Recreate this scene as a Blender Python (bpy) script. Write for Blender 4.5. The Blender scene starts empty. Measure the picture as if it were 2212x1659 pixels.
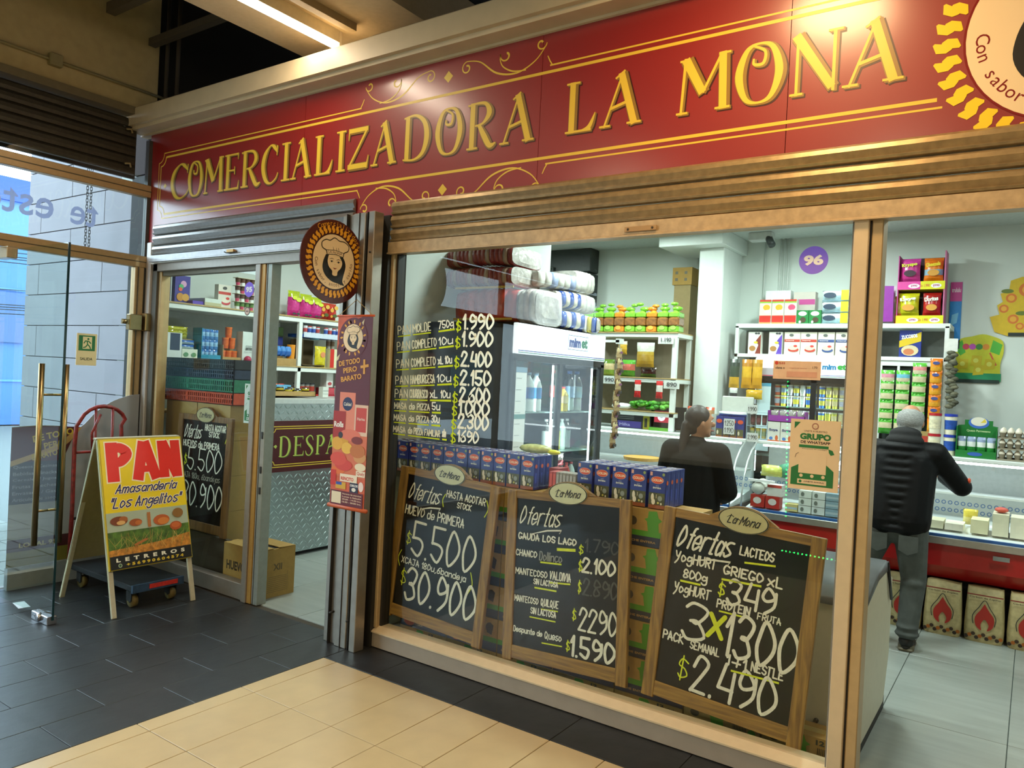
import bpy, bmesh, math, random
from mathutils import Vector, Matrix
random.seed(7)
PI = math.pi
SC = bpy.context.scene
COL = SC.collection

# ---------------------------------------------------------------- camera
cam_d = bpy.data.cameras.new('camera')
cam = bpy.data.objects.new('camera', cam_d)
COL.objects.link(cam)
SC.camera = cam
cam_d.sensor_width = 36.0
cam_d.lens = 36.0 * 1637.6 / 2212.0
cam_d.clip_start = 0.05
cam_d.clip_end = 200
YAW, PITCH, ROLL = 0.6047, -0.0068, 0.0495
fw = Vector((-math.sin(YAW) * math.cos(PITCH), math.cos(YAW) * math.cos(PITCH), math.sin(PITCH)))
rt = fw.cross(Vector((0, 0, 1))).normalized()
up = rt.cross(fw)
r2 = rt * math.cos(ROLL) + up * math.sin(ROLL)
u2 = -rt * math.sin(ROLL) + up * math.cos(ROLL)
cam.matrix_world = Matrix(((r2.x, u2.x, -fw.x, 0.0), (r2.y, u2.y, -fw.y, -3.4541), (r2.z, u2.z, -fw.z, 1.72), (0, 0, 0, 1)))

# ---------------------------------------------------------------- world, exposure
w = bpy.data.worlds.new('sky')
SC.world = w
w.use_nodes = True
nt = w.node_tree
nt.nodes['Background'].inputs[0].default_value = (0.74, 0.85, 1.0, 1)
nt.nodes['Background'].inputs[1].default_value = 9.0
SC.view_settings.view_transform = 'Standard'
SC.view_settings.look = 'None'
SC.view_settings.gamma = 1
SC.view_settings.exposure = 0.0
SC.view_settings.use_curve_mapping = False

# ---------------------------------------------------------------- large lamps of the hall and the shop
WARM = (1.0, 0.80, 0.53)
COOL = (0.86, 1.0, 0.93)
def area(name, loc, sx, sy, power, col, rot=(0, 0, 0), shape='RECTANGLE', spread=180):
    d = bpy.data.lights.new(name, 'AREA')
    d.shape = shape
    d.size = sx
    if shape in ('RECTANGLE', 'ELLIPSE'): d.size_y = sy
    d.energy = power
    d.color = col
    d.spread = math.radians(spread)
    o = bpy.data.objects.new(name, d)
    o.location = loc
    o.rotation_euler = rot
    COL.objects.link(o)
    return o
# tubes of the mall hall (their housings are built further down at the same places)
HALL_TUBES = [(-3.95, -0.70, 3.88, 1.4), (-1.2, -4.9, 3.88, 1.4), (-3.95, -4.6, 3.88, 1.4), (1.4, -1.6, 3.88, 1.4), (1.4, -5.0, 3.88, 1.4)]
for i, (x, y, z, L) in enumerate(HALL_TUBES):
    area('hall_tube_light', (x, y, z - 0.03), 0.05, L, (20, 60, 60, 24, 60)[i], (1.0, 0.83, 0.62) if i == 0 else WARM)
# warm round lamp hanging over the passage in front of the sign
SPOT = (-0.98, -0.95, 3.86)
area('passage_lamp_light', (SPOT[0], SPOT[1], SPOT[2] - 0.05), 0.5, 0.5, 44, (1.0, 0.68, 0.34), shape='DISK')
area('hall_fill_light', (-1.5, -7.7, 1.6), 7.0, 2.0, 28, (1.0, 0.86, 0.64), rot=(PI / 2, 0, 0))  # fill light added to brighten the upright shop front; no lamp stands there
SHOP_LAMPS = [(-1.0, 1.7), (-2.35, 1.25), (0.6, 2.0), (-3.1, 2.9), (-5.0, 1.0), (-5.0, 2.9), (-1.6, 3.1)]
for x, y in SHOP_LAMPS:
    area('shop_lamp_light', (x, y, 3.19), 0.3, 0.3, 34, COOL, shape='DISK')

for x, y, rz in ((-2.84, 1.18, PI / 2), (-1.75, 3.97, 0)):
    area('fridge_strip_light', (x, y, 1.15), 0.5, 1.2, 5, (0.85, 1.0, 1.0), rot=(PI / 2, 0, rz + (0 if rz == 0 else 0)))
# ---------------------------------------------------------------- materials
def lin(h):
    h = h.lstrip('#')
    o = []
    for i in (0, 2, 4):
        c = int(h[i:i + 2], 16) / 255
        o.append(c / 12.92 if c <= 0.04045 else ((c + 0.055) / 1.055) ** 2.4)
    return (o[0], o[1], o[2], 1)
_m = {}
def M(h, rough=0.5, metal=0.0, noise=0.06, scale=30.0, bump=0.0, emit=0.0, spec=0.5, stretch=None, coat=0.0):
    key = (h, rough, metal, noise, scale, bump, emit, spec, stretch, coat)
    if key in _m: return _m[key]
    m = bpy.data.materials.new('mat_' + h.strip('#'))
    m.use_nodes = True
    n, l = m.node_tree.nodes, m.node_tree.links
    b = n['Principled BSDF']
    c = lin(h)
    b.inputs['Roughness'].default_value = rough
    b.inputs['Metallic'].default_value = metal
    b.inputs['Specular IOR Level'].default_value = spec
    b.inputs['Coat Weight'].default_value = coat
    if noise > 0 or bump > 0:
        tc = n.new('ShaderNodeTexCoord')
        mp = n.new('ShaderNodeMapping')
        mp.inputs['Scale'].default_value = stretch or (1, 1, 1)
        tx = n.new('ShaderNodeTexNoise')
        tx.inputs['Scale'].default_value = scale
        tx.inputs['Detail'].default_value = 4
        l.new(tc.outputs['Object'], mp.inputs['Vector'])
        l.new(mp.outputs['Vector'], tx.inputs['Vector'])
        rp = n.new('ShaderNodeMapRange')
        rp.inputs['From Min'].default_value = 0.3
        rp.inputs['From Max'].default_value = 0.7
        rp.inputs['To Min'].default_value = 1 - noise
        rp.inputs['To Max'].default_value = 1 + noise
        l.new(tx.outputs['Fac'], rp.inputs['Value'])
        mx = n.new('ShaderNodeVectorMath')
        mx.operation = 'SCALE'
        mx.inputs[0].default_value = c[:3]
        l.new(rp.outputs['Result'], mx.inputs['Scale'])
        l.new(mx.outputs['Vector'], b.inputs['Base Color'])
        if bump > 0:
            bp = n.new('ShaderNodeBump')
            bp.inputs['Strength'].default_value = bump
            bp.inputs['Distance'].default_value = 0.01
            l.new(tx.outputs['Fac'], bp.inputs['Height'])
            l.new(bp.outputs['Normal'], b.inputs['Normal'])
    else:
        b.inputs['Base Color'].default_value = c
    if emit > 0:
        b.inputs['Emission Color'].default_value = c
        b.inputs['Emission Strength'].default_value = emit
    _m[key] = m
    return m
def glass_mat(tint=(0.96, 0.985, 0.975), name='glass', rough=0.0, boost=1.0):
    m = bpy.data.materials.new(name)
    m.use_nodes = True
    n, l = m.node_tree.nodes, m.node_tree.links
    n.clear()
    out = n.new('ShaderNodeOutputMaterial')
    tr = n.new('ShaderNodeBsdfTransparent')
    tr.inputs['Color'].default_value = (*tint, 1)
    gl = n.new('ShaderNodeBsdfGlossy')
    gl.inputs['Roughness'].default_value = rough
    fr = n.new('ShaderNodeFresnel')
    fr.inputs['IOR'].default_value = 1.45
    mu = n.new('ShaderNodeMath')
    mu.operation = 'MULTIPLY'
    mu.inputs[1].default_value = boost
    mix = n.new('ShaderNodeMixShader')
    ge = n.new('ShaderNodeNewGeometry')
    iv = n.new('ShaderNodeMath')
    iv.operation = 'SUBTRACT'
    iv.inputs[0].default_value = boost
    mb = n.new('ShaderNodeMath')
    mb.operation = 'MULTIPLY'
    mb.inputs[1].default_value = boost
    l.new(ge.outputs['Backfacing'], mb.inputs[0])
    l.new(mb.outputs[0], iv.inputs[1])
    l.new(iv.outputs[0], mu.inputs[1])
    l.new(fr.outputs[0], mu.inputs[0])
    l.new(mu.outputs[0], mix.inputs[0])
    l.new(tr.outputs[0], mix.inputs[1])
    l.new(gl.outputs[0], mix.inputs[2])
    l.new(mix.outputs[0], out.inputs[0])
    return m
GLASS = glass_mat()
GLASS_G = glass_mat((0.88, 0.95, 0.93), 'door_glass', boost=1.0)
PLASTIC = glass_mat((0.93, 0.93, 0.93), 'clear_film', rough=0.15, boost=2.2)
def thin_mat(h):                                     # paint or film that light also passes through
    m = M(h, 0.7, noise=0.0).copy()
    n, l = m.node_tree.nodes, m.node_tree.links
    t = n.new('ShaderNodeBsdfTranslucent')
    t.inputs['Color'].default_value = lin(h)
    mix = n.new('ShaderNodeMixShader')
    mix.inputs[0].default_value = 0.5
    l.new(n['Principled BSDF'].outputs[0], mix.inputs[1])
    l.new(t.outputs[0], mix.inputs[2])
    l.new(mix.outputs[0], n['Material Output'].inputs[0])
    return m
def wood_mat(a, b2, scale=6.0, rough=0.5, axis='z'):
    m = bpy.data.materials.new('wood')
    m.use_nodes = True
    n, l = m.node_tree.nodes, m.node_tree.links
    b = n['Principled BSDF']
    b.inputs['Roughness'].default_value = rough
    tc = n.new('ShaderNodeTexCoord')
    mp = n.new('ShaderNodeMapping')
    s = {'z': (14, 14, 1), 'x': (1, 14, 14), 'y': (14, 1, 14)}[axis]
    mp.inputs['Scale'].default_value = s
    tx = n.new('ShaderNodeTexNoise')
    tx.inputs['Scale'].default_value = scale
    tx.inputs['Detail'].default_value = 6
    tx.inputs['Distortion'].default_value = 0.6
    cr = n.new('ShaderNodeValToRGB')
    cr.color_ramp.elements[0].position = 0.35
    cr.color_ramp.elements[0].color = lin(a)
    cr.color_ramp.elements[1].position = 0.65
    cr.color_ramp.elements[1].color = lin(b2)
    l.new(tc.outputs['Object'], mp.inputs['Vector'])
    l.new(mp.outputs['Vector'], tx.inputs['Vector'])
    l.new(tx.outputs['Fac'], cr.inputs['Fac'])
    l.new(cr.outputs['Color'], b.inputs['Base Color'])
    return m

# ---------------------------------------------------------------- mesh builder
class F:                                             # a flat frame: origin, u to the right, v up, n out
    def __init__(s, o, u, v):
        s.o, s.u, s.v = Vector(o), Vector(u).normalized(), Vector(v).normalized()
        s.n = s.u.cross(s.v).normalized()
    def p(s, a, b, c=0.0): return s.o + s.u * a + s.v * b + s.n * c
def FY(x, y, z): return F((x, y, z), (1, 0, 0), (0, 0, 1))     # faces the street side (-y)
def FX(x, y, z): return F((x, y, z), (0, 1, 0), (0, 0, 1))     # faces +x
def FZ(x, y, z): return F((x, y, z), (1, 0, 0), (0, 1, 0))     # faces up
class B:
    def __init__(s): s.v, s.f, s.mi, s.ms, s.sm, s.c = [], [], [], [], [], 0
    def e(s, k):                                     # height of a print layer; neighbours never share a plane
        s.c = (s.c + 5) % 13
        return 0.0006 * k + 0.00004 * s.c
    def mat(s, m):
        if m not in s.ms: s.ms.append(m)
        return s.ms.index(m)
    def add(s, vs, fs, m, smooth=False):
        k = len(s.v)
        i = s.mat(m)
        s.v += [tuple(v) for v in vs]
        for f in fs:
            s.f.append([k + a for a in f])
            s.mi.append(i)
            s.sm.append(smooth)
        return s
    def box(s, x0, x1, y0, y1, z0, z1, m, bev=0.0):
        if x0 > x1: x0, x1 = x1, x0
        if y0 > y1: y0, y1 = y1, y0
        if z0 > z1: z0, z1 = z1, z0
        return s.fbox(F((x0, y0, z0), (1, 0, 0), (0, 1, 0)), 0, x1 - x0, 0, y1 - y0, 0, z1 - z0, m, bev)
    def fbox(s, fr, a0, a1, b0, b1, c0, c1, m, bev=0.0):
        if bev <= 0:
            vs = [fr.p(a, b, c) for c in (c0, c1) for b in (b0, b1) for a in (a0, a1)]
            return s.add(vs, [(0, 2, 3, 1), (4, 5, 7, 6), (0, 1, 5, 4), (2, 6, 7, 3), (0, 4, 6, 2), (1, 3, 7, 5)], m)
        e = bev
        vs = []
        for c, q in ((c0, e), (c0 + e, 0), (c1 - e, 0), (c1, e)):
            for a, b in ((a0 + e + q, b0 + q), (a1 - e - q, b0 + q), (a1 - q, b0 + e + q), (a1 - q, b1 - e - q), (a1 - e - q, b1 - q), (a0 + e + q, b1 - q), (a0 + q, b1 - e - q), (a0 + q, b0 + e + q)):
                vs.append(fr.p(a, b, c))
        fs = [tuple(range(7, -1, -1)), tuple(range(24, 32))]
        for r in range(3):
            for i in range(8): fs.append((r * 8 + i, r * 8 + (i + 1) % 8, r * 8 + 8 + (i + 1) % 8, r * 8 + 8 + i))
        return s.add(vs, fs, m)
    def tube(s, pts, r, m, n=8, closed=False, caps=True, rr=None):
        pts = [Vector(p) for p in pts]
        k = len(pts)
        vs, fs = [], []
        prev = None
        for i, p in enumerate(pts):
            if closed: d = pts[(i + 1) % k] - pts[i - 1]
            else: d = pts[min(i + 1, k - 1)] - pts[max(i - 1, 0)]
            d.normalize()
            if prev is None:
                a = Vector((0, 0, 1)) if abs(d.z) < 0.9 else Vector((1, 0, 0))
                x = d.cross(a).normalized()
            else: x = (prev - d * prev.dot(d)).normalized()
            prev = x
            y = d.cross(x)
            R = rr[i] if rr else r
            for j in range(n):
                t = 2 * PI * j / n
                vs.append(p + (x * math.cos(t) + y * math.sin(t)) * R)
        for i in range(k if closed else k - 1):
            for j in range(n):
                a, b = i * n + j, i * n + (j + 1) % n
                c, d2 = ((i + 1) % k) * n + (j + 1) % n, ((i + 1) % k) * n + j
                fs.append((a, b, c, d2))
        if caps and not closed:
            fs.append(tuple(range(n - 1, -1, -1)))
            fs.append(tuple(range((k - 1) * n, k * n)))
        return s.add(vs, fs, m, n > 6)
    def cyl(s, p0, p1, r, m, n=16, r1=None): return s.tube([p0, p1], r, m, n, rr=[r, r if r1 is None else r1])
    def lathe(s, prof, c, m, n=16, fr=None, mats=None, smooth=True):     # prof: (radius, height)
        fr = fr or FZ(*c)
        if fr.o != Vector(c): fr = F(c, fr.u, fr.v)
        vs = [fr.p(r * math.cos(2 * PI * j / n), r * math.sin(2 * PI * j / n), h) for r, h in prof for j in range(n)]
        for i in range(len(prof) - 1):
            s.add([vs[i * n + j] for j in range(n)] + [vs[(i + 1) * n + j] for j in range(n)],
                  [(j, (j + 1) % n, n + (j + 1) % n, n + j) for j in range(n)], mats[i] if mats else m, smooth)
        if prof[0][0] > 1e-4: s.add([vs[j] for j in range(n)][::-1], [tuple(range(n))], mats[0] if mats else m)
        if prof[-1][0] > 1e-4: s.add([vs[(len(prof) - 1) * n + j] for j in range(n)], [tuple(range(n))], mats[-1] if mats else m)
        return s
    def ell(s, c, rx, ry, rz, m, n=14, k=8):
        vs, fs = [], []
        for i in range(k + 1):
            t = PI * i / k
            for j in range(n):
                a = 2 * PI * j / n
                vs.append((c[0] + rx * math.sin(t) * math.cos(a), c[1] + ry * math.sin(t) * math.sin(a), c[2] - rz * math.cos(t)))
        for i in range(k):
            for j in range(n): fs.append((i * n + j, i * n + (j + 1) % n, (i + 1) * n + (j + 1) % n, (i + 1) * n + j))
        return s.add(vs, fs, m, True)
    def extr(s, fr, prof, c0, c1, m, smooth=False):                      # polygon in the frame pushed from c0 to c1
        n = len(prof)
        ar = sum(prof[i][0] * prof[(i + 1) % n][1] - prof[(i + 1) % n][0] * prof[i][1] for i in range(n))
        if ar < 0: prof = prof[::-1]
        vs = [fr.p(a, b, c) for c in (c0, c1) for a, b in prof]
        fs = [tuple(range(n - 1, -1, -1)), tuple(range(n, 2 * n))] + [(i, (i + 1) % n, n + (i + 1) % n, n + i) for i in range(n)]
        return s.add(vs, fs, m, smooth)
    # flat print on a frame; k = layer
    def rect(s, fr, a0, b0, a1, b1, m, k=1):
        e = s.e(k)
        return s.add([fr.p(a0, b0, e), fr.p(a1, b0, e), fr.p(a1, b1, e), fr.p(a0, b1, e)], [(0, 1, 2, 3)], m)
    def poly(s, fr, pts, m, k=1):
        n = len(pts)
        ar = sum(pts[i][0] * pts[(i + 1) % n][1] - pts[(i + 1) % n][0] * pts[i][1] for i in range(n))
        if ar < 0: pts = pts[::-1]
        e = s.e(k)
        return s.add([fr.p(a, b, e) for a, b in pts], [tuple(range(n))], m)
    def disc(s, fr, a, b, ra, m, k=1, rb=None, n=28):
        rb = rb or ra
        return s.poly(fr, [(a + ra * math.cos(2 * PI * i / n), b + rb * math.sin(2 * PI * i / n)) for i in range(n)], m, k)
    def ring(s, fr, a, b, r0, r1, m, k=1, n=40, rb=1.0):
        for i in range(n):
            t, q = 2 * PI * i / n, 2 * PI * (i + 1) / n
            s.add([fr.p(a + r * math.cos(g), b + r * rb * math.sin(g), 0.0006 * k) for r, g in ((r0, t), (r1, t), (r1, q), (r0, q))], [(0, 1, 2, 3)], m)
        return s
    def rib(s, fr, pts, m, k=1, closed=False, caps=False):               # ribbon; pts = (a, b, width)
        n = len(pts)
        if n < 2: return s
        L, R = [], []
        e = s.e(k)
        for i in range(n):
            if closed: p, q = pts[i - 1], pts[(i + 1) % n]
            else: p, q = pts[max(i - 1, 0)], pts[min(i + 1, n - 1)]
            dx, dy = q[0] - p[0], q[1] - p[1]
            h = math.hypot(dx, dy) or 1e-9
            nx, ny = -dy / h, dx / h
            a, b, w_ = pts[i]
            L.append(fr.p(a + nx * w_ / 2, b + ny * w_ / 2, e))
            R.append(fr.p(a - nx * w_ / 2, b - ny * w_ / 2, e))
        fs = [(i, n + i, n + (i + 1) % n, (i + 1) % n) for i in range(n if closed else n - 1)]
        s.add(R + L, [(i, (i + 1) % n, n + (i + 1) % n, n + i) for i in range(n if closed else n - 1)], m)
        if caps:
            for p in (pts[0], pts[-1]): s.disc(fr, p[0], p[1], p[2] / 2, m, k, n=8)
        return s
    def build(s, name, parent=None, label=None, cat=None, group=None, kind=None, origin=None):
        xs, ys, zs = [v[0] for v in s.v], [v[1] for v in s.v], [v[2] for v in s.v]
        o = Vector(origin) if origin else Vector(((min(xs) + max(xs)) / 2, (min(ys) + max(ys)) / 2, min(zs)))
        me = bpy.data.meshes.new(name)
        me.from_pydata([(v[0] - o.x, v[1] - o.y, v[2] - o.z) for v in s.v], [], s.f)
        for m in s.ms: me.materials.append(m)
        me.polygons.foreach_set('material_index', s.mi)
        me.polygons.foreach_set('use_smooth', s.sm)
        me.update()
        ob = bpy.data.objects.new(name, me)
        COL.objects.link(ob)
        if parent is not None:
            ob.parent = parent
            q = parent
            base = Vector((0, 0, 0))
            while q is not None:
                base += Vector(q.location)
                q = q.parent
            ob.location = o - base
        else: ob.location = o
        tag(ob, label, cat, group, kind)
        return ob
def tag(o, label=None, cat=None, group=None, kind=None):
    if label: o['label'] = label
    if cat: o['category'] = cat
    if group: o['group'] = group
    if kind: o['kind'] = kind
    return o
def thing(name, label, cat, loc, group=None, kind=None):
    o = bpy.data.objects.new(name, None)
    o.empty_display_size = 0.1
    o.location = loc
    COL.objects.link(o)
    return tag(o, label, cat, group, kind)
def dup(root, loc, label=None, group=None, rotz=None):
    r = root.copy()
    COL.objects.link(r)
    r.location = loc
    if rotz is not None: r.rotation_euler[2] = rotz
    if label: r['label'] = label
    if group: r['group'] = group
    for ch in list(root.children):
        c = ch.copy()
        COL.objects.link(c)
        c.parent = r
        for g in list(ch.children):
            d = g.copy()
            COL.objects.link(d)
            d.parent = c
    return r
ORD = ['first', 'second', 'third', 'fourth', 'fifth', 'sixth', 'seventh', 'eighth', 'ninth', 'tenth', 'eleventh', 'twelfth', 'thirteenth', 'fourteenth', 'fifteenth']

# ---------------------------------------------------------------- lettering
_tx = {}
def sans(body, bold=0.0):
    key = (body, bold)
    if key in _tx: return _tx[key]
    cu = bpy.data.curves.new('t', 'FONT')
    cu.body = body
    cu.size = 1
    cu.offset = bold
    cu.resolution_u = 3
    ob = bpy.data.objects.new('t', cu)
    COL.objects.link(ob)
    me = bpy.data.meshes.new_from_object(ob.evaluated_get(bpy.context.evaluated_depsgraph_get()))
    vs = [(v.co.x, v.co.y) for v in me.vertices]
    fs = []
    for p in me.polygons:
        f = list(p.vertices)
        if p.normal.z < 0: f.reverse()
        fs.append(f)
    bpy.data.objects.remove(ob)
    bpy.data.curves.remove(cu)
    bpy.data.meshes.remove(me)
    _tx[key] = (vs, fs)
    return _tx[key]
def text(b, fr, s, a0, b0, a1, b1, m, k=2, bold=0.02, mirror=False, rot=0.0, shear=0.0):   # fits the text in the rectangle
    vs, fs = sans(s, bold)
    if not vs: return
    x0, x1 = min(v[0] for v in vs), max(v[0] for v in vs)
    y0, y1 = min(v[1] for v in vs), max(v[1] for v in vs)
    ca, cb = (a0 + a1) / 2, (b0 + b1) / 2
    out = []
    for x, y in vs:
        p = (x - x0) / (x1 - x0) - 0.5
        q = (y - y0) / (y1 - y0) - 0.5
        if mirror: p = -p
        X, Y = p * (a1 - a0) + q * shear * (b1 - b0), q * (b1 - b0)
        out.append(fr.p(ca + X * math.cos(rot) - Y * math.sin(rot), cb + X * math.sin(rot) + Y * math.cos(rot), 0.0006 * k))
    b.add(out, [f[::-1] for f in fs] if mirror else fs, m)
def arc_text(b, fr, s, ca, cb, r, t0, t1, h, m, k=2, inside=False, bold=0.0):     # letters along a circle from angle t0 to t1
    n = len(s)
    for i, ch in enumerate(s):
        if ch == ' ': continue
        t = t0 + (t1 - t0) * (i + 0.5) / n
        vs, fs = sans(ch, bold)
        if not vs: continue
        x0, x1 = min(v[0] for v in vs), max(v[0] for v in vs)
        d = (1 if inside else -1)
        ux, uy = -math.sin(t) * d, math.cos(t) * d
        vx, vy = -math.cos(t) * d, -math.sin(t) * d
        out = [fr.p(ca + r * math.cos(t) + ((x - (x0 + x1) / 2) * ux + (y - 0.35) * vx) * h, cb + r * math.sin(t) + ((x - (x0 + x1) / 2) * uy + (y - 0.35) * vy) * h, 0.0006 * k) for x, y in vs]
        b.add(out, fs, m)
# hand lettering: strokes on a grid x 0-4, y 0-9 (baseline 2, small letters up to 6, capitals up to 8)
HW = {'A': '02 18 32|04 34', 'B': '02 08|~08 28 37 25 05|~05 25 33 22 02', 'C': '~37 18 06 04 12 33', 'D': '02 08|~08 28 35 22 02', 'E': '38 08 02 32|05 25', 'F': '38 08 02|05 25',
 'G': '~37 18 06 04 12 33 34|34 24', 'H': '02 08|32 38|05 35', 'I': '02 08', 'J': '~28 23 12 03|08 38', 'K': '02 08|38 05 32', 'L': '08 02 32', 'M': '02 08 24 48 42', 'N': '02 08 32 38',
 'O': '~18 06 04 12 34 36 18', 'P': '02 08|~08 28 36 25 05', 'Q': '~18 06 04 12 34 36 18|24 41', 'R': '02 08|~08 28 36 25 05|15 32', 'S': '~37 18 06 15 34 22 03', 'T': '08 38|18 12', 'U': '~08 04 12 34 38',
 'V': '08 12 38', 'W': '08 12 26 32 48', 'X': '02 38|08 32', 'Y': '~08 15 25 38|~38 23 00', 'Z': '08 38 02 32',
 'a': '~35 16 04 12 33|36 32', 'b': '08 02|~05 26 34 22 03', 'c': '~36 16 04 12 33', 'd': '38 32|~35 16 04 12 33', 'e': '~04 34 26 05 03 12 33', 'f': '~38 27 22|16 36', 'g': '~35 16 04 13 34|~36 31 10 01',
 'h': '08 02|~05 26 35 32', 'i': '02 06|07 08', 'j': '~16 11 00', 'k': '08 02|36 04 32', 'l': '08 02', 'm': '02 06|~05 16 25 22|~25 36 45 42', 'n': '02 06|~05 26 35 32', 'o': '~16 04 12 34 16',
 'p': '06 00|~05 26 34 22 03', 'q': '36 30|~35 16 04 12 33', 'r': '02 06|~05 16 36', 's': '~36 16 05 24 33 12 03', 't': '18 12 22|06 26', 'u': '~06 03 12 33|36 32', 'v': '06 12 26', 'w': '06 12 25 32 46',
 'x': '02 36|06 32', 'y': '06 13|36 00', 'z': '06 36 02 32', '0': '~18 06 04 12 34 36 18', '1': '06 18 12', '2': '~06 18 37 25 02|02 32', '3': '~07 18 37 25 15|~15 25 33 12 03', '4': '18 04 34|37 32',
 '5': '38 08 05|~05 25 34 22 03', '6': '~38 16 03 12 33 25 04', '7': '08 38 12', '8': '~15 06 18 36 15 03 12 33 15', '9': '~36 18 06 15 36|~37 34 12', '$': '~37 18 06 25 33 12 03|19 11', '(': '~19 05 11',
 ')': '~09 15 01', '.': '02 02', ',': '12 01', '+': '04 34|26 22', '/': '01 38', '"': '08 06|18 16', '-': '04 24', 'ñ': '02 06|~05 26 35 32|07 27', '!': '08 04|02 03', "'": '08 06'}
def cat_rom(p, n=5, closed=False):
    out = []
    k = len(p)
    for i in range(k - 1):
        a, b, c, d = p[max(i - 1, 0)], p[i], p[i + 1], p[min(i + 2, k - 1)]
        if closed:
            a = p[i - 1] if i > 0 else p[k - 2]
            d = p[i + 2] if i + 2 < k else p[1]
        for j in range(n):
            t = j / n
            out.append(tuple(0.5 * (2 * b[q] + (c[q] - a[q]) * t + (2 * a[q] - 5 * b[q] + 4 * c[q] - d[q]) * t * t + (3 * b[q] - a[q] - 3 * c[q] + d[q]) * t ** 3) for q in range(len(b))))
    out.append(p[-1])
    return out
def ink(b, fr, s, a0, b0, a1, b1, m, pen=0.006, k=2, slant=0.0, rot=0.0, jit=0.0, dy=0.0):   # baseline b0, capitals reach b1
    x = 0.0
    st = []
    for ch in s:
        g = HW.get(ch)
        if g is None:
            x += 2.4
            continue
        mx = 0
        for part in g.split('|'):
            sm = part[0] == '~'
            pts = [(float(q[0]), float(q[1])) for q in part.strip('~').split(' ')]
            mx = max([mx] + [q[0] for q in pts])
            if jit: pts = [(q[0] + random.uniform(-jit, jit), q[1] + random.uniform(-jit, jit)) for q in pts]
            if sm and len(pts) > 2:
                cl = part[1:3] == part[-2:]
                if cl: pts[-1] = pts[0]
                pts = cat_rom(pts, 4, cl)
            st.append([(x + q[0], q[1]) for q in pts])
        x += mx + 1.3
    W = max(x - 1.3, 0.5)
    sx, sy = (a1 - a0) / W, (b1 - b0) / 6.0
    for p in st:
        q = []
        for X, Y in p:
            A, Bv = X * sx + (Y - 2) * sy * slant, (Y - 2) * sy
            q.append((a0 + A * math.cos(rot) - Bv * math.sin(rot), b0 + A * math.sin(rot) + Bv * math.cos(rot), pen))
        if len(q) > 5: b.rib(fr, q, m, k, caps=True)
        else:
            for i in range(len(q) - 1): b.rib(fr, [q[i], q[i + 1]], m, k, caps=True)
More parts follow.
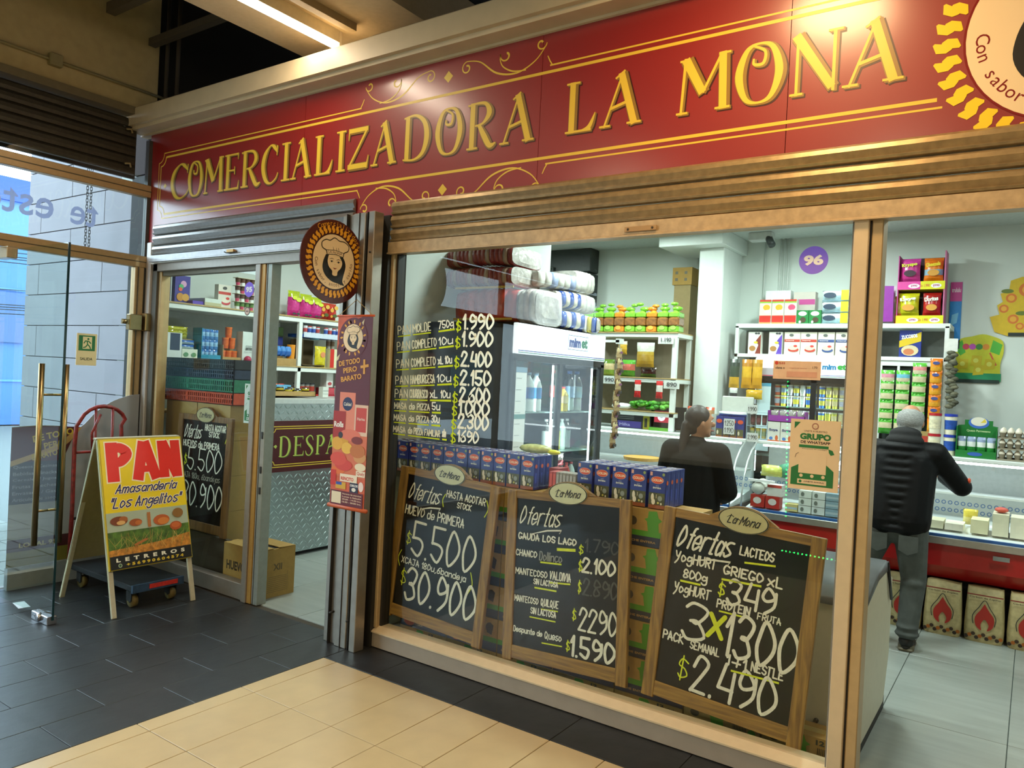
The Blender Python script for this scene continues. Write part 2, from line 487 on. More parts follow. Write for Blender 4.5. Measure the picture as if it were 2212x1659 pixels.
# display letters of the sign: strokes with swelling width, cap height 1
SG = {'I': (0.36, ['.18,0,.16 .18,1,.16', '.02,.025,.05 .34,.025,.05', '.02,.975,.05 .34,.975,.05']),
 'C': (0.78, ['~.70,.80,.05 .56,.95,.13 .38,1,.05 .14,.78,.16 .07,.45,.18 .20,.12,.15 .42,0,.06 .66,.10,.05 .76,.26,.03', '.68,.72,.03 .70,.98,.05']),
 'O': (0.86, ['~@.43,1,.05 .20,.90,.11 .08,.5,.17 .20,.10,.11 .43,0,.05 .66,.10,.11 .78,.5,.17 .66,.90,.11 .43,1,.05', '~.30,.98,.04 .52,.86,.06 .50,.66,.07 .34,.66,.06 .33,.76,.04']),
 'M': (1.1, ['.10,0,.06 .16,1,.07', '.16,.98,.20 .54,.34,.18', '.54,.34,.06 .90,.98,.06', '.92,1,.17 .96,0,.17', '.0,.025,.05 .24,.025,.05', '.80,.025,.05 1.1,.025,.05', '.04,.96,.05 .22,.96,.07', '.84,.975,.05 1.08,.975,.05']),
 'E': (0.66, ['.16,0,.16 .16,1,.16', '.02,.975,.05 .60,.975,.06', '.02,.025,.05 .62,.025,.07', '.16,.54,.05 .46,.54,.05', '.60,1,.05 .60,.82,.02', '.62,.0,.07 .66,.24,.02', '.46,.64,.03 .46,.42,.03']),
 'R': (0.84, ['.16,0,.16 .16,1,.16', '~.16,.98,.05 .50,.95,.09 .62,.74,.17 .46,.54,.07 .24,.50,.05', '~.34,.52,.10 .50,.26,.16 .66,.04,.14 .82,.08,.04', '.02,.025,.05 .32,.025,.05', '.02,.96,.05 .20,.96,.05']),
 'A': (0.9, ['.10,0,.05 .46,.96,.05', '.44,1,.17 .76,0,.17', '.22,.34,.07 .62,.44,.07', '.0,.025,.05 .24,.025,.05', '.60,.025,.05 .90,.025,.05', '.32,.90,.05 .52,1.03,.05']),
 'L': (0.7, ['.16,0,.16 .16,1,.16', '.02,.975,.05 .32,.975,.05', '.02,.025,.05 .60,.025,.06', '~.40,.03,.04 .56,.08,.11 .68,.34,.02']),
 'Z': (0.76, ['.06,.94,.13 .72,.94,.13', '.68,.92,.07 .10,.10,.07', '.04,.07,.15 .70,.07,.15', '.06,1,.05 .04,.72,.02', '.70,0,.07 .76,.30,.02']),
 'D': (0.84, ['.16,0,.16 .16,1,.16', '~.04,.97,.05 .40,1,.07 .68,.82,.14 .77,.48,.18 .66,.14,.13 .40,0,.06 .04,.025,.05']),
 'N': (0.96, ['.14,0,.06 .14,.98,.06', '.10,1,.19 .78,.06,.16', '.80,.98,.07 .80,.0,.06', '.02,.025,.05 .26,.025,.05', '.68,.975,.05 .94,.975,.05']),
 'S': (0.62, ['~.54,.76,.03 .46,.95,.07 .28,1,.06 .10,.84,.13 .18,.62,.15 .40,.42,.17 .52,.22,.14 .36,0,.06 .14,.04,.08 .04,.24,.03']),
 'P': (0.74, ['.16,0,.16 .16,1,.16', '~.04,.975,.05 .46,.97,.09 .64,.74,.17 .48,.48,.09 .28,.44,.04', '.02,.025,.05 .32,.025,.05']),
 'H': (0.86, ['.16,0,.15 .16,1,.15', '.70,0,.15 .70,1,.15', '.16,.5,.05 .70,.5,.05', '.02,.025,.05 .32,.025,.05', '.56,.025,.05 .86,.025,.05', '.02,.975,.05 .32,.975,.05', '.56,.975,.05 .86,.975,.05'])}
def sgl(b, fr, ch, a0, a1, b0, h, wide, m, k, da=0.0, db=0.0, wf=1.0):
    W, parts = SG[ch]
    sx = (a1 - a0) / W
    for p in parts:
        sm, cl = p[0] == '~', p[:2] == '~@'
        pts = [tuple(float(t) for t in q.split(',')) for q in p.strip('~@').split(' ')]
        if sm: pts = cat_rom(pts, 6, cl)
        q = [(a0 + x * sx + da, b0 + y * h + db, w_ * h * wide * wf) for x, y, w_ in pts]
        if cl: b.rib(fr, q[:-1], m, k, closed=True)
        else: b.rib(fr, q, m, k)
def spiral(c, r0, r1, t0, t1, w0, w1, n=26, ky=1.0):
    return [(c[0] + (r0 + (r1 - r0) * i / n) * math.cos(t0 + (t1 - t0) * i / n), c[1] + ky * (r0 + (r1 - r0) * i / n) * math.sin(t0 + (t1 - t0) * i / n), w0 + (w1 - w0) * i / n) for i in range(n + 1)]

# ================================================================ SETTING: floors
def rnd_tile_set(parent, lx, ly, th, m, spots, gap=0.004):
    meshes = {}
    first = {}
    for x0, x1, y0, y1, z in spots:
        key = (round(x1 - x0, 3), round(y1 - y0, 3))
        if key not in first:
            b = B()
            b.fbox(F((x0 + gap / 2, y0 + gap / 2, z - th), (1, 0, 0), (0, 1, 0)), 0, key[0] - gap, 0, key[1] - gap, 0, th, m, 0.0015)
            o = b.build('tile', parent)
            first[key] = o
        else:
            o = first[key].copy()
            COL.objects.link(o)
            o.location = Vector(((x0 + x1) / 2, (y0 + y1) / 2, z - th)) - Vector(parent.location)
GROUT_D = M('#3e372c', 0.95)
DARK_TILE = M('#232528', 0.42, noise=0.22, scale=9, bump=0.25, spec=0.45)
BEIGE_TILE = M('#b8a27c', 0.32, noise=0.05, scale=8, bump=0.03)
SHOP_TILE = M('#8d948f', 0.3, noise=0.10, scale=5, stretch=(0.35, 3.0, 1), bump=0.02)
b = B()
b.box(-6.2, 6, -8, 0.06, -0.25, -0.008, GROUT_D)
fl = b.build('floor', kind='structure', origin=(0, 0, 0))
sp = []
for i in range(-1, 22):                                    # beige tiles
    x0 = -3.43 if i < 0 else -3.32 + 0.2958 * i
    x1 = -3.32 if i < 0 else x0 + 0.2958
    if x1 > 2.6: break
    for j in range(6): sp.append((x0, x1, -0.325 - 0.574 * (j + 1), -0.325 - 0.574 * j, 0.0))
rnd_tile_set(fl, 0, 0, 0.012, BEIGE_TILE, sp)
sp = [(-3.43, -3.025, -0.322, 0.0, 0)] + [(-3.025 + 0.5916 * i, -3.025 + 0.5916 * (i + 1), -0.322, 0.0, 0) for i in range(9)]
for r in range(10):                                        # dark slate tiles by the entrance
    x1 = -3.432 - 0.2958 * r
    x0 = max(x1 - 0.2958, -6.16)
    if x1 - x0 < 0.03: break
    off = (0.0, -0.30)[r % 2] + 0.03
    y = off + 0.60
    while y > -3.9:
        a, c = min(y, 0.0), y - 0.60
        if a - c > 0.05: sp.append((x0, x1, c, a, 0))
        y -= 0.60
rnd_tile_set(fl, 0, 0, 0.012, DARK_TILE, sp, 0.003)
b = B()
b.box(-6.6, 3.1, 0.06, 4.3, -0.25, -0.008, M('#55605c', 0.9))
fs_ = b.build('floor', kind='structure', origin=(0, 2, 0))
sp = []
for i in range(-10, 4):
    for j in range(-1, 4):
        x0, y0 = -0.04 + 0.585 * i, 1.145 + 1.165 * j
        y0c, y1c = max(y0, 0.06), min(y0 + 1.165, 4.28)
        if y1c - y0c > 0.05: sp.append((x0, x0 + 0.585, y0c, y1c, 0))
rnd_tile_set(fs_, 0, 0, 0.012, SHOP_TILE, sp, 0.004)

# shop shell
WHITE = M('#d8e0dc', 0.7, noise=0.03, scale=3)
def wallbox(name, *a, m=WHITE):
    b = B()
    b.box(*a, m)
    return b.build(name, kind='structure')
wallbox('wall_back', -6.8, 3.2, 4.3, 4.45, -0.25, 3.4)
wallbox('wall_left', -6.8, -6.62, 0.13, 4.3, -0.25, 3.4)
wallbox('wall_right', 3.1, 3.2, 0.0, 4.3, -0.25, 3.4)
wallbox('wall_middle', -3.64, -3.56, 0.35, 2.2, -0.25, 3.25)
wallbox('ceiling', -6.8, 3.2, 0.1, 4.45, 3.25, 3.4, m=M('#c3cbc7', 0.8))
COLM = M('#dde4e1', 0.55, noise=0.02)
b = B(); b.box(-2.8, -2.55, 3.75, 4.3, 0, 3.25, COLM, 0.008)
b.build('wall_column', kind='structure')
b = B(); b.box(-3.15, -2.5, 3.55, 4.3, 3.1, 3.25, COLM, 0.005)
b.build('trim_1', kind='structure')

# wall and lintel over the shop front, behind the sign
wallbox('wall_front', -6.25, 5.9, 0.12, 0.2, 2.72, 3.75, m=M('#4d4538', 0.9))
# ceiling of the hall: dark void above beams
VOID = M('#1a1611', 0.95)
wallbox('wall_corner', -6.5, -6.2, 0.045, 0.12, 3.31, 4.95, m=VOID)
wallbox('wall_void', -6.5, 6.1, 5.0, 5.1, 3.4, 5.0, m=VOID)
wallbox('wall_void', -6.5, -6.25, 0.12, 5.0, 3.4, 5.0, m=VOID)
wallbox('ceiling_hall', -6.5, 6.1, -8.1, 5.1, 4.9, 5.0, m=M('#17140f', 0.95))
HALLW = M('#6a5d46', 0.85, noise=0.05)
wallbox('wall_hall_far', -6.3, 6.1, -8.1, -8.0, -0.25, 4.9, m=HALLW)
wallbox('wall_hall_right', 6.0, 6.1, -8.0, 5.0, -0.25, 4.9, m=HALLW)
for i in range(3):  # unseen glowing windows, added with the fill light to brighten the shop front
    b = B(); b.box(-5.0 + 2.4 * i, -2.8 + 2.4 * i, -7.99, -7.95, 0.5, 2.6, M('#f0dcb0', 0.5, noise=0, emit=0.25)); b.box(-5.06 + 2.4 * i, -2.74 + 2.4 * i, -7.98, -7.93, 2.6, 2.7, M('#5a4a34', 0.6))
    b.build('window_%d' % (i + 3), kind='structure')
# light beam carrying the tube, and the dark frames in the void
BEAM = M('#bda883', 0.8, noise=0.05)
wallbox('beam_light', -4.48, -3.32, -7.9, 4.5, 3.98, 4.3, m=BEAM)
wallbox('beam_light', -0.9, 0.4, -7.9, 4.5, 4.2, 4.5, m=M('#6b5b42', 0.8))
DARKM = M('#3a3226', 0.7)
b = B()
for x in (-6.02, -5.86): b.tube([(x, 0.02, 3.8), (x, 0.02, 4.9)], 0.016, DARKM)
b.build('trim_2', kind='structure')
b = B()
b.box(-6.1, -4.5, -0.45, -0.38, 4.42, 4.5, M('#5b503c', 0.7))
b.box(-6.1, -4.5, -0.1, -0.04, 4.3, 4.36, M('#4a4233', 0.7))
b.build('trim_3', kind='structure')
b = B()
for y in (-0.75, -0.2): b.box(-3.3, -0.9, y - 0.04, y + 0.04, 4.3, 4.38, M('#4a3a30', 0.8))
b.tube([(-3.25, -0.1, 4.32), (-2.3, -0.1, 4.1), (-2.2, -0.02, 3.8)], 0.012, M('#8a7a30', 0.6))
b.build('trim_4', kind='structure')

# wall above the entrance with its conduit
WALLB = M('#b5a272', 0.85, noise=0.06, scale=14)
b = B()
b.box(-6.3, -6.16, -8, 0.03, 3.78, 4.9, WALLB)
b.box(-6.3, -6.13, -8, 0.03, 3.72, 3.78, M('#6d6247', 0.7))
we = b.build('wall_entrance', kind='structure')
b = B()
b.tube([(-6.14, -5.0, 3.93), (-6.14, -0.95, 3.93), (-6.14, 0.2, 3.93)], 0.012, M('#8d8055', 0.6))
b.box(-6.16, -6.11, -0.83, -0.74, 3.885, 3.975, M('#8d8055', 0.6), 0.004)
tag(b.build('conduit'), 'thin cream conduit with square junction box running along the wall above the entrance', 'conduit')

# ---------------------------------------------------------------- glazed entrance (plane x = -6.16)
ALU = M('#a98f66', 0.38, metal=0.35, noise=0.05)
ALUD = M('#57503f', 0.45, metal=0.5)
STEEL = M('#8f8c88', 0.33, metal=0.8, noise=0.06, bump=0.02, scale=60)
b = B()
for z0, z1 in ((2.49, 2.585), (3.075, 3.175)):
    b.box(-6.2, -6.13, -7.9, 0.0, z0, z1, ALU, 0.004)
    b.box(-6.131, -6.128, -7.9, 0.0, (z0 + z1) / 2 - 0.006, (z0 + z1) / 2 + 0.002, ALUD)
b.box(-6.2, -6.13, -0.105, -0.03, 0, 2.49, ALU, 0.004)
b.box(-6.2, -6.13, -1.24, -1.19, 0, 2.49, ALU, 0.004)
b.box(-6.13, -6.12, -0.085, -0.079, 0, 2.49, ALUD)
b.box(-6.2, -6.13, -8, -1.24, 0, 0.1, ALU)
for y in (-3.0, -5.0): b.box(-6.2, -6.13, y - 0.03, y + 0.03, 0, 3.1, ALU)
dr = b.build('door_1', kind='structure')
b = B(); b.box(-6.172, -6.162, -7.9, -0.03, 2.585, 3.075, GLASS_G)
b.box(-6.172, -6.162, -7.9, -0.03, 3.175, 3.25, GLASS_G)
tp = b.build('transom_pane', dr)
b = B(); b.box(-6.172, -6.162, -1.19, -0.105, 0.02, 2.49, GLASS_G)
b.build('pane', dr)
b = B(); b.box(-6.172, -6.162, -3, -1.24, 0.1, 2.49, GLASS_G); b.box(-6.172, -6.162, -7.9, -3.0, 0.1, 2.49, GLASS_G)
b.build('pane', dr)
b = B()
FROST = thin_mat('#8088a4')
fr = FX(-6.158, 0, 0)
text(b, fr, 'te', -0.62, 2.745, -0.41, 2.915, FROST, 2, 0.01, mirror=True)
text(b, fr, 'esto', -1.24, 2.745, -0.74, 2.93, FROST, 2, 0.01, mirror=True)
b.build('frosted_lettering', dr, 'pale frosted letters seen mirrored on the transom glass')
b = B(); b.box(-6.53, -6.2, 0.05, 0.11, 0, 3.3, M('#0e1214', 0.8, noise=0.2))
b.build('trim_5', kind='structure')
b = B(); b.box(-6.19, -6.14, -0.03, 0.06, 0, 3.55, M('#3b3a36', 0.5))
b.build('trim_6', kind='structure')
# lock plate on the jamb
b = B()
b.box(-6.13, -6.07, -0.165, -0.06, 1.965, 2.095, M('#8a7a58', 0.3, metal=0.9), 0.006)
b.box(-6.13, -6.05, -0.045, 0.045, 1.965, 2.11, M('#a8946c', 0.3, metal=0.9), 0.006)
b.cyl((-6.07, -0.2, 2.03), (-6.09, -0.2, 2.03), 0.02, M('#8a7a58', 0.3, metal=0.9))
b.box(-6.1, -6.08, -0.22, -0.16, 2.01, 2.05, M('#8a7a58', 0.3, metal=0.9))
tag(b.build('lock_plate'), 'brass coloured steel lock plates on the entrance door jamb', 'lock')
# roller curtain above the transom
b = B(); b.box(-6.34, -6.31, -7.9, -0.05, 3.24, 3.7, M('#2a251c', 0.7))
rs = b.build('roller_shutter')
tag(rs, 'dark raised roller shutter above the glazed entrance', 'shutter')
SL = M('#3c372b', 0.5, metal=0.3, noise=0.2)
for i in range(6):
    b = B()
    z = 3.25 + 0.077 * i
    pr_ = [(0.0, 0.0), (0.012, 0.004), (0.018, 0.03), (0.012, 0.06), (0.0, 0.074), (-0.006, 0.074), (-0.006, 0)]
    fr = F((-6.235, -7.9, z), (1, 0, 0), (0, 0, 1))
    b.extr(fr, pr_, 0, -7.8, SL)
    b.build('slat', rs)
for z in (3.32, 3.60):
    b = B(); b.tube([(-6.19, -0.2, z), (-6.19, -0.16, z + 0.01), (-6.19, -0.15, z - 0.02)], 0.008, M('#8a7a50', 0.5)); b.build('hook', rs)
# chain outside
CH = M('#3c3c3c', 0.5, metal=0.8)
ch = thing('hanging_chain', 'grey steel loop chain hanging outside behind the entrance glass', 'chain', (-6.95, -0.12, 2.62))
for cx_, z0 in ((0.0, 2.62), (0.065, 2.66)):
    b = B()
    z, i = z0, 0
    while z < 4.0:
        a = Vector((-6.95 + cx_, -0.12, z))
        d = Vector((0.009, 0, 0)) if i % 2 else Vector((0, 0.009, 0))
        b.tube([a + d, a + d * 0.8 + Vector((0, 0, 0.017)), a - d * 0.8 + Vector((0, 0, 0.017)), a - d, a - d * 0.8 - Vector((0, 0, 0.017)), a + d * 0.8 - Vector((0, 0, 0.017))], 0.0028, CH, 5, closed=True)
        z += 0.027
        i += 1
    b.build('chain_links', ch, kind='stuff')
b = B(); b.box(-6.98, -6.86, -0.15, 0.11, 3.99, 4.03, CH); b.build('bracket', ch)

# exterior: panelled wall, pavement, blue building, tree, wires
b = B(); b.box(-8.6, -6.8, 0.13, 0.4, 0, 4.6, M('#6a6a70', 0.9))
wx = b.build('wall_outside', kind='structure')
PAN = M('#76757c', 0.75, noise=0.10, scale=2.2, bump=0.05)
z, r = 0.16, 0
first = {}
while z < 4.5:
    x = -6.46
    k = 0
    while x > -8.55:
        w_ = 0.62 if (k == 0 and r % 2) else 1.24
        x0 = max(x - w_, -8.6)
        key = round(x - x0, 2)
        if key not in first:
            b = B(); b.fbox(F((x0 + 0.004, 0.1, z + 0.004), (1, 0, 0), (0, 1, 0)), 0, key - 0.008, 0, 0.03, 0, 0.302, PAN, 0.002)
            first[key] = b.build('panel', wx)
        else:
            o = first[key].copy(); COL.objects.link(o)
            o.location = Vector(((x + x0) / 2, 0.115, z + 0.004)) - wx.location
        x = x0
        k += 1
    z += 0.31
    r += 1
b = B(); b.box(-30, -6.2, -14, 6, -0.5, -0.03, M('#66686c', 0.85))
gd = b.build('ground_outside', kind='structure')
PAV = M('#7c7d7e', 0.8, noise=0.12, bump=0.1)
first = None
for i in range(7):
    for j in range(10):
        x0, y0 = -6.62 - 0.4 * i, 0.05 - 0.4 * (j + 1)
        if first is None:
            b = B(); b.box(x0 + 0.006, x0 + 0.394, y0 + 0.006, y0 + 0.394, -0.04, -0.012, PAV, 0.004)
            first = b.build('paving_stone', gd)
        else:
            o = first.copy(); COL.objects.link(o)
            o.location = Vector((x0 + 0.2, y0 + 0.2, -0.04)) - gd.location
BL1, BL2 = M('#3f68a8', 0.6, noise=0.04, scale=1), M('#173c8a', 0.6, noise=0.04, scale=1)
bb = thing('building', 'tall blue clad building seen far outside through the left entrance glass', 'building', (-21.2, 8, 0))
b = B(); b.box(-22, -20.5, 3.0, 14, 0, 5.4, BL1); b.build('facade', bb)
b = B(); b.box(-22.05, -20.4, 3.0, 14, 5.4, 5.95, BL2); b.build('parapet', bb)
for i in range(4):
    b = B(); b.box(-20.5, -20.46, 3.0, 14, 1.1 * i + 1.05, 1.1 * i + 1.1, M('#4f7fc8', 0.6)); b.build('cladding_joint', bb)
for i in range(5):
    b = B(); b.box(-20.5, -20.42, 4.0 + 2.0 * i, 5.0 + 2.0 * i, 2.0, 3.2, M('#35507f', 0.25)); b.build('window', bb)
lb = thing('street_building', 'low dark building across the street, left of the photo, mirrored in the shop glass', 'building', (-20.7, -8, 0))
b = B(); b.box(-21.5, -20, -24, 2.6, -0.1, 4.1, M('#57504a', 0.9, noise=0.15, scale=1)); b.build('facade', lb)
b = B(); b.box(-21.5, -19.8, -24, 2.6, 4.1, 4.25, M('#3a3634', 0.9)); b.build('roof_edge', lb)
for i in range(8):
    b = B(); b.box(-20.0, -19.96, -23 + 3.2 * i, -20.8 + 3.2 * i, 0.0 if i % 2 else 0.9, 2.6, M(['#3f5a5c', '#7a4a30', '#2c3440', '#5c6450'][i % 4], 0.4)); b.build('shop_front', lb)
b = B()
for i, z in enumerate((2.95, 3.02, 3.06, 3.35, 3.8, 3.86, 3.9, 3.97, 3.1)): b.tube([(-14, -9, z - 0.5 + 0.05 * i), (-14.2, -3, z - 0.75), (-14, 4, z - 0.5)], 0.008, M('#2a2c38', 0.8), 4)
tag(b.build('overhead_wire'), 'bundle of dark overhead wires crossing the street outside', 'wire')
tr = thing('street_tree', 'leafy street tree outside whose reflection shows in the open glass door', 'tree', (-9.6, -5.6, -0.03))
b = B(); b.tube([(-9.6, -5.6, -0.03), (-9.55, -5.6, 1.2), (-9.6, -5.5, 2.2)], 0.09, M('#4d4034', 0.9), rr=[0.11, 0.08, 0.05]); b.build('trunk', tr)
b = B()
LF = M('#4c6b4a', 0.7, noise=0.3)
for i in range(1500):
    a, t, r_ = random.uniform(0, 2 * PI), random.uniform(-1, 1), random.random() ** 0.4
    c = Vector((-9.6 + 1.3 * r_ * math.cos(a) * math.sqrt(1 - t * t), -5.6 + 1.3 * r_ * math.sin(a) * math.sqrt(1 - t * t), 2.9 + 1.1 * r_ * t))
    u_ = Vector((random.uniform(-1, 1), random.uniform(-1, 1), random.uniform(-1, 1))).normalized() * 0.07
    v_ = u_.cross(Vector((random.random(), random.random(), 1))).normalized() * 0.04
    b.add([c - u_, c - v_, c + u_, c + v_], [(0, 1, 2, 3)], LF)
b.build('foliage', tr, kind='stuff')

# open glass leaf of the entrance, standing along y = -1.1
gl = thing('glass_door_leaf', 'open frameless glass door leaf with two long round handles and a floor fitting', 'door', (-5.6, -1.1, 0))
b = B(); b.box(-6.12, -5.105, -1.106, -1.094, 0.03, 2.45, GLASS_G); b.build('pane', gl)
b = B(); b.box(-5.108, -5.103, -1.107, -1.093, 0.03, 2.45, M('#12343c', 0.15, spec=0.8)); b.build('edge', gl, 'dark green polished edge')
HB = M('#a08a60', 0.28, metal=0.95, noise=0.03)
for yy in (-1.175, -1.025):
    b = B(); b.cyl((-5.235, yy, 0.5), (-5.235, yy, 1.67), 0.018, HB, 14)
    for z in (0.72, 1.47): b.cyl((-5.235, yy, z), (-5.235, -1.1, z), 0.008, HB, 8)
    b.build('handle', gl, 'long brushed steel bar handle')
b = B(); b.box(-5.33, -5.11, -1.13, -1.07, 0.0, 0.055, M('#b9bcc4', 0.2, metal=0.95), 0.004)
b.cyl((-5.22, -1.145, 0.035), (-5.22, -1.12, 0.035), 0.028, M('#b9bcc4', 0.2, metal=0.95))
b.build('bottom_fitting', gl)
b = B(); b.box(-6.12, -5.92, -1.135, -1.065, 2.39, 2.47, M('#b9a98a', 0.3, metal=0.7), 0.004); b.build('top_fitting', gl)

# SALIDA sticker
b = B()
fr = FX(-6.156, 0, 0)
b.box(-6.16, -6.156, -0.53, -0.375, 1.66, 1.91, M('#d9c79a', 0.6, noise=0))
G_ = M('#1c6b3c', 0.6, noise=0)
CR = M('#dccb9c', 0.6, noise=0)
b.rect(fr, -0.515, 1.775, -0.39, 1.895, G_, 1)
b.rect(fr, -0.485, 1.79, -0.415, 1.885, CR, 2)
for pts in ([(-0.452, 1.85), (-0.448, 1.825), (-0.462, 1.805)], [(-0.462, 1.805), (-0.478, 1.80)], [(-0.449, 1.826), (-0.432, 1.81), (-0.425, 1.793)], [(-0.475, 1.835), (-0.465, 1.852), (-0.44, 1.85), (-0.425, 1.835)]):
    b.rib(fr, [(p[0], p[1], 0.009) for p in pts], G_, 3, caps=True)
b.disc(fr, -0.444, 1.868, 0.0085, G_, 3)
text(b, fr, 'SALIDA', -0.50, 1.70, -0.405, 1.722, M('#2b3a30', 0.6, noise=0), 1)
tag(b.build('exit_sign'), 'green and cream SALIDA running man sticker on the entrance glass', 'sign')

# ================================================================ SHOP FRONT
CREAM = M('#cbb796', 0.42, metal=0.15, noise=0.04, scale=20)
CREAM2 = M('#b39a70', 0.42, metal=0.2, noise=0.06, scale=20)
# cream channel above the sign
b = B()
b.extr(F((-6.3, 0, 0), (0, 1, 0), (0, 0, 1)), [(-0.17, 3.64), (-0.17, 3.77), (-0.16, 3.78), (0.1, 3.78), (0.1, 3.60), (-0.02, 3.60), (-0.02, 3.615), (-0.13, 3.615), (-0.135, 3.64)], 0, 12.2, M('#bfae8c', 0.5, noise=0.06, scale=8))
b.build('trim_7', kind='structure')
# sign
sg = thing('shop_sign', 'long red shop fascia sign with chiselled gold letters and scroll ornaments', 'sign', (-2.0, 0, 2.7))
RED = M('#860a02', 0.55, noise=0.03, scale=3, spec=0.5, coat=1.0)
RED.node_tree.nodes['Principled BSDF'].inputs['Coat Roughness'].default_value = 0.24
RED.node_tree.nodes['Principled BSDF'].inputs['Coat IOR'].default_value = 1.52
xs = [-6.17, -4.23, -2.29, -0.97, 0.97, 2.9, 5.9]
for i in range(6):
    b = B(); b.box(xs[i] + 0.0015, xs[i + 1] - 0.0015, 0.0, 0.11, 2.70, 3.60, RED)
    b.build('panel', sg)
GOLD = M('#dcba3c', 0.4, noise=0.0)
GOLD2 = M('#8a6a28', 0.4, noise=0.0)
SHD = M('#3a0f06', 0.4, noise=0.0)
fr = FY(0, 0, 0)
LET = [('C', -5.845, -5.566), ('O', -5.6, -5.387), ('M', -5.387, -5.12), ('E', -5.125, -4.93), ('R', -4.921, -4.671), ('C', -4.676, -4.474), ('I', -4.459, -4.344), ('A', -4.354, -4.123), ('L', -4.109, -3.911), ('I', -3.898, -3.787), ('Z', -3.787, -3.579), ('A', -3.566, -3.332), ('D', -3.297, -3.067), ('O', -3.03, -2.807), ('R', -2.79, -2.56), ('A', -2.548, -2.305), ('L', -2.123, -1.922), ('A', -1.912, -1.665), ('M', -1.491, -1.214), ('O', -1.209, -0.973), ('N', -0.961, -0.724), ('A', -0.737, -0.487)]
for ch, a0, a1 in LET:
    b = B()
    sgl(b, fr, ch, a0, a1 - 0.012, 3.03, 0.27, 1.22, SHD, 1, 0.006, -0.006, 1.1)
    sgl(b, fr, ch, a0, a1 - 0.012, 3.03, 0.27, 1.22, GOLD2, 2)
    sgl(b, fr, ch, a0, a1 - 0.012, 3.03, 0.27, 1.22, GOLD, 3, -0.007, 0.004, 0.64)
    b.build('letter', sg)
b = B()
def gline(x0, z0, x1, z1, w_): b.rib(fr, [(x0, z0, w_), (x1, z1, w_)], GOLD, 1)
gline(-5.93, 3.39, 0.05, 3.39, 0.016); gline(-5.96, 3.425, -3.68, 3.425, 0.008); gline(-2.24, 3.425, 0.0, 3.425, 0.009)
gline(-5.93, 2.925, -0.38, 2.925, 0.016); gline(-5.96, 2.892, -3.68, 2.892, 0.008); gline(-2.24, 2.892, -0.36, 2.892, 0.009)
for r_, w_, o_ in ((0.055, 0.010, 0.0), (0.06, 0.007, 0.03)):           # notched left corners
    x_ = -6.0 - o_
    gline(x_, 3.39 + o_ - 0.07, x_, 2.925 - o_ + 0.07, w_)
    b.rib(fr, spiral((x_, 3.39 + o_), 0.07, 0.07, -PI / 2, 0, w_, w_, 10), GOLD, 1)
    b.rib(fr, spiral((x_, 2.925 - o_), 0.07, 0.07, PI / 2, 0, w_, w_, 10), GOLD, 1)
def diamond(x, z, r_): b.poly(fr, [(x - r_, z), (x, z - r_), (x + r_, z), (x, z + r_)], GOLD, 1)
diamond(-2.955, 3.495, 0.035); diamond(-2.96, 2.825, 0.035); diamond(-5.93, 3.155, 0.022)
def scrolls(zc, s):
    for q in (-1, 1):
        c = -2.957
        def X(d): return c + q * d
        def add(p): b.rib(fr, [(X(a), zc + s * h, w_) for a, h, w_ in p], GOLD, 1)
        add(spiral((0.14, 0.02), 0.012, 0.038, PI * 2.6, PI * 0.5, 0.012, 0.006) + cat_rom([(0.15, 0.058, 0.006), (0.24, 0.035, 0.007), (0.36, -0.05, 0.011), (0.5, -0.075, 0.009), (0.62, -0.03, 0.007), (0.69, 0.045, 0.005)], 6)[1:])
        add(spiral((0.655, 0.055), 0.01, 0.036, -PI * 1.8, 0.0, 0.012, 0.006, 22))
        add(spiral((0.42, 0.04), 0.01, 0.042, PI * 2.4, PI * 0.9, 0.014, 0.006) + cat_rom([(0.376, 0.03, 0.006), (0.40, -0.02, 0.007), (0.47, -0.06, 0.009), (0.56, -0.07, 0.006)], 5)[1:])
        add([(0.73, -0.072, 0.007), (0.715, -0.05, 0.007), (0.70, -0.02, 0.005)])
scrolls(3.50, 1)
scrolls(2.82, -1)
b.build('ornament', sg, 'gold rules, diamonds and curling scrolls')

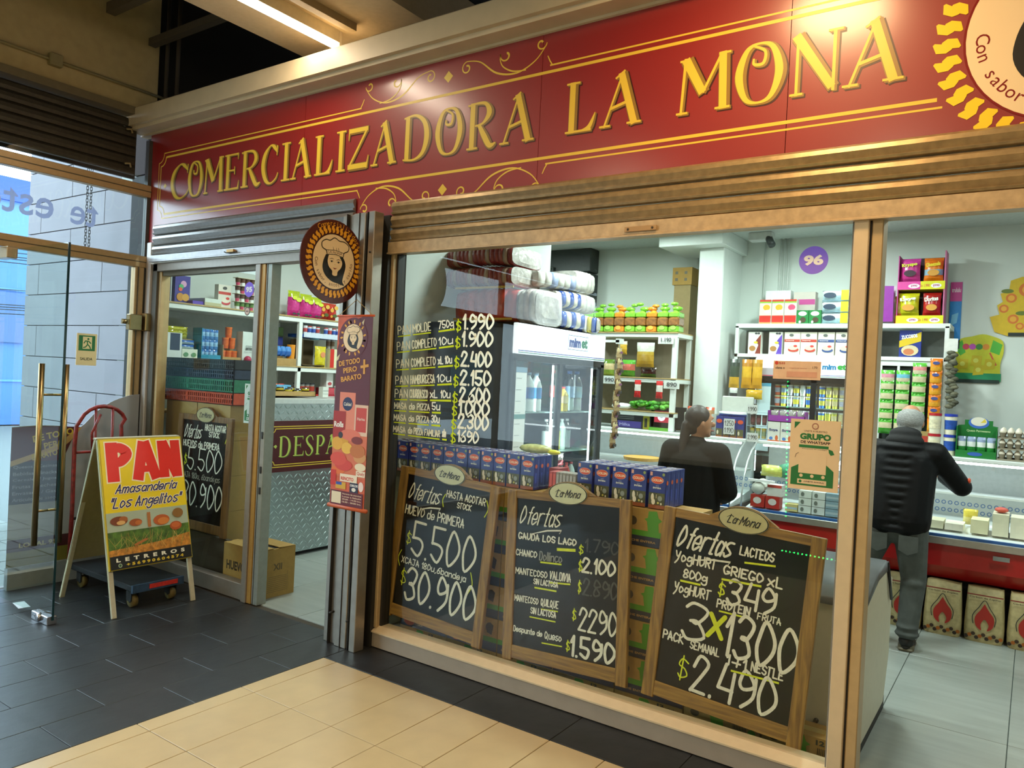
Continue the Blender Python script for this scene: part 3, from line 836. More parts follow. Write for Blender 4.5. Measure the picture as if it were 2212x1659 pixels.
# the round emblem (used three times)
MAR, MAR2 = M('#4a120c', 0.4, noise=0.02), M('#7a0e0a', 0.3, noise=0.02)
EMB, YEL = M('#e8cfa6', 0.5, noise=0.0), M('#e0a020', 0.5, noise=0.0)
BLK = M('#0c0a09', 0.5, noise=0.0)
def emblem(b, fr, a, c, r, rope=YEL, script=False, face=True, n=38, tiny=False):
    b.disc(fr, a, c, r, EMB, 2, n=48)
    b.ring(fr, a, c, r, r * 1.025, MAR2 if script else BLK, 3, 48)
    for i in range(n):
        t = 2 * PI * i / n
        pts = []
        for q in (-1, -0.6, -0.2, 0.2, 0.6, 1):
            tt = t + 0.035 * math.sin(q * PI) - 0.03 * q
            rr_ = r * (1.19 + 0.135 * q)
            pts.append((a + rr_ * math.cos(tt), c + rr_ * math.sin(tt), r * 0.14 * (1 - 0.8 * abs(q) ** 3)))
        b.rib(fr, pts, rope, 2)
    if not tiny: arc_up(b, fr, 'Con sabor, antojo y cariño', a, c, r * 0.84, PI * 0.98, PI * 2.02, r * 0.2, MAR if not script else MAR2)
    s = r
    # hair
    hair = cat_rom([(-0.30, 0.22), (-0.38, -0.02), (-0.40, -0.28), (-0.30, -0.52), (-0.08, -0.70), (0.18, -0.76), (0.40, -0.80), (0.33, -0.66), (0.36, -0.45), (0.42, -0.15), (0.40, 0.05), (0.32, 0.22)], 4)
    b.poly(fr, [(a + x * s * 1.34, c + y * s * 1.02) for x, y in hair], BLK, 3)
    fc = cat_rom([(-0.20, 0.22), (-0.235, 0.0), (-0.18, -0.20), (-0.06, -0.33), (-0.05, -0.46), (0.02, -0.50), (0.12, -0.47), (0.14, -0.33), (0.25, -0.18), (0.29, 0.02), (0.18, 0.22)], 4)
    b.poly(fr, [(a + x * s * 1.34, c + y * s * 1.02) for x, y in fc], EMB, 4)
    for ex in (-0.09, 0.155):
        b.disc(fr, a + ex * 1.34 * s, c + 0.0 * s, 0.042 * s, BLK, 5, 0.03 * s, 10)
        b.rib(fr, [(a + (ex - 0.08) * 1.34 * s, c + 0.075 * s, 0.012 * s), (a + ex * 1.34 * s, c + 0.115 * s, 0.024 * s), (a + (ex + 0.08) * 1.34 * s, c + 0.09 * s, 0.01 * s)], BLK, 5)
        b.rib(fr, [(a + (ex - 0.065) * 1.34 * s, c + 0.0 * s, 0.008 * s), (a + ex * 1.34 * s, c + 0.035 * s, 0.018 * s), (a + (ex + 0.065) * 1.34 * s, c + 0.015 * s, 0.008 * s)], BLK, 5)
    b.poly(fr, [(a + x * s * 1.34, c + y * s * 1.02) for x, y in ((-0.05, -0.21), (0.03, -0.27), (0.12, -0.21), (0.04, -0.225))], MAR2, 5)
    b.rib(fr, [(a + 0.02 * s, c - 0.10 * s, 0.01 * s), (a + 0.05 * s, c - 0.105 * s, 0.014 * s)], BLK, 5)
    # chef hat
    hat = cat_rom([(-0.27, 0.24), (-0.30, 0.36), (-0.44, 0.44), (-0.46, 0.62), (-0.32, 0.74), (-0.18, 0.74), (-0.02, 0.86), (0.16, 0.78), (0.34, 0.78), (0.50, 0.66), (0.48, 0.48), (0.34, 0.38), (0.32, 0.24)], 5)
    b.poly(fr, [(a + x * s * 1.34, c + y * s * 1.02) for x, y in hat], EMB, 5)
    b.rib(fr, [(a + x * s * 1.34, c + y * s * 1.02, 0.034 * s) for x, y in hat], BLK, 6)
    b.rib(fr, [(a - 0.40 * s, c + 0.38 * s, 0.02 * s), (a + 0.02 * s, c + 0.43 * s, 0.02 * s), (a + 0.44 * s, c + 0.38 * s, 0.02 * s)], BLK, 6)
    b.rib(fr, [(a - 0.36 * s, c + 0.23 * s, 0.02 * s), (a + 0.02 * s, c + 0.28 * s, 0.02 * s), (a + 0.43 * s, c + 0.23 * s, 0.02 * s)], BLK, 6)
    for x in (-0.06, 0.10, 0.2): b.rib(fr, [(a + x * s, c + 0.43 * s, 0.02 * s), (a + (x - 0.03) * s, c + 0.54 * s, 0.008 * s)], BLK, 6)
    if not tiny: text(b, fr, 'LA MONA', a - 0.3 * s, c + 0.29 * s, a + 0.36 * s, c + 0.385 * s, MAR, 6, 0.0)
def arc_up(b, fr, s, ca, cb, r, t0, t1, h, m, k=3):                    # letters upright along the lower half of a circle
    n = len(s)
    for i, ch in enumerate(s):
        if ch == ' ': continue
        t = t0 + (t1 - t0) * (i + 0.5) / n
        vs, fs = sans(ch, 0.0)
        if not vs: continue
        xm = (min(v[0] for v in vs) + max(v[0] for v in vs)) / 2
        ux, uy, vx, vy = -math.sin(t), math.cos(t), -math.cos(t), -math.sin(t)
        b.add([fr.p(ca + r * math.cos(t) + ((x - xm) * ux + (y - 0.3) * vx) * h, cb + r * math.sin(t) + ((x - xm) * uy + (y - 0.3) * vy) * h, 0.0006 * k) for x, y in vs], fs, m)
def arc_over(b, fr, s, ca, cb, r, t0, t1, h, m, k=3):
    n = len(s)
    for i, ch in enumerate(s):
        if ch == ' ': continue
        t = t0 + (t1 - t0) * (i + 0.5) / n
        vs, fs = sans(ch, 0.0)
        xm = (min(v[0] for v in vs) + max(v[0] for v in vs)) / 2
        ux, uy, vx, vy = math.sin(t), -math.cos(t), math.cos(t), math.sin(t)
        b.add([fr.p(ca + r * math.cos(t) + ((x - xm) * ux + (y - 0.3) * vx) * h, cb + r * math.sin(t) + ((x - xm) * uy + (y - 0.3) * vy) * h, 0.0006 * k) for x, y in vs], fs, m)
b = B()
emblem(b, FY(0, 0, 0), 0.055, 3.135, 0.345, rope=M('#f0cc20', 0.35, noise=0.0), script=True, n=36)
b.build('emblem', sg, 'round cream emblem with a woman in a chef hat inside a yellow rope ring')

# hanging round sign
hs = thing('hanging_sign', 'round maroon projecting sign with yellow rope ring hung between door and window', 'sign', (-3.48, -0.3, 2.1))
b = B()
R0 = 0.252
pts = [( -0.35 + R0 * math.cos(t), 2.365 + R0 * 0.99 * math.sin(t)) for t in [0.52 + (2 * PI - 1.04) * i / 40 for i in range(41)]]
b.extr(F((-3.485, 0, 0), (0, 1, 0), (0, 0, 1)), [(p[0], p[1]) for p in pts] + [(-0.04, 2.24), (-0.04, 2.495)], -0.004, 0.004, MAR)
b.build('plate', hs)
b = B()
fr = FX(-3.4805, 0, 0)
emblem(b, fr, -0.35, 2.365, 0.162)
arc_over(b, fr, 'Comercializadora', -0.35, 2.365, 0.226, PI * 0.70, PI * 0.16, 0.042, YEL)
b.build('emblem', hs)
for y in (-0.075, -0.05):
    for z in (2.28, 2.44):
        b = B(); b.ell((-3.479, y, z), 0.005, 0.008, 0.008, M('#c8a070', 0.3, metal=0.9), 8, 5); b.build('rivet', hs)
b = B(); b.box(-3.5, -3.47, -0.05, -0.0, 2.23, 2.5, M('#6e6a66', 0.4, metal=0.7)); b.build('bracket', hs)

# steel posts between door and window
PS = M('#9b958c', 0.34, metal=0.75, noise=0.08, scale=18, bump=0.02)
PSD = M('#1b1a18', 0.6)
b = B()
b.box(-3.64, -3.35, -0.03, 0.1, 0, 2.7, PSD)
b.box(-3.66, -3.555, -0.13, -0.05, 0, 2.7, PS, 0.004)
b.box(-3.543, -3.44, -0.15, -0.05, 0, 2.7, PS, 0.004)
b.box(-3.438, -3.405, -0.135, -0.04, 0, 2.7, PS, 0.003)
b.box(-3.40, -3.35, -0.16, -0.08, 0, 2.7, PS, 0.003)
for x in (-3.60, -3.49, -3.42): b.box(x, x + 0.004, -0.155, -0.1, 0, 2.7, PSD)
for x, z in ((-3.575, 0.2), (-3.422, 0.18), (-3.375, 2.45)): b.cyl((x, -0.165, z), (x, -0.13, z), 0.007, PSD, 8)
b.build('trim_8', kind='structure')

# left front: jamb, glass panel, mullion, door head
GREY = M('#8f8880', 0.4, metal=0.45, noise=0.05)
WJ = M('#b8b2b0', 0.4, metal=0.3, noise=0.04)
b = B()
b.box(-6.125, -6.06, -0.02, 0.05, 0, 2.7, WJ, 0.004)
b.box(-6.055, -5.99, 0.0, 0.1, 0, 2.52, M('#4a453c', 0.5))
b.box(-6.0, -5.955, 0.02, 0.1, 0, 2.46, CREAM2, 0.003)
b.box(-6.05, -3.64, 0.0, 0.1, 2.46, 2.53, GREY, 0.003)
b.box(-5.96, -4.7, 0.03, 0.09, 2.425, 2.46, ALUD)
b.box(-5.96, -4.66, 0.02, 0.1, 0, 0.12, GREY, 0.004)
b.box(-4.70, -4.645, 0.0, 0.1, 0, 2.46, GREY, 0.003)
b.box(-4.645, -4.60, 0.012, 0.1, 0, 2.46, M('#a8803f', 0.4, metal=0.3), 0.002)
b.box(-4.60, -4.535, 0.02, 0.1, 0, 2.46, M('#8c9088', 0.4, metal=0.4), 0.002)
b.box(-4.585, -4.58, 0.018, 0.021, 0, 2.46, PSD)
for z in (1.20, 0.95, 0.80): b.box(-4.567, -4.55, 0.015, 0.021, z, z + 0.05, PSD)
w1 = b.build('window_1', kind='structure')
b = B(); b.box(-5.955, -4.7, 0.05, 0.058, 0.12, 2.425, GLASS); b.build('pane', w1)
# window front: sill, posts
b = B()
SILL = M('#96897a', 0.5, metal=0.1, noise=0.05, scale=12)
b.box(-3.37, -0.62, -0.01, 0.1, 0.004, 0.095, SILL, 0.002)
b.extr(F((-3.37, 0, 0), (0, 1, 0), (0, 0, 1)), [(-0.02, 0.095), (-0.02, 0.103), (0.03, 0.128), (0.1, 0.128), (0.1, 0.095)], 0, 2.75, CREAM)
b.box(-3.37, -3.33, 0.0, 0.1, 0.12, 2.48, CREAM2, 0.003)
b.box(-3.33, -3.315, 0.03, 0.1, 0.12, 2.48, PSD)
b.box(-0.675, -0.662, 0.02, 0.1, 0.0, 2.48, M('#77736c', 0.4), 0.002)
b.box(-0.662, -0.602, -0.02, 0.1, 0.0, 2.48, CREAM, 0.004)
b.box(-0.602, -0.594, 0.0, 0.1, 0.0, 2.48, PSD)
b.box(-0.594, -0.55, -0.005, 0.1, 0.0, 2.48, CREAM2, 0.004)
b.box(1.35, 1.42, 0.0, 0.1, 0.0, 2.48, CREAM, 0.004)
b.box(-3.37, 5.9, 0.03, 0.1, 2.47, 2.53, CREAM2)
w2 = b.build('window_2', kind='structure')
b = B(); b.box(-3.32, -0.67, 0.05, 0.058, 0.128, 2.47, GLASS); b.build('pane', w2)
b = B(); b.tube([(-3.285, 0.062, 2.46), (-3.28, 0.064, 1.9), (-3.275, 0.062, 1.55)], 0.003, BLK, 5); b.build('wire', w2)

# roller shutters over door and window
def shutter(name, x0, x1, zb, lab, m, m2, first_h=0.075):
    t = thing(name, lab, 'shutter', ((x0 + x1) / 2, 0, zb))
    b = B()
    b.extr(F((x0, 0, 0), (0, 1, 0), (0, 0, 1)), [(-0.045, zb), (-0.045, zb + 0.008), (-0.035, zb + 0.012), (-0.035, zb + first_h), (-0.01, zb + first_h), (-0.01, zb)], 0, x1 - x0, m, False)
    b.build('bottom_bar', t)
    z = zb + first_h
    for i in range(3):
        b = B()
        p = [(-0.010, z), (-0.030, z + 0.006), (-0.034, z + 0.016), (-0.018, z + 0.022), (-0.022, z + 0.03), (-0.034, z + 0.05), (-0.030, z + 0.07), (-0.016, z + 0.082), (-0.008, z + 0.084), (-0.008, z)]
        b.extr(F((x0 + 0.01, 0, 0), (0, 1, 0), (0, 0, 1)), p, 0, x1 - x0 - 0.02, m2)
        b.build('slat', t)
        z += 0.085
    return t
s1 = shutter('roller_shutter', -6.04, -3.67, 2.53, 'grey steel roller shutter rolled up above the left door', M('#9c9a9c', 0.35, metal=0.6, noise=0.08), M('#8a8886', 0.35, metal=0.6, noise=0.1), 0.055)
b = B(); b.box(-4.98, -4.9, -0.055, -0.035, 2.553, 2.573, M('#b08a50', 0.4, metal=0.5)); b.tube([(-5.02, -0.045, 2.56), (-4.99, -0.05, 2.55), (-4.86, -0.05, 2.552)], 0.004, DARKM); b.build('latch', s1)
s2 = shutter('roller_shutter', -3.35, 5.6, 2.455, 'cream steel roller shutter rolled up above the shop window', M('#b39a76', 0.38, metal=0.3, noise=0.16, scale=26, bump=0.05), M('#a08a66', 0.32, metal=0.5, noise=0.18, scale=26))
b = B()
b.box(-1.72, -1.55, -0.049, -0.044, 2.478, 2.502, M('#a08056', 0.5)); b.cyl((-1.70, -0.052, 2.49), (-1.70, -0.04, 2.49), 0.006, DARKM, 8); b.cyl((-1.57, -0.052, 2.49), (-1.57, -0.04, 2.49), 0.006, DARKM, 8)
b.build('handle_plate', s2)

# tube lamp and round passage lamp housings
for i, (x, y, z, L) in enumerate(HALL_TUBES):
    t = thing('tube_lamp', ['long lit tube lamp under the pale beam, ending at the sign'][0] if i == 0 else 'lit tube lamp hanging in the hall, %s from the sign, out of the photo' % ORD[i], 'lamp', (x, y, z - 0.03))
    b = B(); b.cyl((x, y - L / 2, z), (x, y + L / 2, z), 0.019, M('#fff0dc', 0.4, noise=0, emit=14), 12); b.build('tube', t)
    b = B(); b.box(x - 0.03, x + 0.03, y - L / 2, y + L / 2, z + 0.022, z + 0.10, M('#cfc4a6', 0.5)); b.build('housing', t)
    b = B(); b.box(x - 0.03, x + 0.03, y + L / 2, y + L / 2 + 0.02, z - 0.025, z + 0.10, M('#e6dcc4', 0.5)); b.build('end_cap', t)
    b = B(); b.box(x - 0.03, x + 0.03, y - L / 2 - 0.02, y - L / 2, z - 0.025, z + 0.10, M('#e6dcc4', 0.5)); b.build('end_cap', t)
b = B(); b.box(-3.80, -3.74, -0.62, -0.02, 3.93, 3.98, M('#a08a60', 0.6)); tag(b.build('cable_trunking'), 'short cream cable trunking on the beam beside the tube lamp', 'trunking')
t = thing('passage_lamp', 'round warm lamp above the passage, reflected in the sign, out of the photo', 'lamp', (SPOT[0], SPOT[1], SPOT[2]))
b = B(); b.lathe([(0.26, 0), (0.27, 0.02), (0.2, 0.06), (0.02, 0.1)], SPOT, M('#d8c8a8', 0.5)); b.build('shade', t)
b = B(); b.lathe([(0.0, -0.012), (0.20, -0.008), (0.255, 0.0)], SPOT, M('#ffb050', 0.4, noise=0, emit=5)); b.build('diffuser', t)
b = B(); b.cyl((SPOT[0], SPOT[1], SPOT[2] + 0.09), (SPOT[0], SPOT[1], 4.9), 0.006, DARKM, 6); b.build('cord', t)
for i, (x, y) in enumerate(SHOP_LAMPS):
    t = thing('ceiling_lamp', 'round white lamp on the shop ceiling, %s of seven, above the frame' % ORD[i], 'lamp', (x, y, 3.2), 'ceiling lamps of the shop')
    b = B(); b.lathe([(0.165, -0.045), (0.175, -0.03), (0.175, 0.0)], (x, y, 3.25), M('#dfe3e0', 0.5), 24); b.build('rim', t)
    b = B(); b.lathe([(0.0, -0.048), (0.155, -0.046), (0.163, -0.042)], (x, y, 3.25), M('#f2fff8', 0.4, noise=0, emit=8), 24); b.build('diffuser', t)

# green light string across the hall: it shows only as a reflection in the window glass
ls = thing('green_light_string', 'string of green led dots across the hall, seen reflected in the shop window', 'lights', (-2.0, -4.32, 0))
LED_A = (((-2.06, -4.3, 1.87), (-2.01, -4.3, 0.48)), 34)
LED_B = (((-2.03, -4.3, 0.13), (-1.48, -4.3, 0.12)), 15)
b = B(); b.tube([(-2.06, -4.34, 1.9), (-2.0, -4.34, 0.02)], 0.012, DARKM, 8); b.build('post', ls)
b = B(); b.box(-2.1, -1.45, -4.36, -4.33, 0.0, 0.11, DARKM); b.build('foot_rail', ls)
LEDG = M('#20ff60', 0.4, noise=0, emit=55)
for pts, n_ in (LED_A, LED_B):
    b = B()
    for i in range(n_):
        f = i / (n_ - 1)
        c = tuple(pts[0][k] + (pts[1][k] - pts[0][k]) * f for k in range(3))
        b.ell(c, 0.009, 0.009, 0.009, LEDG, 6, 4)
    b.build('led_dots', ls, kind='stuff')

# ================================================================ boxes, bags, bottles
def front(kind, x, y, z, w, d):
    return FY(x - w / 2, y - d / 2, z) if kind == 'y' else FX(x + d / 2, y - w / 2, z)
def carton(name, label, cat, group, x, y, z, w, d, h, base, prints=None, face='y', rough=0.5, parent=None, side=None):
    b = B()                                                # w along the front, d deep
    m = M(base, rough, noise=0.04)
    if face == 'y': b.box(x - w / 2, x + w / 2, y - d / 2, y + d / 2, z, z + h, m)
    else: b.box(x - d / 2, x + d / 2, y - w / 2, y + w / 2, z, z + h, m)
    if prints: prints(b, front(face, x, y, z, w, d), w, h)
    if side: side(b, FX(x + w / 2, y - d / 2, z) if face == 'y' else FY(x - d / 2, y - w / 2, z), d, h)
    return b.build(name, parent, label, cat, group)
def flat(h): return M(h, 0.5, noise=0.0)
def bands(*bs):                                            # horizontal colour bands (lo, hi, colour)
    def f(b, fr, w, h):
        for i, (lo, hi, c) in enumerate(bs): b.rect(fr, 0.002, lo * h, w - 0.002, hi * h, flat(c), 1 + i)
    return f
def both(*fs):
    def f(b, fr, w, h):
        for g in fs: g(b, fr, w, h)
    return f
def dots(*ds):                                             # ellipses (u, v, ru, rv, colour)
    def f(b, fr, w, h):
        for i, (u, v, ru, rv, c) in enumerate(ds): b.disc(fr, u * w, v * h, ru * w, flat(c), 5 + i, rv * h, 14)
    return f
def word(s, u0, v0, u1, v1, c, bold=0.02, k=12, rot=0.0):
    def f(b, fr, w, h): text(b, fr, s, u0 * w, v0 * h, u1 * w, v1 * h, flat(c), k, bold, rot=rot)
    return f
def bag(name, label, cat, group, x, y, z, w, d, h, cols, face='y', crimp=True, rough=0.25, top=None, parent=None, prints=None, lean=0.0, rotz=0.0):
    n = 8                                                  # pillow pack with crimped ends
    b = B()
    ca, sa = math.cos(rotz), math.sin(rotz)
    def P(u, v, s_):
        a = max(0.0, math.sin(PI * min(max(u, 0), 1))) ** 0.45
        c = max(0.0, math.sin(PI * min(max(v, 0.0), 1))) ** 0.5
        t = s_ * d / 2 * a * c
        ww = w * (0.94 + 0.06 * abs(2 * v - 1) ** 2)
        px, pz = (u - 0.5) * ww, v * h
        t += 0.004 * math.sin(u * 23 + v * 17) * (1 if s_ > 0 else 1) + lean * v
        if face == 'y': q = (px, -t, pz)
        else: q = (t, px, pz)
        return (x + q[0] * ca - q[1] * sa, y + q[0] * sa + q[1] * ca, z + q[2])
    m_ = [M(c, rough, noise=0.12, scale=40, coat=0.3) for c in cols]
    for s_ in (1, -1):
        vs = [P(i / n, j / n, s_) for j in range(n + 1) for i in range(n + 1)]
        for j in range(n):
            m = m_[min(int(j / n * len(cols)), len(cols) - 1)]
            fs = []
            for i in range(n):
                q = (i + j * (n + 1), i + 1 + j * (n + 1), i + 1 + (j + 1) * (n + 1), i + (j + 1) * (n + 1))
                fs.append(q if (s_ > 0) else q[::-1])
            b.add(vs, fs, m, True)
    if prints:
        fr = (FY(x - w / 2, y - d / 2 - 0.001, z) if face == 'y' else FX(x + d / 2 + 0.001, y - w / 2, z))
        if rotz: fr = None
        if fr: prints(b, fr, w, h)
    return b.build(name, parent, label, cat, group)
def bottle(name, label, group, x, y, z, r, h, body, cap, lab=None, parent=None, clear=False):
    t = thing(name, label, 'bottle', (x, y, z), group)
    mb_ = PLASTIC if clear else M(body, 0.2, noise=0.02)
    b = B()
    b.lathe([(r * 0.9, 0), (r, 0.03 * h), (r, 0.28 * h), (r * 0.93, 0.36 * h), (r, 0.44 * h), (r, 0.66 * h), (r * 0.7, 0.8 * h), (r * 0.35, 0.9 * h), (r * 0.35, 0.94 * h)], (x, y, z), mb_, 14)
    b.build('body', t)
    b = B(); b.cyl((x, y, z + 0.93 * h), (x, y, z + h), r * 0.42, M(cap, 0.4, noise=0), 12); b.build('cap', t)
    if lab:
        b = B(); b.lathe([(r * 1.02, 0.34 * h), (r * 1.02, 0.62 * h)], (x, y, z), M(lab, 0.4, noise=0.1), 14); b.build('bottle_label', t)
    if clear and body != '#ffffff':
        b = B(); b.lathe([(r * 0.85, 0.02 * h), (r * 0.93, 0.04 * h), (r * 0.93, 0.62 * h), (0.0, 0.63 * h)], (x, y, z), M(body, 0.15, noise=0.0), 14); b.build('drink', t)
    return t
def tub(name, label, cat, group, x, y, z, r, h, col, lid, prints=None, face='y'):
    t = thing(name, label, cat, (x, y, z), group)
    b = B(); b.lathe([(r * 0.86, 0), (r * 0.98, 0.9 * h)], (x, y, z), M(col, 0.4, noise=0.05), 14)
    b.lathe([(r * 0.94, 0.25 * h), (r * 1.0, 0.7 * h)], (x, y, z), M(prints or col, 0.5, noise=0.2, scale=60), 14)
    b.build('body', t)
    b = B(); b.lathe([(r * 1.04, 0.88 * h), (r * 1.04, h), (0, h)], (x, y, z), M(lid, 0.4, noise=0), 14); b.build('lid', t)
    return t
CARD = M('#a98a55', 0.85, noise=0.08)
def openbox(name, label, cat, group, x0, x1, y0, y1, z0, z1, m, th=0.006, prints=None, face='y', low=None):
    b = B()
    zf = low or z1
    b.box(x0, x1, y0, y1, z0, z0 + th, m)
    b.box(x0, x1, y1 - th, y1, z0, z1 if face == 'y' else zf, m)
    b.box(x0, x1, y0, y0 + th, z0, zf if face == 'y' else z1, m) if face == 'y' else b.box(x0, x1, y0, y0 + th, z0, z1, m)
    b.box(x0, x0 + th, y0, y1, z0, z1, m)
    b.box(x1 - th, x1, y0, y1, z0, z1 if face == 'y' else zf, m)
    if prints: prints(b, FY(x0, y0, z0) if face == 'y' else FX(x1, y0, z0), (x1 - x0) if face == 'y' else (y1 - y0), zf - z0)
    return b.build(name, None, label, cat, group)

# ================================================================ LEFT ROOM: shelves, counter
SHW = M('#dfe6e2', 0.5, noise=0.02)
PLY = M('#b09560', 0.7, noise=0.1)
sh = thing('shelf_unit', 'white framed wall shelving with plywood boards behind the diamond plate counter', 'shelf', (-6.4, 1.3, 0))
for z in (1.28, 1.73, 2.235):
    b = B(); b.box(-6.6, -6.2, 0.12, 2.9, z - 0.045, z, SHW, 0.003); b.build('rail', sh)
    b = B(); b.box(-6.6, -6.19, 0.12, 2.9, z, z + 0.012, PLY); b.build('shelf_board', sh)
for y in (0.12, 1.66, 2.86):
    for x in (-6.24, -6.6):
        b = B(); b.box(x, x + 0.04, y, y + 0.045, 0, 2.19, SHW, 0.003); b.build('upright', sh)
b = B(); b.box(-6.615, -6.6, 0.12, 2.9, 1.28, 2.2, M('#aab0aa', 0.8)); b.build('back_panel', sh)
T1, T2, T3 = 2.248, 1.743, 1.293
AZ = dots((0.55, 0.7, 0.2, 0.12, '#d9a4c8'), (0.4, 0.6, 0.16, 0.09, '#4fae6a'), (0.35, 0.5, 0.13, 0.07, '#e05a3a'), (0.35, 0.22, 0.24, 0.15, '#c88a28'), (0.7, 0.22, 0.24, 0.14, '#d8a03a'))
carton('cereal_box', 'dark biscuit box with grey corner, leftmost on the top shelf behind the left pane', 'box', None, -6.32, 0.235, T1, 0.14, 0.06, 0.25, '#2b2f5c', both(bands((0.6, 1, '#2f3b40')), word('ENA', .1, .5, .6, .6, '#d8e4e8'), dots((0.3, 0.3, 0.26, 0.13, '#c9892e'), (0.6, 0.12, 0.3, 0.1, '#b87a24'))), 'x')
carton('cereal_box', 'purple cereal box with colourful picture on the top shelf behind the left pane', 'box', None, -6.32, 0.42, T1, 0.145, 0.05, 0.245, '#3c3390', AZ, 'x')
carton('candy_box', 'flat violet candy box lying between the cereal box and the white carton', 'box', None, -6.3, 0.53, T1, 0.12, 0.18, 0.03, '#5a3fb0', None, 'x')
carton('candy_box', 'low white carton lying open on the top shelf behind the left pane', 'box', None, -6.32, 0.665, T1, 0.17, 0.25, 0.065, '#cfd8cf', bands((0.0, 0.45, '#b9b48c')), 'x')
carton('cereal_box', 'cream oat box with red band and bowl on the top shelf behind the left pane', 'box', None, -6.3, 0.83, T1, 0.135, 0.06, 0.215, '#dcd6c8', both(bands((0.58, 0.7, '#c03c30')), dots((0.5, 0.86, 0.16, 0.07, '#4a4a48'), (0.6, 0.25, 0.36, 0.12, '#c8404a'), (0.58, 0.32, 0.33, 0.1, '#e6dccb'), (0.72, 0.42, 0.14, 0.06, '#d04038'))), 'x')
yg = thing('yoghurt_multipack', 'stacked plastic multipack of dessert cups beside the oat box on the top shelf', 'multipack', (-6.3, 1.02, T1))
for i in range(4):
    for j in range(4):
        b = B()
        yy, zz = 0.945 + 0.052 * j, T1 + 0.075 * i
        b.lathe([(0.018, 0), (0.024, 0.06)], (-6.24, yy, zz), M('#c8486a' if (i + j) % 2 else '#e8ecec', 0.4), 10)
        b.lathe([(0.0235, 0.03), (0.0265, 0.068), (0, 0.068)], (-6.24, yy, zz), M('#58803a' if i < 1 else '#5c3f34', 0.4), 10)
        b.build('cup', yg)
for i in range(4):
    b = B(); b.box(-6.28, -6.2, 0.915, 1.135, T1 + 0.069 + 0.075 * i, T1 + 0.0735 + 0.075 * i, M('#c7c0a0', 0.5)); b.build('tray', yg)
PK = dots((0.3, 0.72, 0.2, 0.07, '#d2e03a'), (0.65, 0.66, 0.24, 0.08, '#d2e03a'), (0.3, 0.12, 0.16, 0.04, '#333a3a'), (0.62, 0.12, 0.16, 0.04, '#333a3a'))
for i, (yy, n_) in enumerate(((1.70, 'left'), (1.84, 'middle'), (1.96, 'right'))):
    bag('snack_bag', 'glossy pink snack bag, %s of three on the top shelf near the round sign' % n_, 'snack bag', 'pink snack bags', -6.36 + 0.02 * i, yy, T1, 0.15, 0.11, 0.27 - 0.02 * i, ['#c52a80', '#d23a90', '#cf3a8c', '#b8c828'], 'x', prints=PK)
for i, (yy, n_) in enumerate(((2.07, 'left'), (2.19, 'right'))):
    bag('snack_bag', 'red snack bag with yellow rings, %s of two beside the pink bags' % n_, 'snack bag', 'red snack bags', -6.34, yy, T1, 0.14, 0.10, 0.19, ['#b01c1c', '#c22a20', '#c8381c'], 'x', prints=dots((0.3, 0.6, 0.18, 0.12, '#e0a83a'), (0.7, 0.75, 0.2, 0.12, '#e0b04a'), (0.6, 0.3, 0.22, 0.1, '#4d5a20'), (0.25, 0.25, 0.12, 0.08, '#d89a30')))
# second shelf
bx = openbox('carton', 'brown carton of yellow bags on the middle shelf behind the left pane', 'box', None, -6.58, -6.3, 0.2, 0.55, T2, T2 + 0.19, CARD)
for i in range(3): bag('snack_bag', 'yellow green bag lying in the brown carton, %s from below' % ORD[i], 'snack bag', 'yellow bags in the brown carton', -6.38, 0.44, T2 + 0.19 + 0.03 * i, 0.2, 0.03, 0.05, ['#a8a41c', '#b8b424'], 'x')
carton('carton', 'tall white display carton with a dark window at the left end of the middle shelf', 'box', None, -6.25, 0.29, T2, 0.19, 0.08, 0.235, '#d3dcda', both(bands(), lambda b, fr, w, h: b.rect(fr, w * .42, h * .35, w * .9, h * .98, flat('#1f2744'), 1)), 'x')
carton('carton', 'low white and green tray carton of blue wrapped bars on the middle shelf', 'box', None, -6.25, 0.465, T2, 0.15, 0.08, 0.10, '#d5dccb', dots((0.25, 0.5, 0.16, 0.2, '#5a8a5a'), (0.75, 0.5, 0.16, 0.2, '#5a8a5a')), 'x')
for i in range(2): bag('snack_bag', 'blue and silver bar pack above the white green tray, %s from below' % ORD[i], 'snack bag', 'blue bar packs', -6.26, 0.465, T2 + 0.10 + 0.04 * i, 0.14, 0.05, 0.04, ['#9fb0b8', '#2a5aa8'], 'x')
bk = openbox('carton', 'turquoise display carton full of clear blue packets on the middle shelf', 'box', None, -6.34, -6.2, 0.57, 0.77, T2, T2 + 0.30, M('#1f86a8', 0.5), low=T2 + 0.06, face='x')
for i in range(4):
    for j in range(3): bag('snack_bag', 'clear blue sweet packet in the turquoise carton, %s column, %s row from below' % (ORD[i], ORD[j]), 'snack bag', 'clear blue packets in the turquoise carton', -6.235 - 0.02 * (2 - j) * 0, 0.60 + 0.045 * i, T2 + 0.01 + 0.09 * j, 0.045, 0.03, 0.10, ['#3f78b8', '#88b4d8', '#3a70b4'], 'x', rough=0.15)
oj = openbox('carton', 'low brown tray of orange topped jars on the middle shelf', 'box', None, -6.34, -6.2, 0.79, 0.99, T2, T2 + 0.16, CARD, face='x', low=T2 + 0.05)
for i, (yy, zz) in enumerate(((0.83, 0.01), (0.895, 0.01), (0.955, 0.01), (0.86, 0.13), (0.93, 0.13), (0.89, 0.23))):
    tub('candy_jar', 'orange wrapped jar, %s in the brown tray pyramid on the middle shelf' % ORD[i], 'jar', 'orange jars', -6.27, yy, T2 + zz, 0.031, 0.10, '#cf5a18', '#e0701c', '#d8651c')
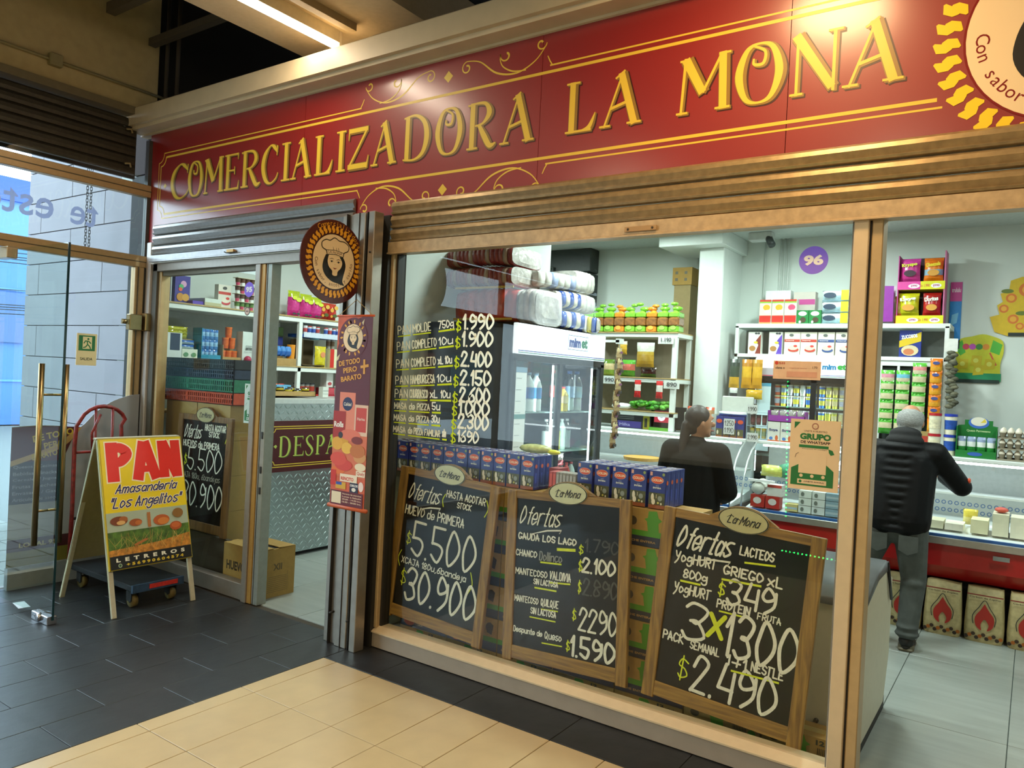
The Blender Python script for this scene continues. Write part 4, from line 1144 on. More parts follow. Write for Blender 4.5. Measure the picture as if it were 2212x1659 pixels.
carton('carton', 'white carton printed BITES at the right end of the left pane shelf', 'box', None, -6.26, 1.09, T2, 0.17, 0.1, 0.30, '#ced6d2', both(word('prosito', .2, .52, .6, .57, '#444a48'), word('BITES', .2, .42, .62, .5, '#2c3130', 0.05), word('Fino relleno', .1, .33, .8, .38, '#7a807e', 0)), 'x')
b = B(); b.ell((-6.17, 1.04, T2 + 0.035), 0.035, 0.035, 0.035, M('#a81c48', 0.4), 14, 10); tag(b.build('candy_ball'), 'small crimson ball at the edge of the middle shelf', 'ball')
openbox('carton', 'open brown carton with blue wrapped sweets on the middle shelf by the door', 'box', None, -6.42, -6.2, 1.24, 1.64, T2, T2 + 0.2, CARD, face='x', low=T2 + 0.07)
for i in range(4): bag('snack_bag', 'blue foil packet in the open brown carton by the door, %s from the left' % ORD[i], 'snack bag', 'blue foil packets', -6.25 + 0.01 * i, 1.40 + 0.05 * i, T2 + 0.09, 0.08, 0.04, 0.10, ['#2a62b0', '#4a88cc'], 'x', rough=0.15)
b = B(); b.lathe([(0.034, 0), (0.042, 0.2), (0, 0.2)], (-6.24, 1.60, T2 + 0.012), M('#d88a1c', 0.4), 14); tag(b.build('paper_cup'), 'tall orange paper cup on the middle shelf beside the upright', 'cup')
tb = thing('plastic_organiser', 'stack of dark cups with purple bands at the back of the middle shelf', 'organiser', (-6.45, 1.55, T2))
for i in range(4):
    b = B(); b.box(-6.56, -6.42, 1.42, 1.64, T2 + 0.1 * i, T2 + 0.09 + 0.1 * i, M(['#b8bcb8', '#8a2f88', '#3c4a9a', '#6a8a5a'][i], 0.5), 0.004); b.build('tray', tb)
# right compartment
for k, z in enumerate((T2 + 0.30,)):
    b = B(); b.box(-6.45, -6.2, 1.72, 2.28, z, z + 0.035, M('#2856b0', 0.5)); b.box(-6.2, -6.195, 1.72, 2.28, z + 0.0, z + 0.05, M('#c8d4e4', 0.5)); tag(b.build('shelf_tray'), 'blue fronted tray of small jars high in the right shelf compartment', 'tray')
for i in range(9):
    if i == 4: continue
    tub('spice_jar', 'small blue and white jar in the blue fronted tray, %s from the left' % ORD[i], 'jar', 'small jars in the blue tray', -6.24, 1.77 + 0.055 * i, T2 + 0.336, 0.022, 0.085, '#d8dce4', '#b83a3a' if i % 2 else '#e4e8ec', '#3a5cb0' if i % 3 else '#b84a4a')
openbox('carton', 'divided brown carton in the right shelf compartment', 'box', None, -6.4, -6.21, 1.72, 2.02, T2 + 0.005, T2 + 0.28, M('#5a4a2e', 0.85), face='x', low=T2 + 0.02)
b = B(); b.lathe([(0.05, 0), (0.055, 0.09), (0, 0.09)], (-6.3, 1.95, T2 + 0.285), M('#79b8cc', 0.4), 14); tag(b.build('dessert_cup'), 'pale blue cup on top of the divided carton', 'cup')
bag('snack_bag', 'bright yellow bag standing in the right shelf compartment', 'snack bag', None, -6.26, 2.00, T2, 0.15, 0.07, 0.22, ['#d8c81c', '#dccb28', '#d0c030'], 'x', prints=dots((0.55, 0.6, 0.22, 0.14, '#d88a5a')))
carton('carton', 'red and cream packet beside the yellow bag in the right shelf compartment', 'box', None, -6.26, 2.17, T2, 0.12, 0.07, 0.2, '#dcd8b0', lambda b, fr, w, h: b.rect(fr, 0, 0, w * .45, h, flat('#c8281c'), 1), 'x')
for i in range(2): tub('sauce_jar', 'small striped jar above the red packet, %s of two' % ['left', 'right'][i], 'jar', 'striped jars', -6.3, 2.14 + 0.06 * i, T2 + 0.205, 0.024, 0.11, '#a8a098', '#d8d090', '#7a6048')
# things standing on the low shelf / behind the counter
def rnd_items(y0, y1, z, xs, cols, lab, grp, nm='jar', r=0.032, h=0.1, n=5):
    for i in range(n):
        c = cols[i % len(cols)]
        tub(nm, '%s, %s from the left' % (lab, ORD[i]), 'tub' if nm == 'dessert_tub' else 'jar', grp, xs, y0 + (y1 - y0) * (i + 0.5) / n, z, r, h, c[0], c[1], c[2])
rnd_items(1.72, 2.05, 1.452, -6.2 + 0.5, [('#e4e8ea', '#f0f2f2', '#9ab4b0')], 'white tub with white lid on the counter edge', 'white tubs on the counter', 'dessert_tub', 0.045, 0.11, 3)
rnd_items(1.72, 2.02, T3, -6.3, [('#4a1c1c', '#b02a28', '#3a1a18'), ('#6a2420', '#c83028', '#802a20')], 'dark jar with red lid on the low shelf', 'red lidded jars', 'spice_jar', 0.04, 0.16, 4)
rnd_items(1.74, 2.0, T3 + 0.165, -6.34, [('#8a8f8a', '#3a3f44', '#b04030')], 'grey jar on top of the red lidded jars', 'grey jars', 'spice_jar', 0.035, 0.11, 4)
carton('carton', 'brown carton with white label beside the white tubs on the counter', 'box', None, -5.78, 2.2, 1.452, 0.3, 0.25, 0.15, '#9a8358', lambda b, fr, w, h: (b.rect(fr, w * .1, h * .15, w * .55, h * .9, flat('#d8dede'), 1), text(b, fr, 'Huggipets', w * .14, h * .5, w * .5, h * .65, flat('#4a5258'), 2, 0), b.rect(fr, w * .62, h * .1, w * .8, h * .85, flat('#c84a44'), 1)), 'x')
carton('carton', 'red fronted carton stacked at the back of the low right compartment', 'box', None, -6.32, 2.25, T3 + 0.01, 0.3, 0.2, 0.22, '#b8283c', bands((0.7, 1, '#c84a58'), (0.45, 0.55, '#e0a8a8')), 'x')
for i in range(2): carton('carton', 'white and dark paper box on the red fronted carton, %s' % ['left', 'right'][i], 'box', 'white boxes on the red carton', -6.32, 2.16 + 0.2 * i, T3 + 0.24, 0.09, 0.1, 0.15, '#d8dcd8', dots((0.5, 0.25, 0.3, 0.12, '#b04a50')), 'x')
openbox('carton', 'shallow brown box of yellow and black packets on the counter', 'box', None, -6.0, -5.72, 1.0, 1.5, 1.452, 1.50, CARD, face='x')
for i in range(9): bag('snack_bag', 'yellow and black packet in the shallow counter box, %s from the left' % ORD[i], 'snack bag', 'yellow and black packets', -5.8 - 0.03 * (i % 2), 1.04 + 0.05 * i, 1.465 + 0.012 * (i % 3), 0.09, 0.04, 0.05, ['#22201c', '#b8a424', '#2c2a22'], 'x', rough=0.2)
openbox('carton', 'shallow tray of red and blue sweets behind the counter box', 'box', None, -6.3, -6.05, 0.9, 1.45, 1.452, 1.52, M('#8a3a30', 0.7), face='x')
for i in range(7): bag('snack_bag', '%s sweet packet in the back tray on the counter, %s from the left' % (['red', 'blue', 'orange'][i % 3], ORD[i]), 'snack bag', 'red and blue sweet packets', -6.12, 0.95 + 0.075 * i, 1.47, 0.07, 0.05, 0.09, [['#b83028', '#2858a8', '#c85a28'][i % 3]] * 2, 'x')
carton('paper_stack', 'light blue box on the counter behind the yellow packets', 'box', None, -6.0, 1.3, 1.503, 0.17, 0.1, 0.05, '#6ab4e0', None, 'x')
carton('carton', 'small white price box at the right of the counter packets', 'box', None, -5.68, 1.56, 1.452, 0.07, 0.06, 0.10, '#d0d4cc', bands((0.3, 0.34, '#8a908c'), (0.6, 0.64, '#8a908c')), 'x')
b = B(); b.box(-6.17, -6.15, 0.98, 1.12, 1.5, 1.6, M('#b02a40', 0.5)); tag(b.build('leaflet'), 'small red leaflet on the counter behind the left pane', 'leaflet')
b = B()
for i in range(6): b.box(-6.24, -6.22, 0.965, 1.01, 1.42 + 0.05 * i, 1.455 + 0.05 * i, M('#c8ccb8', 0.5))
tag(b.build('packet_strip', kind='stuff'), 'hanging white strip of tiny packets left of the group poster', 'strip')

# counter with diamond plate front
ct = thing('sales_counter', 'shop counter clad in diamond plate with the maroon dispatch sign', 'counter', (-5.85, 1.6, 0))
b = B(); b.box(-6.16, -5.52, 0.78, 3.2, 0.04, 1.40, M('#8a8f8c', 0.5)); b.build('carcass', ct)
b = B(); b.box(-6.17, -5.49, 0.78, 3.22, 1.40, 1.44, M('#cfd6d4', 0.35, metal=0.4)); b.build('counter_top', ct)
b = B(); b.box(-6.1, -5.56, 0.8, 3.2, 0, 0.04, BLK); b.build('plinth', ct)
DP = M('#a9b6b6', 0.27, metal=0.85, noise=0.05)
b = B(); b.box(-5.52, -5.505, 0.78, 3.2, 0.04, 1.42, DP)
fr = FX(-5.505, 0, 0)
n_ = 0
for i in range(46):
    for j in range(26):
        y, z = 0.80 + 0.05 * i + (0.025 if j % 2 else 0), 0.06 + 0.0525 * j
        if z > 1.40 or y > 3.15 or 0.77 < z < 1.26: continue
        d = 1 if (i + j // 2 + (j % 2)) % 2 else -1
        e1 = Vector((0, 0.021, 0.021 * d)); e2 = Vector((0, -0.0055 * d, 0.0055)); c = Vector((-5.505, y, z))
        b.add([c - e1, c - e2, c + e1, c + e2, c + Vector((0.004, 0, 0))], [(0, 1, 4), (1, 2, 4), (2, 3, 4), (3, 0, 4)], DP)
b.build('diamond_plate', ct, kind='stuff')
b = B(); b.box(-5.505, -5.495, 0.79, 3.1, 0.79, 1.245, M('#4a0f14', 0.35, noise=0.02))
fr = FX(-5.495, 0, 0)
LG, DG = flat('#b4c256'), flat('#4a5a1c')
for (c_, y0, y1) in (('D', .91, 1.04), ('E', 1.07, 1.19), ('S', 1.205, 1.31), ('P', 1.33, 1.44), ('A', 1.455, 1.58), ('C', 1.60, 1.72), ('H', 1.74, 1.87), ('O', 1.89, 2.02)):
    sgl(b, fr, c_, y0, y1, 0.925, 0.18, 0.9, DG, 1, 0.007, -0.006)
    sgl(b, fr, c_, y0, y1, 0.925, 0.18, 0.9, LG, 2, 0, 0, 0.85)
for z0, z1, q in ((1.175, 0.855, 0.0), (1.195, 0.835, 0.025)):
    b.rib(fr, [(0.87 - q, z0, 0.008), (3.0, z0, 0.008)], GOLD, 1); b.rib(fr, [(0.87 - q, z1, 0.008), (3.0, z1, 0.008)], GOLD, 1)
    b.rib(fr, [(0.835 - q, z0 - 0.035, 0.008), (0.835 - q, z1 + 0.035, 0.008)], GOLD, 1)
    b.rib(fr, spiral((0.835 - q, z0), 0.035, 0.035, -PI / 2, 0, 0.008, 0.008, 8), GOLD, 1)
    b.rib(fr, spiral((0.835 - q, z1), 0.035, 0.035, PI / 2, 0, 0.008, 0.008, 8), GOLD, 1)
b.poly(fr, [(0.855, 1.02), (0.88, 1.0), (0.895, 1.02), (0.88, 1.035)], LG, 1)
b.build('sign_board', ct, 'maroon board lettered DESPACHO in gold')

# crates by the left pane
def crate(label, z, h, col, y=0.2):
    t = thing('plastic_crate', label, 'crate', (-5.66, y + 0.14, z), 'stacked plastic crates')
    m = M(col, 0.35, noise=0.15)
    b = B()
    x0, x1, y0, y1 = -6.13, -5.18, y, y + 0.28
    nx = 34
    for r, (za, zb) in enumerate(((0.0, 0.14), (0.46, 0.56), (0.86, 1.0))):
        for ya in (y0, y1 - 0.006): b.box(x0, x1, ya, ya + 0.006, z + za * h, z + zb * h, m)
    for i in range(nx + 1):
        x = x0 + (x1 - x0 - 0.008) * i / nx
        for ya in (y0, y1 - 0.006): b.box(x, x + 0.008, ya, ya + 0.006, z, z + h, m)
    for xa in (x0, (x0 * 2 + x1) / 3, (x0 + 2 * x1) / 3, x1 - 0.008): b.box(xa, xa + 0.008, y0, y1, z, z + h, m)
    b.box(x0, x1, y0, y1, z, z + 0.005, m)
    b.build('lattice', t)
    return t
crate('orange plastic lattice crate at the bottom of the crate stack behind the left pane', 1.40, 0.095, '#c8481c')
crate('green plastic lattice crate in the middle of the crate stack behind the left pane', 1.497, 0.105, '#1f7a58')
crate('dark blue plastic lattice crate, second from the top behind the left pane', 1.604, 0.075, '#182a48')
crate('black plastic lattice crate on top of the stack behind the left pane', 1.681, 0.08, '#10161c')
CB = M('#a07f42', 0.85, noise=0.07)
HB_ = flat('#3a2c18')
for k in range(5):                                      # carton pile under the crates and the chalkboard
    z = 0.28 * k
    for i in range(2):
        carton('carton', 'brown egg carton behind the left pane, %s pile, %s layer from the floor' % (['left', 'right'][i], ORD[k]), 'box', 'egg cartons behind the left pane', -5.88 + 0.45 * i, 0.37, z, 0.44, 0.33, 0.278, '#9a7c44',
               both(word('HUEVOS', .2, .35, .8, .6, '#4a3a22', 0.05), word('frescos', .3, .68, .7, .78, '#5a4a2e', 0), bands()) if k < 4 else None)
eb = thing('egg_carton_box', 'cardboard egg box with open slot top standing in the doorway', 'box', (-4.83, 0.3, 0))
b = B(); b.box(-5.06, -4.62, 0.10, 0.42, 0, 0.36, CB)
fr = FY(-5.06, 0.10, 0)
text(b, fr, 'HUEVOS', 0.04, 0.17, 0.3, 0.24, HB_, 1, 0.04)
fr = FX(-4.62, 0.10, 0)
for i in range(9): b.rect(fr, 0.07 + 0.0, 0.04 + 0.014 * i, 0.25, 0.043 + 0.014 * i, flat('#6f5a34'), 1)
b.rect(fr, 0.06, 0.03, 0.062, 0.18, flat('#6f5a34'), 1); b.rect(fr, 0.255, 0.03, 0.257, 0.18, flat('#6f5a34'), 1)
text(b, fr, 'XII', 0.12, 0.2, 0.2, 0.25, flat('#5f4c2a'), 1, 0.03)
b.build('body', eb)
b = B()
b.fbox(F((-5.06, 0.10, 0.361), (1, 0, 0), (0, 1, 0.02)), 0, 0.44, 0, 0.12, 0, 0.005, CB)
b.fbox(F((-5.06, 0.42, 0.361), (1, 0, 0), (0, -1, 0.03)), 0, 0.44, 0, 0.15, -0.005, 0, CB)
b.box(-5.04, -4.64, 0.21, 0.28, 0.355, 0.3615, BLK)
b.build('flap', eb)

# ---------------------------------------------------------------- chalkboards
OAK = wood_mat('#6b4a1e', '#97702f', 4.0, 0.5, 'z')
OAKH = wood_mat('#6b4a1e', '#97702f', 4.0, 0.5, 'x')
SLATE = M('#080605', 0.45, noise=0.25, scale=3, spec=0.3)
CHALK = M('#d8d2c0', 0.8, noise=0.10, scale=60)
DIM = M('#4a4844', 0.85, noise=0.3, scale=60)
YCH = M('#c8cf1c', 0.7, noise=0.10, scale=60)
def board(label, cx_, zc, y, tilt, texts, w=0.655, h=0.825, wood=(OAK, OAKH), lean=0.05):
    t = thing('chalkboard', label, 'chalkboard', (cx_, y, zc - 0.5))
    u = Vector((math.cos(tilt), 0, math.sin(tilt)))
    v = Vector((-math.sin(tilt), lean, math.cos(tilt)))
    fr = F(Vector((cx_, y, zc)) - u * w / 2 - v * h / 2, u, v)
    b = B(); b.fbox(fr, -0.01, w + 0.01, -0.01, h + 0.01, -0.012, 0.0, SLATE); b.build('slate', t)
    for nm, a in (('left', -0.062), ('right', w - 0.002)):
        b = B(); b.fbox(fr, a, a + 0.064, -0.085, h + 0.045, -0.016, 0.012, wood[0], 0.003); b.build('side_post', t)
    b = B(); b.fbox(fr, 0, w, -0.072, 0.0, -0.014, 0.008, wood[1], 0.002); b.build('bottom_rail', t)
    b = B(); b.fbox(fr, 0, w, h, h + 0.045, -0.014, 0.008, wood[1]); 
    arch = [(w * 0.26, h + 0.045)] + cat_rom([(w * 0.27, h + 0.048), (w * 0.34, h + 0.075), (w * 0.42, h + 0.105), (w * 0.52, h + 0.115), (w * 0.62, h + 0.105), (w * 0.70, h + 0.075), (w * 0.77, h + 0.048)], 4)
    b.extr(fr, arch, -0.014, 0.0081, wood[1]); b.build('top_rail', t)
    b = B()
    fp = F(fr.p(w * 0.52, h + 0.05, 0.010), fr.u, fr.v)
    b.extr(fp, [(0.122 * math.cos(q), 0.06 * math.sin(q)) for q in [2 * PI * i / 32 for i in range(32)]], 0, 0.005, M('#b3a67c', 0.35, metal=0.3))
    fq = F(fp.p(0, 0, 0.0052), fr.u, fr.v)
    b.ring(fq, 0, 0, 0.115, 0.121, BLK, 1, 32, rb=0.49)
    ink(b, fq, 'La Mona', -0.074, -0.020, 0.072, 0.020, BLK, 0.0048, 2, slant=0.4)
    b.rib(fq, cat_rom([(-0.078, 0.004, 0.002), (-0.06, 0.016, 0.003), (-0.045, 0.01, 0.004)], 4), BLK, 2)
    b.rib(fq, cat_rom([(-0.04, -0.006, 0.002), (-0.025, 0.003, 0.004), (-0.01, -0.002, 0.002)], 4), BLK, 2)
    b.build('name_plate', t, 'oval silver plate lettered La Mona')
    random.seed(11)
    for item in texts:
        s, u0, u1, t0, t1, pen = item[:6]
        m = item[6] if len(item) > 6 else CHALK
        b = B()
        if s == '_':                                    # underline
            b.rib(fr, [(u0 * w, (1 - t0) * h, pen), (u1 * w, (1 - t1) * h, pen)], m, 2)
            b.build('underline', t)
        elif s == '~':
            b.rib(fr, [(x * w, (1 - z_) * h, q) for x, z_, q in pen], m, 2); b.build('underline', t)
        else:
            ink(b, fr, s, u0 * w, (1 - t1) * h, u1 * w, (1 - t0) * h, m, pen, 2, slant=item[7] if len(item) > 7 else 0.05, jit=0.12)
            b.build('handwriting', t)
    return t
def ofertas(u0, u1, t0, t1): return ('Ofertas', u0, u1 - 0.05, t0, t1, 0.008, CHALK, 0.3)
def swoosh(u0, u1, t0): return ('~', 0, 0, 0, 0, [(u0, t0 + 0.03, 0.004), ((u0 + u1) / 2, t0, 0.009), (u1, t0 - 0.012, 0.009), (u1 - 0.02, t0 + 0.012, 0.005)])
B1 = [ofertas(.03, .46, .06, .18), swoosh(.2, .45, .215), ('(', .46, .48, .10, .17, .006, YCH), ('HASTA AGOTAR', .5, .95, .055, .105, .0062), (')', .96, .985, .08, .17, .006, YCH), ('STOCK', .64, .8, .125, .165, .0062),
      ('HUEVO de PRIMERA', .02, .74, .235, .30, .0075), ('$', .08, .13, .44, .52, .006, YCH), ('5.500', .15, .90, .345, .60, .016), ('(', .0, .03, .60, .69, .005, YCH), ('XCAJA 180u,6bandeja', .05, .84, .63, .675, .0062), (')', .88, .92, .62, .74, .006, YCH),
      ('$', .07, .13, .73, .83, .006, YCH), ('30.900', .14, .97, .695, .94, .017)]
B2 = [ofertas(.03, .48, .05, .17), swoosh(.18, .46, .20), ('GAUDA LOS LAGO', .03, .6, .235, .275, .0078), ('_', .42, .6, .315, .305, .016, YCH), ('$', .635, .67, .27, .32, .006, YCH), ('1.790', .69, .99, .22, .30, .009, DIM),
      ('CHANCO', .01, .22, .35, .39, .0062), ('Dollinco', .25, .47, .345, .40, .0062, M('#8a867c', 0.8, noise=0.2)), ('_', .26, .47, .415, .41, .009, YCH), ('$', .635, .665, .37, .43, .006, YCH), ('2.100', .67, .96, .345, .435, .0125),
      ('MANTECOSO', .01, .33, .475, .515, .0062), ('VALDIVIA', .36, .56, .465, .515, .0062), ('_', .36, .56, .54, .53, .009, YCH), ('SIN LACTOSA', .2, .44, .53, .565, .0058), ('_', .21, .43, .59, .59, .009, YCH), ('$', .635, .66, .505, .57, .006, YCH), ('2.890', .68, .99, .475, .58, .010, DIM),
      ('MANTECOSO', .01, .25, .66, .70, .0052), ('QUILQUE', .28, .45, .655, .70, .006), ('_', .28, .45, .725, .72, .007, YCH), ('SIN LACTOSA', .18, .43, .725, .765, .0055), ('_', .17, .43, .79, .79, .007, YCH), ('$', .59, .62, .69, .75, .006, YCH), ('2290', .65, .99, .665, .81, .012),
      ('Despunte de', .01, .3, .87, .905, .0058), ('Queso', .33, .49, .865, .91, .0058), ('_', .3, .5, .945, .94, .007, YCH), ('$', .54, .57, .90, .955, .006, YCH), ('1.590', .58, .97, .855, .98, .016)]
B3 = [('Ofertas', .03, .44, .04, .17, .011, CHALK, 0.3), swoosh(.17, .46, .205), ('LACTEOS', .52, .76, .085, .135, .0075), ('_', .56, .78, .175, .155, .009, YCH), ('YogHURT', .04, .36, .20, .255, .0078), ('GRIEGO', .42, .7, .215, .265, .0085), ('xL', .74, .84, .215, .27, .0085), ('_', .41, .7, .30, .285, .01, YCH),
      ('800g', .12, .30, .295, .345, .0078), ('_', .1, .26, .37, .365, .01, YCH), ('$', .40, .44, .325, .39, .007, YCH), ('349', .47, .80, .285, .43, .014), ('YogHURT', .06, .34, .385, .44, .0075), ('PROTEIN', .40, .64, .42, .465, .0072), ('_', .42, .66, .485, .48, .008, YCH), ('FRUTA', .70, .86, .435, .47, .0055),
      ('3', .16, .33, .475, .70, .015), ('x', .36, .46, .45, .64, .022, YCH), ('1300', .48, .985, .475, .725, .017), ('PACK', .02, .18, .685, .735, .0078), ('SEMANAL', .24, .46, .70, .745, .0062), ('1+1', .52, .66, .715, .77, .009), ('NESTLE', .70, .92, .715, .765, .0075), ('_', .56, .9, .80, .785, .009, YCH),
      ('$', .17, .24, .82, .93, .007, YCH), ('2.490', .28, .88, .775, .985, .016)]
board('wooden framed chalkboard with egg prices 5.500 and 30.900, leftmost in the shop window', -2.955, 0.655, 0.135, -0.058, B1)
board('wooden framed chalkboard listing cheese prices, middle one in the shop window', -2.07, 0.645, 0.135, 0.050, B2)
board('wooden framed chalkboard with dairy offers 3x1300, rightmost in the shop window', -1.155, 0.64, 0.135, -0.058, B3)
BL = [ofertas(.03, .46, .05, .18), ('HASTA AGOTAR', .5, .95, .03, .09, .0075), ('STOCK', .6, .82, .10, .15, .0075), (')', .96, .99, .03, .17, .006, YCH), ('HUEVOS de PRIMERA', .03, .84, .21, .27, .008), ('$', .08, .13, .36, .45, .007, YCH), ('5.500', .16, .9, .28, .50, .011),
      ('(CAJA 180u, 6bandejas', .03, .9, .53, .585, .0058, M('#8f8a7a', 0.8, noise=0.2)), ('30.900', .08, .96, .62, .86, .013)]
OAKD = wood_mat('#5a3c1c', '#7a5628', 4.0, 0.5, 'z')
board('wooden framed chalkboard with egg offers behind the left glass pane', -5.45, 0.86, 0.14, 0.0, BL, w=0.60, h=0.80, wood=(OAKD, OAKD), lean=0.03)
b = B(); b.box(-5.85, -5.05, 0.13, 0.165, 0.0, 0.37, M('#3a3020', 0.8)); tag(b.build('board_stand'), 'dark low stand carrying the chalkboard behind the left pane', 'stand')

YPT = thin_mat('#d4dc20')
# price list painted on the window glass
fr = FY(0, 0.049, 0)
PW = thin_mat('#ece4c8')
PB = thin_mat('#faf4e4')
rows = [(('PAN', 'MOLDE'), '750g', '1.990', 1.985, 2.035), (('PAN', 'COMPLETO'), '10u', '1.900', 1.885, 1.935), (('PAN', 'COMPLETO'), 'xL 10u', '2.400', 1.775, 1.818), (('PAN', 'HAMBURGESA'), '10u', '2.150', 1.672, 1.708), (('PAN', 'CHURRASCO'), 'xL 10u', '2.600', 1.59, 1.608), (('MASA', 'de PIZZA'), '5u', '1.000', 1.52, 1.532), (('MASA', 'de PIZZA'), '30u', '2.300', 1.447, 1.453), (('MASA', 'de PIZZA FAMILIAR'), 'x2u', '1690', 1.375, 1.372)]
random.seed(5)
for i, (nm, q, pr, zl, zr) in enumerate(rows):
    b = B()
    sl = (zr - zl) / 0.5
    z0 = zl - 0.022
    hh = 0.05 if i < 5 else 0.036
    L0 = -3.308
    if i < 5: spans = [(0, 0.105), (0.125, 0.29 + (0.03 if i in (1, 2, 3) else -0.02))]
    else: spans = [(0, 0.10), (0.125, 0.29 if i < 7 else 0.38)]
    for wd, (a, c) in zip(nm, spans):
        ink(b, fr, wd, L0 + a, z0 + a * sl, L0 + c, z0 + a * sl + hh, PW, 0.0065, 1, rot=math.atan(sl), jit=0.1)
        b.rib(fr, [(L0 + a, z0 + a * sl - 0.014, 0.006), (L0 + c, z0 + c * sl - 0.014, 0.008)], YPT, 1)
    qa = spans[1][1] + 0.02
    qb = 0.475 if i < 7 else 0.455
    qa = max(qa, 0.33) if i in (0, 1, 3) else qa
    if i in (5, 6): qb = qa + 0.09
    ink(b, fr, q, L0 + qa, z0 + qa * sl + 0.004, L0 + qb - 0.03, z0 + qa * sl + 0.048, PB, 0.0075, 1, rot=math.atan(sl), jit=0.1)
    b.rib(fr, [(L0 + qa, z0 + qa * sl - 0.013, 0.010), (L0 + qb - 0.02, z0 + qb * sl - 0.013, 0.012)], YPT, 1)
    ph = 0.082 if i < 7 else 0.066
    ink(b, fr, '$', -2.84, zr - 0.045, -2.808, zr + 0.01, YPT, 0.008, 1)
    ink(b, fr, pr, -2.79, zr - 0.035, -2.575 if i < 7 else -2.64, zr - 0.035 + ph, PB, 0.0145 if i < 7 else 0.011, 1, jit=0.08)
    b.build('painted_price', w2, 'hand painted price line on the glass')

# stickers on the glass
PUR = thin_mat('#a890e8')
def roundel_sticker(label, x, z, r, s, y=0.0485):
    b = B()
    fr = FY(x, y, z)
    b.extr(fr, [(r * math.cos(2 * PI * i / 32), r * math.sin(2 * PI * i / 32)) for i in range(32)], -0.001, 0.0, PUR)
    text(b, fr, s, -r * 0.66, -r * 0.38, r * 0.68, r * 0.38, M('#eef0f4', 0.6, noise=0), 2, 0.05)
    tag(b.build('number_sticker'), label, 'sticker')
roundel_sticker('round lilac sticker with the number 96 on the shop window', -0.835, 2.31, 0.062, '96')
roundel_sticker('round lilac sticker with the number 95 on the left pane', -4.83, 2.285, 0.056, '95')
b = B(); fr = FY(-4.84, 0.0485, 2.125); b.extr(fr, [(0.032 * math.cos(q), 0.032 * math.sin(q)) for q in [2 * PI * i / 24 for i in range(24)]], -0.001, 0, M('#3b2a24', 0.5)); b.disc(fr, 0, 0, 0.026, M('#c8a898', 0.5), 1); b.rect(fr, -0.016, -0.006, 0.016, 0.004, M('#7a5a50', 0.5), 2)
tag(b.build('round_sticker'), 'small round dark rimmed sticker below the 95 on the left pane', 'sticker')
def poster(label, x0, x1, z0, z1, y, bg):
    b = B()
    m = M(bg, 0.6, noise=0.02)
    fr = FY(x0, y, z0)
    w, h = x1 - x0, z1 - z0
    b.fbox(fr, 0, w, 0, h, -0.0015, 0.0, m)
    GR, DK = M('#12692c', 0.5, noise=0), M('#3a1c18', 0.5, noise=0)
    b.poly(fr, [(w * .08, h * .96), (w * .08, h * .86), (w * .2, h * .96)], GR, 1)
    b.disc(fr, w * .5, h * .91, w * .07, M('#9a6a58', 0.5), 1); b.disc(fr, w * .5, h * .91, w * .045, m, 2)
    b.poly(fr, [(w * .47, h * .915), (w * .5, h * .895), (w * .53, h * .915), (w * .5, h * .9)], DK, 3)
    text(b, fr, 'UNETE A NUESTRO', w * .28, h * .825, w * .74, h * .85, DK, 1, 0.0)
    text(b, fr, 'GRUPO', w * .2, h * .715, w * .82, h * .805, GR, 1, 0.06)
    text(b, fr, 'DE WHATSAPP', w * .22, h * .66, w * .81, h * .70, DK, 1, 0.03)
    b.rect(fr, w * .19, h * .60, w * .78, h * .64, GR, 1)
    b.poly(fr, [(w * .78, h * .6), (w * .86, h * .585), (w * .9, h * .53), (w * .83, h * .515), (w * .79, h * .55)], GR, 1)
    text(b, fr, 'Escanea el codigo', w * .26, h * .575, w * .75, h * .59, DK, 1, 0)
    b.poly(fr, [(w * .05, h * .06), (w * .9, h * .06), (w * .9, h * .29), (w * .74, h * .38), (w * .74, h * .06)], GR, 1)
    b.poly(fr, [(w * .05, h * .06), (w * .21, h * .06), (w * .21, h * .36), (w * .05, h * .30)], GR, 1)
    b.rect(fr, w * .2, h * .06, w * .75, h * .26, GR, 1)
    b.rect(fr, w * .2, h * .235, w * .75, h * .50, m, 2)
    for i in range(3): b.disc(fr, w * (.26 + .22 * i), h * .20, w * .035, m, 2)
    b.rect(fr, w * .19, h * .085, w * .77, h * .15, m, 3)
    b.disc(fr, w * .25, h * .117, w * .03, GR, 4)
    text(b, fr, '¡UNETE AHORA!', w * .32, h * .105, w * .73, h * .13, DK, 4, 0.02)
    b.rib(fr, [(w * .12, h * .45, .002), (w * .14, h * .5, .002), (w * .19, h * .52, .002)], DK, 1)
    return tag(b.build('group_poster'), label, 'poster')
poster('tan and green group chat poster on the right of the shop window', -0.895, -0.685, 1.295, 1.605, 0.0485, '#d8bf98')
poster('white and green group chat poster half hidden by the door mullion', -4.895, -4.705, 1.29, 1.585, 0.1, '#c8cec8')

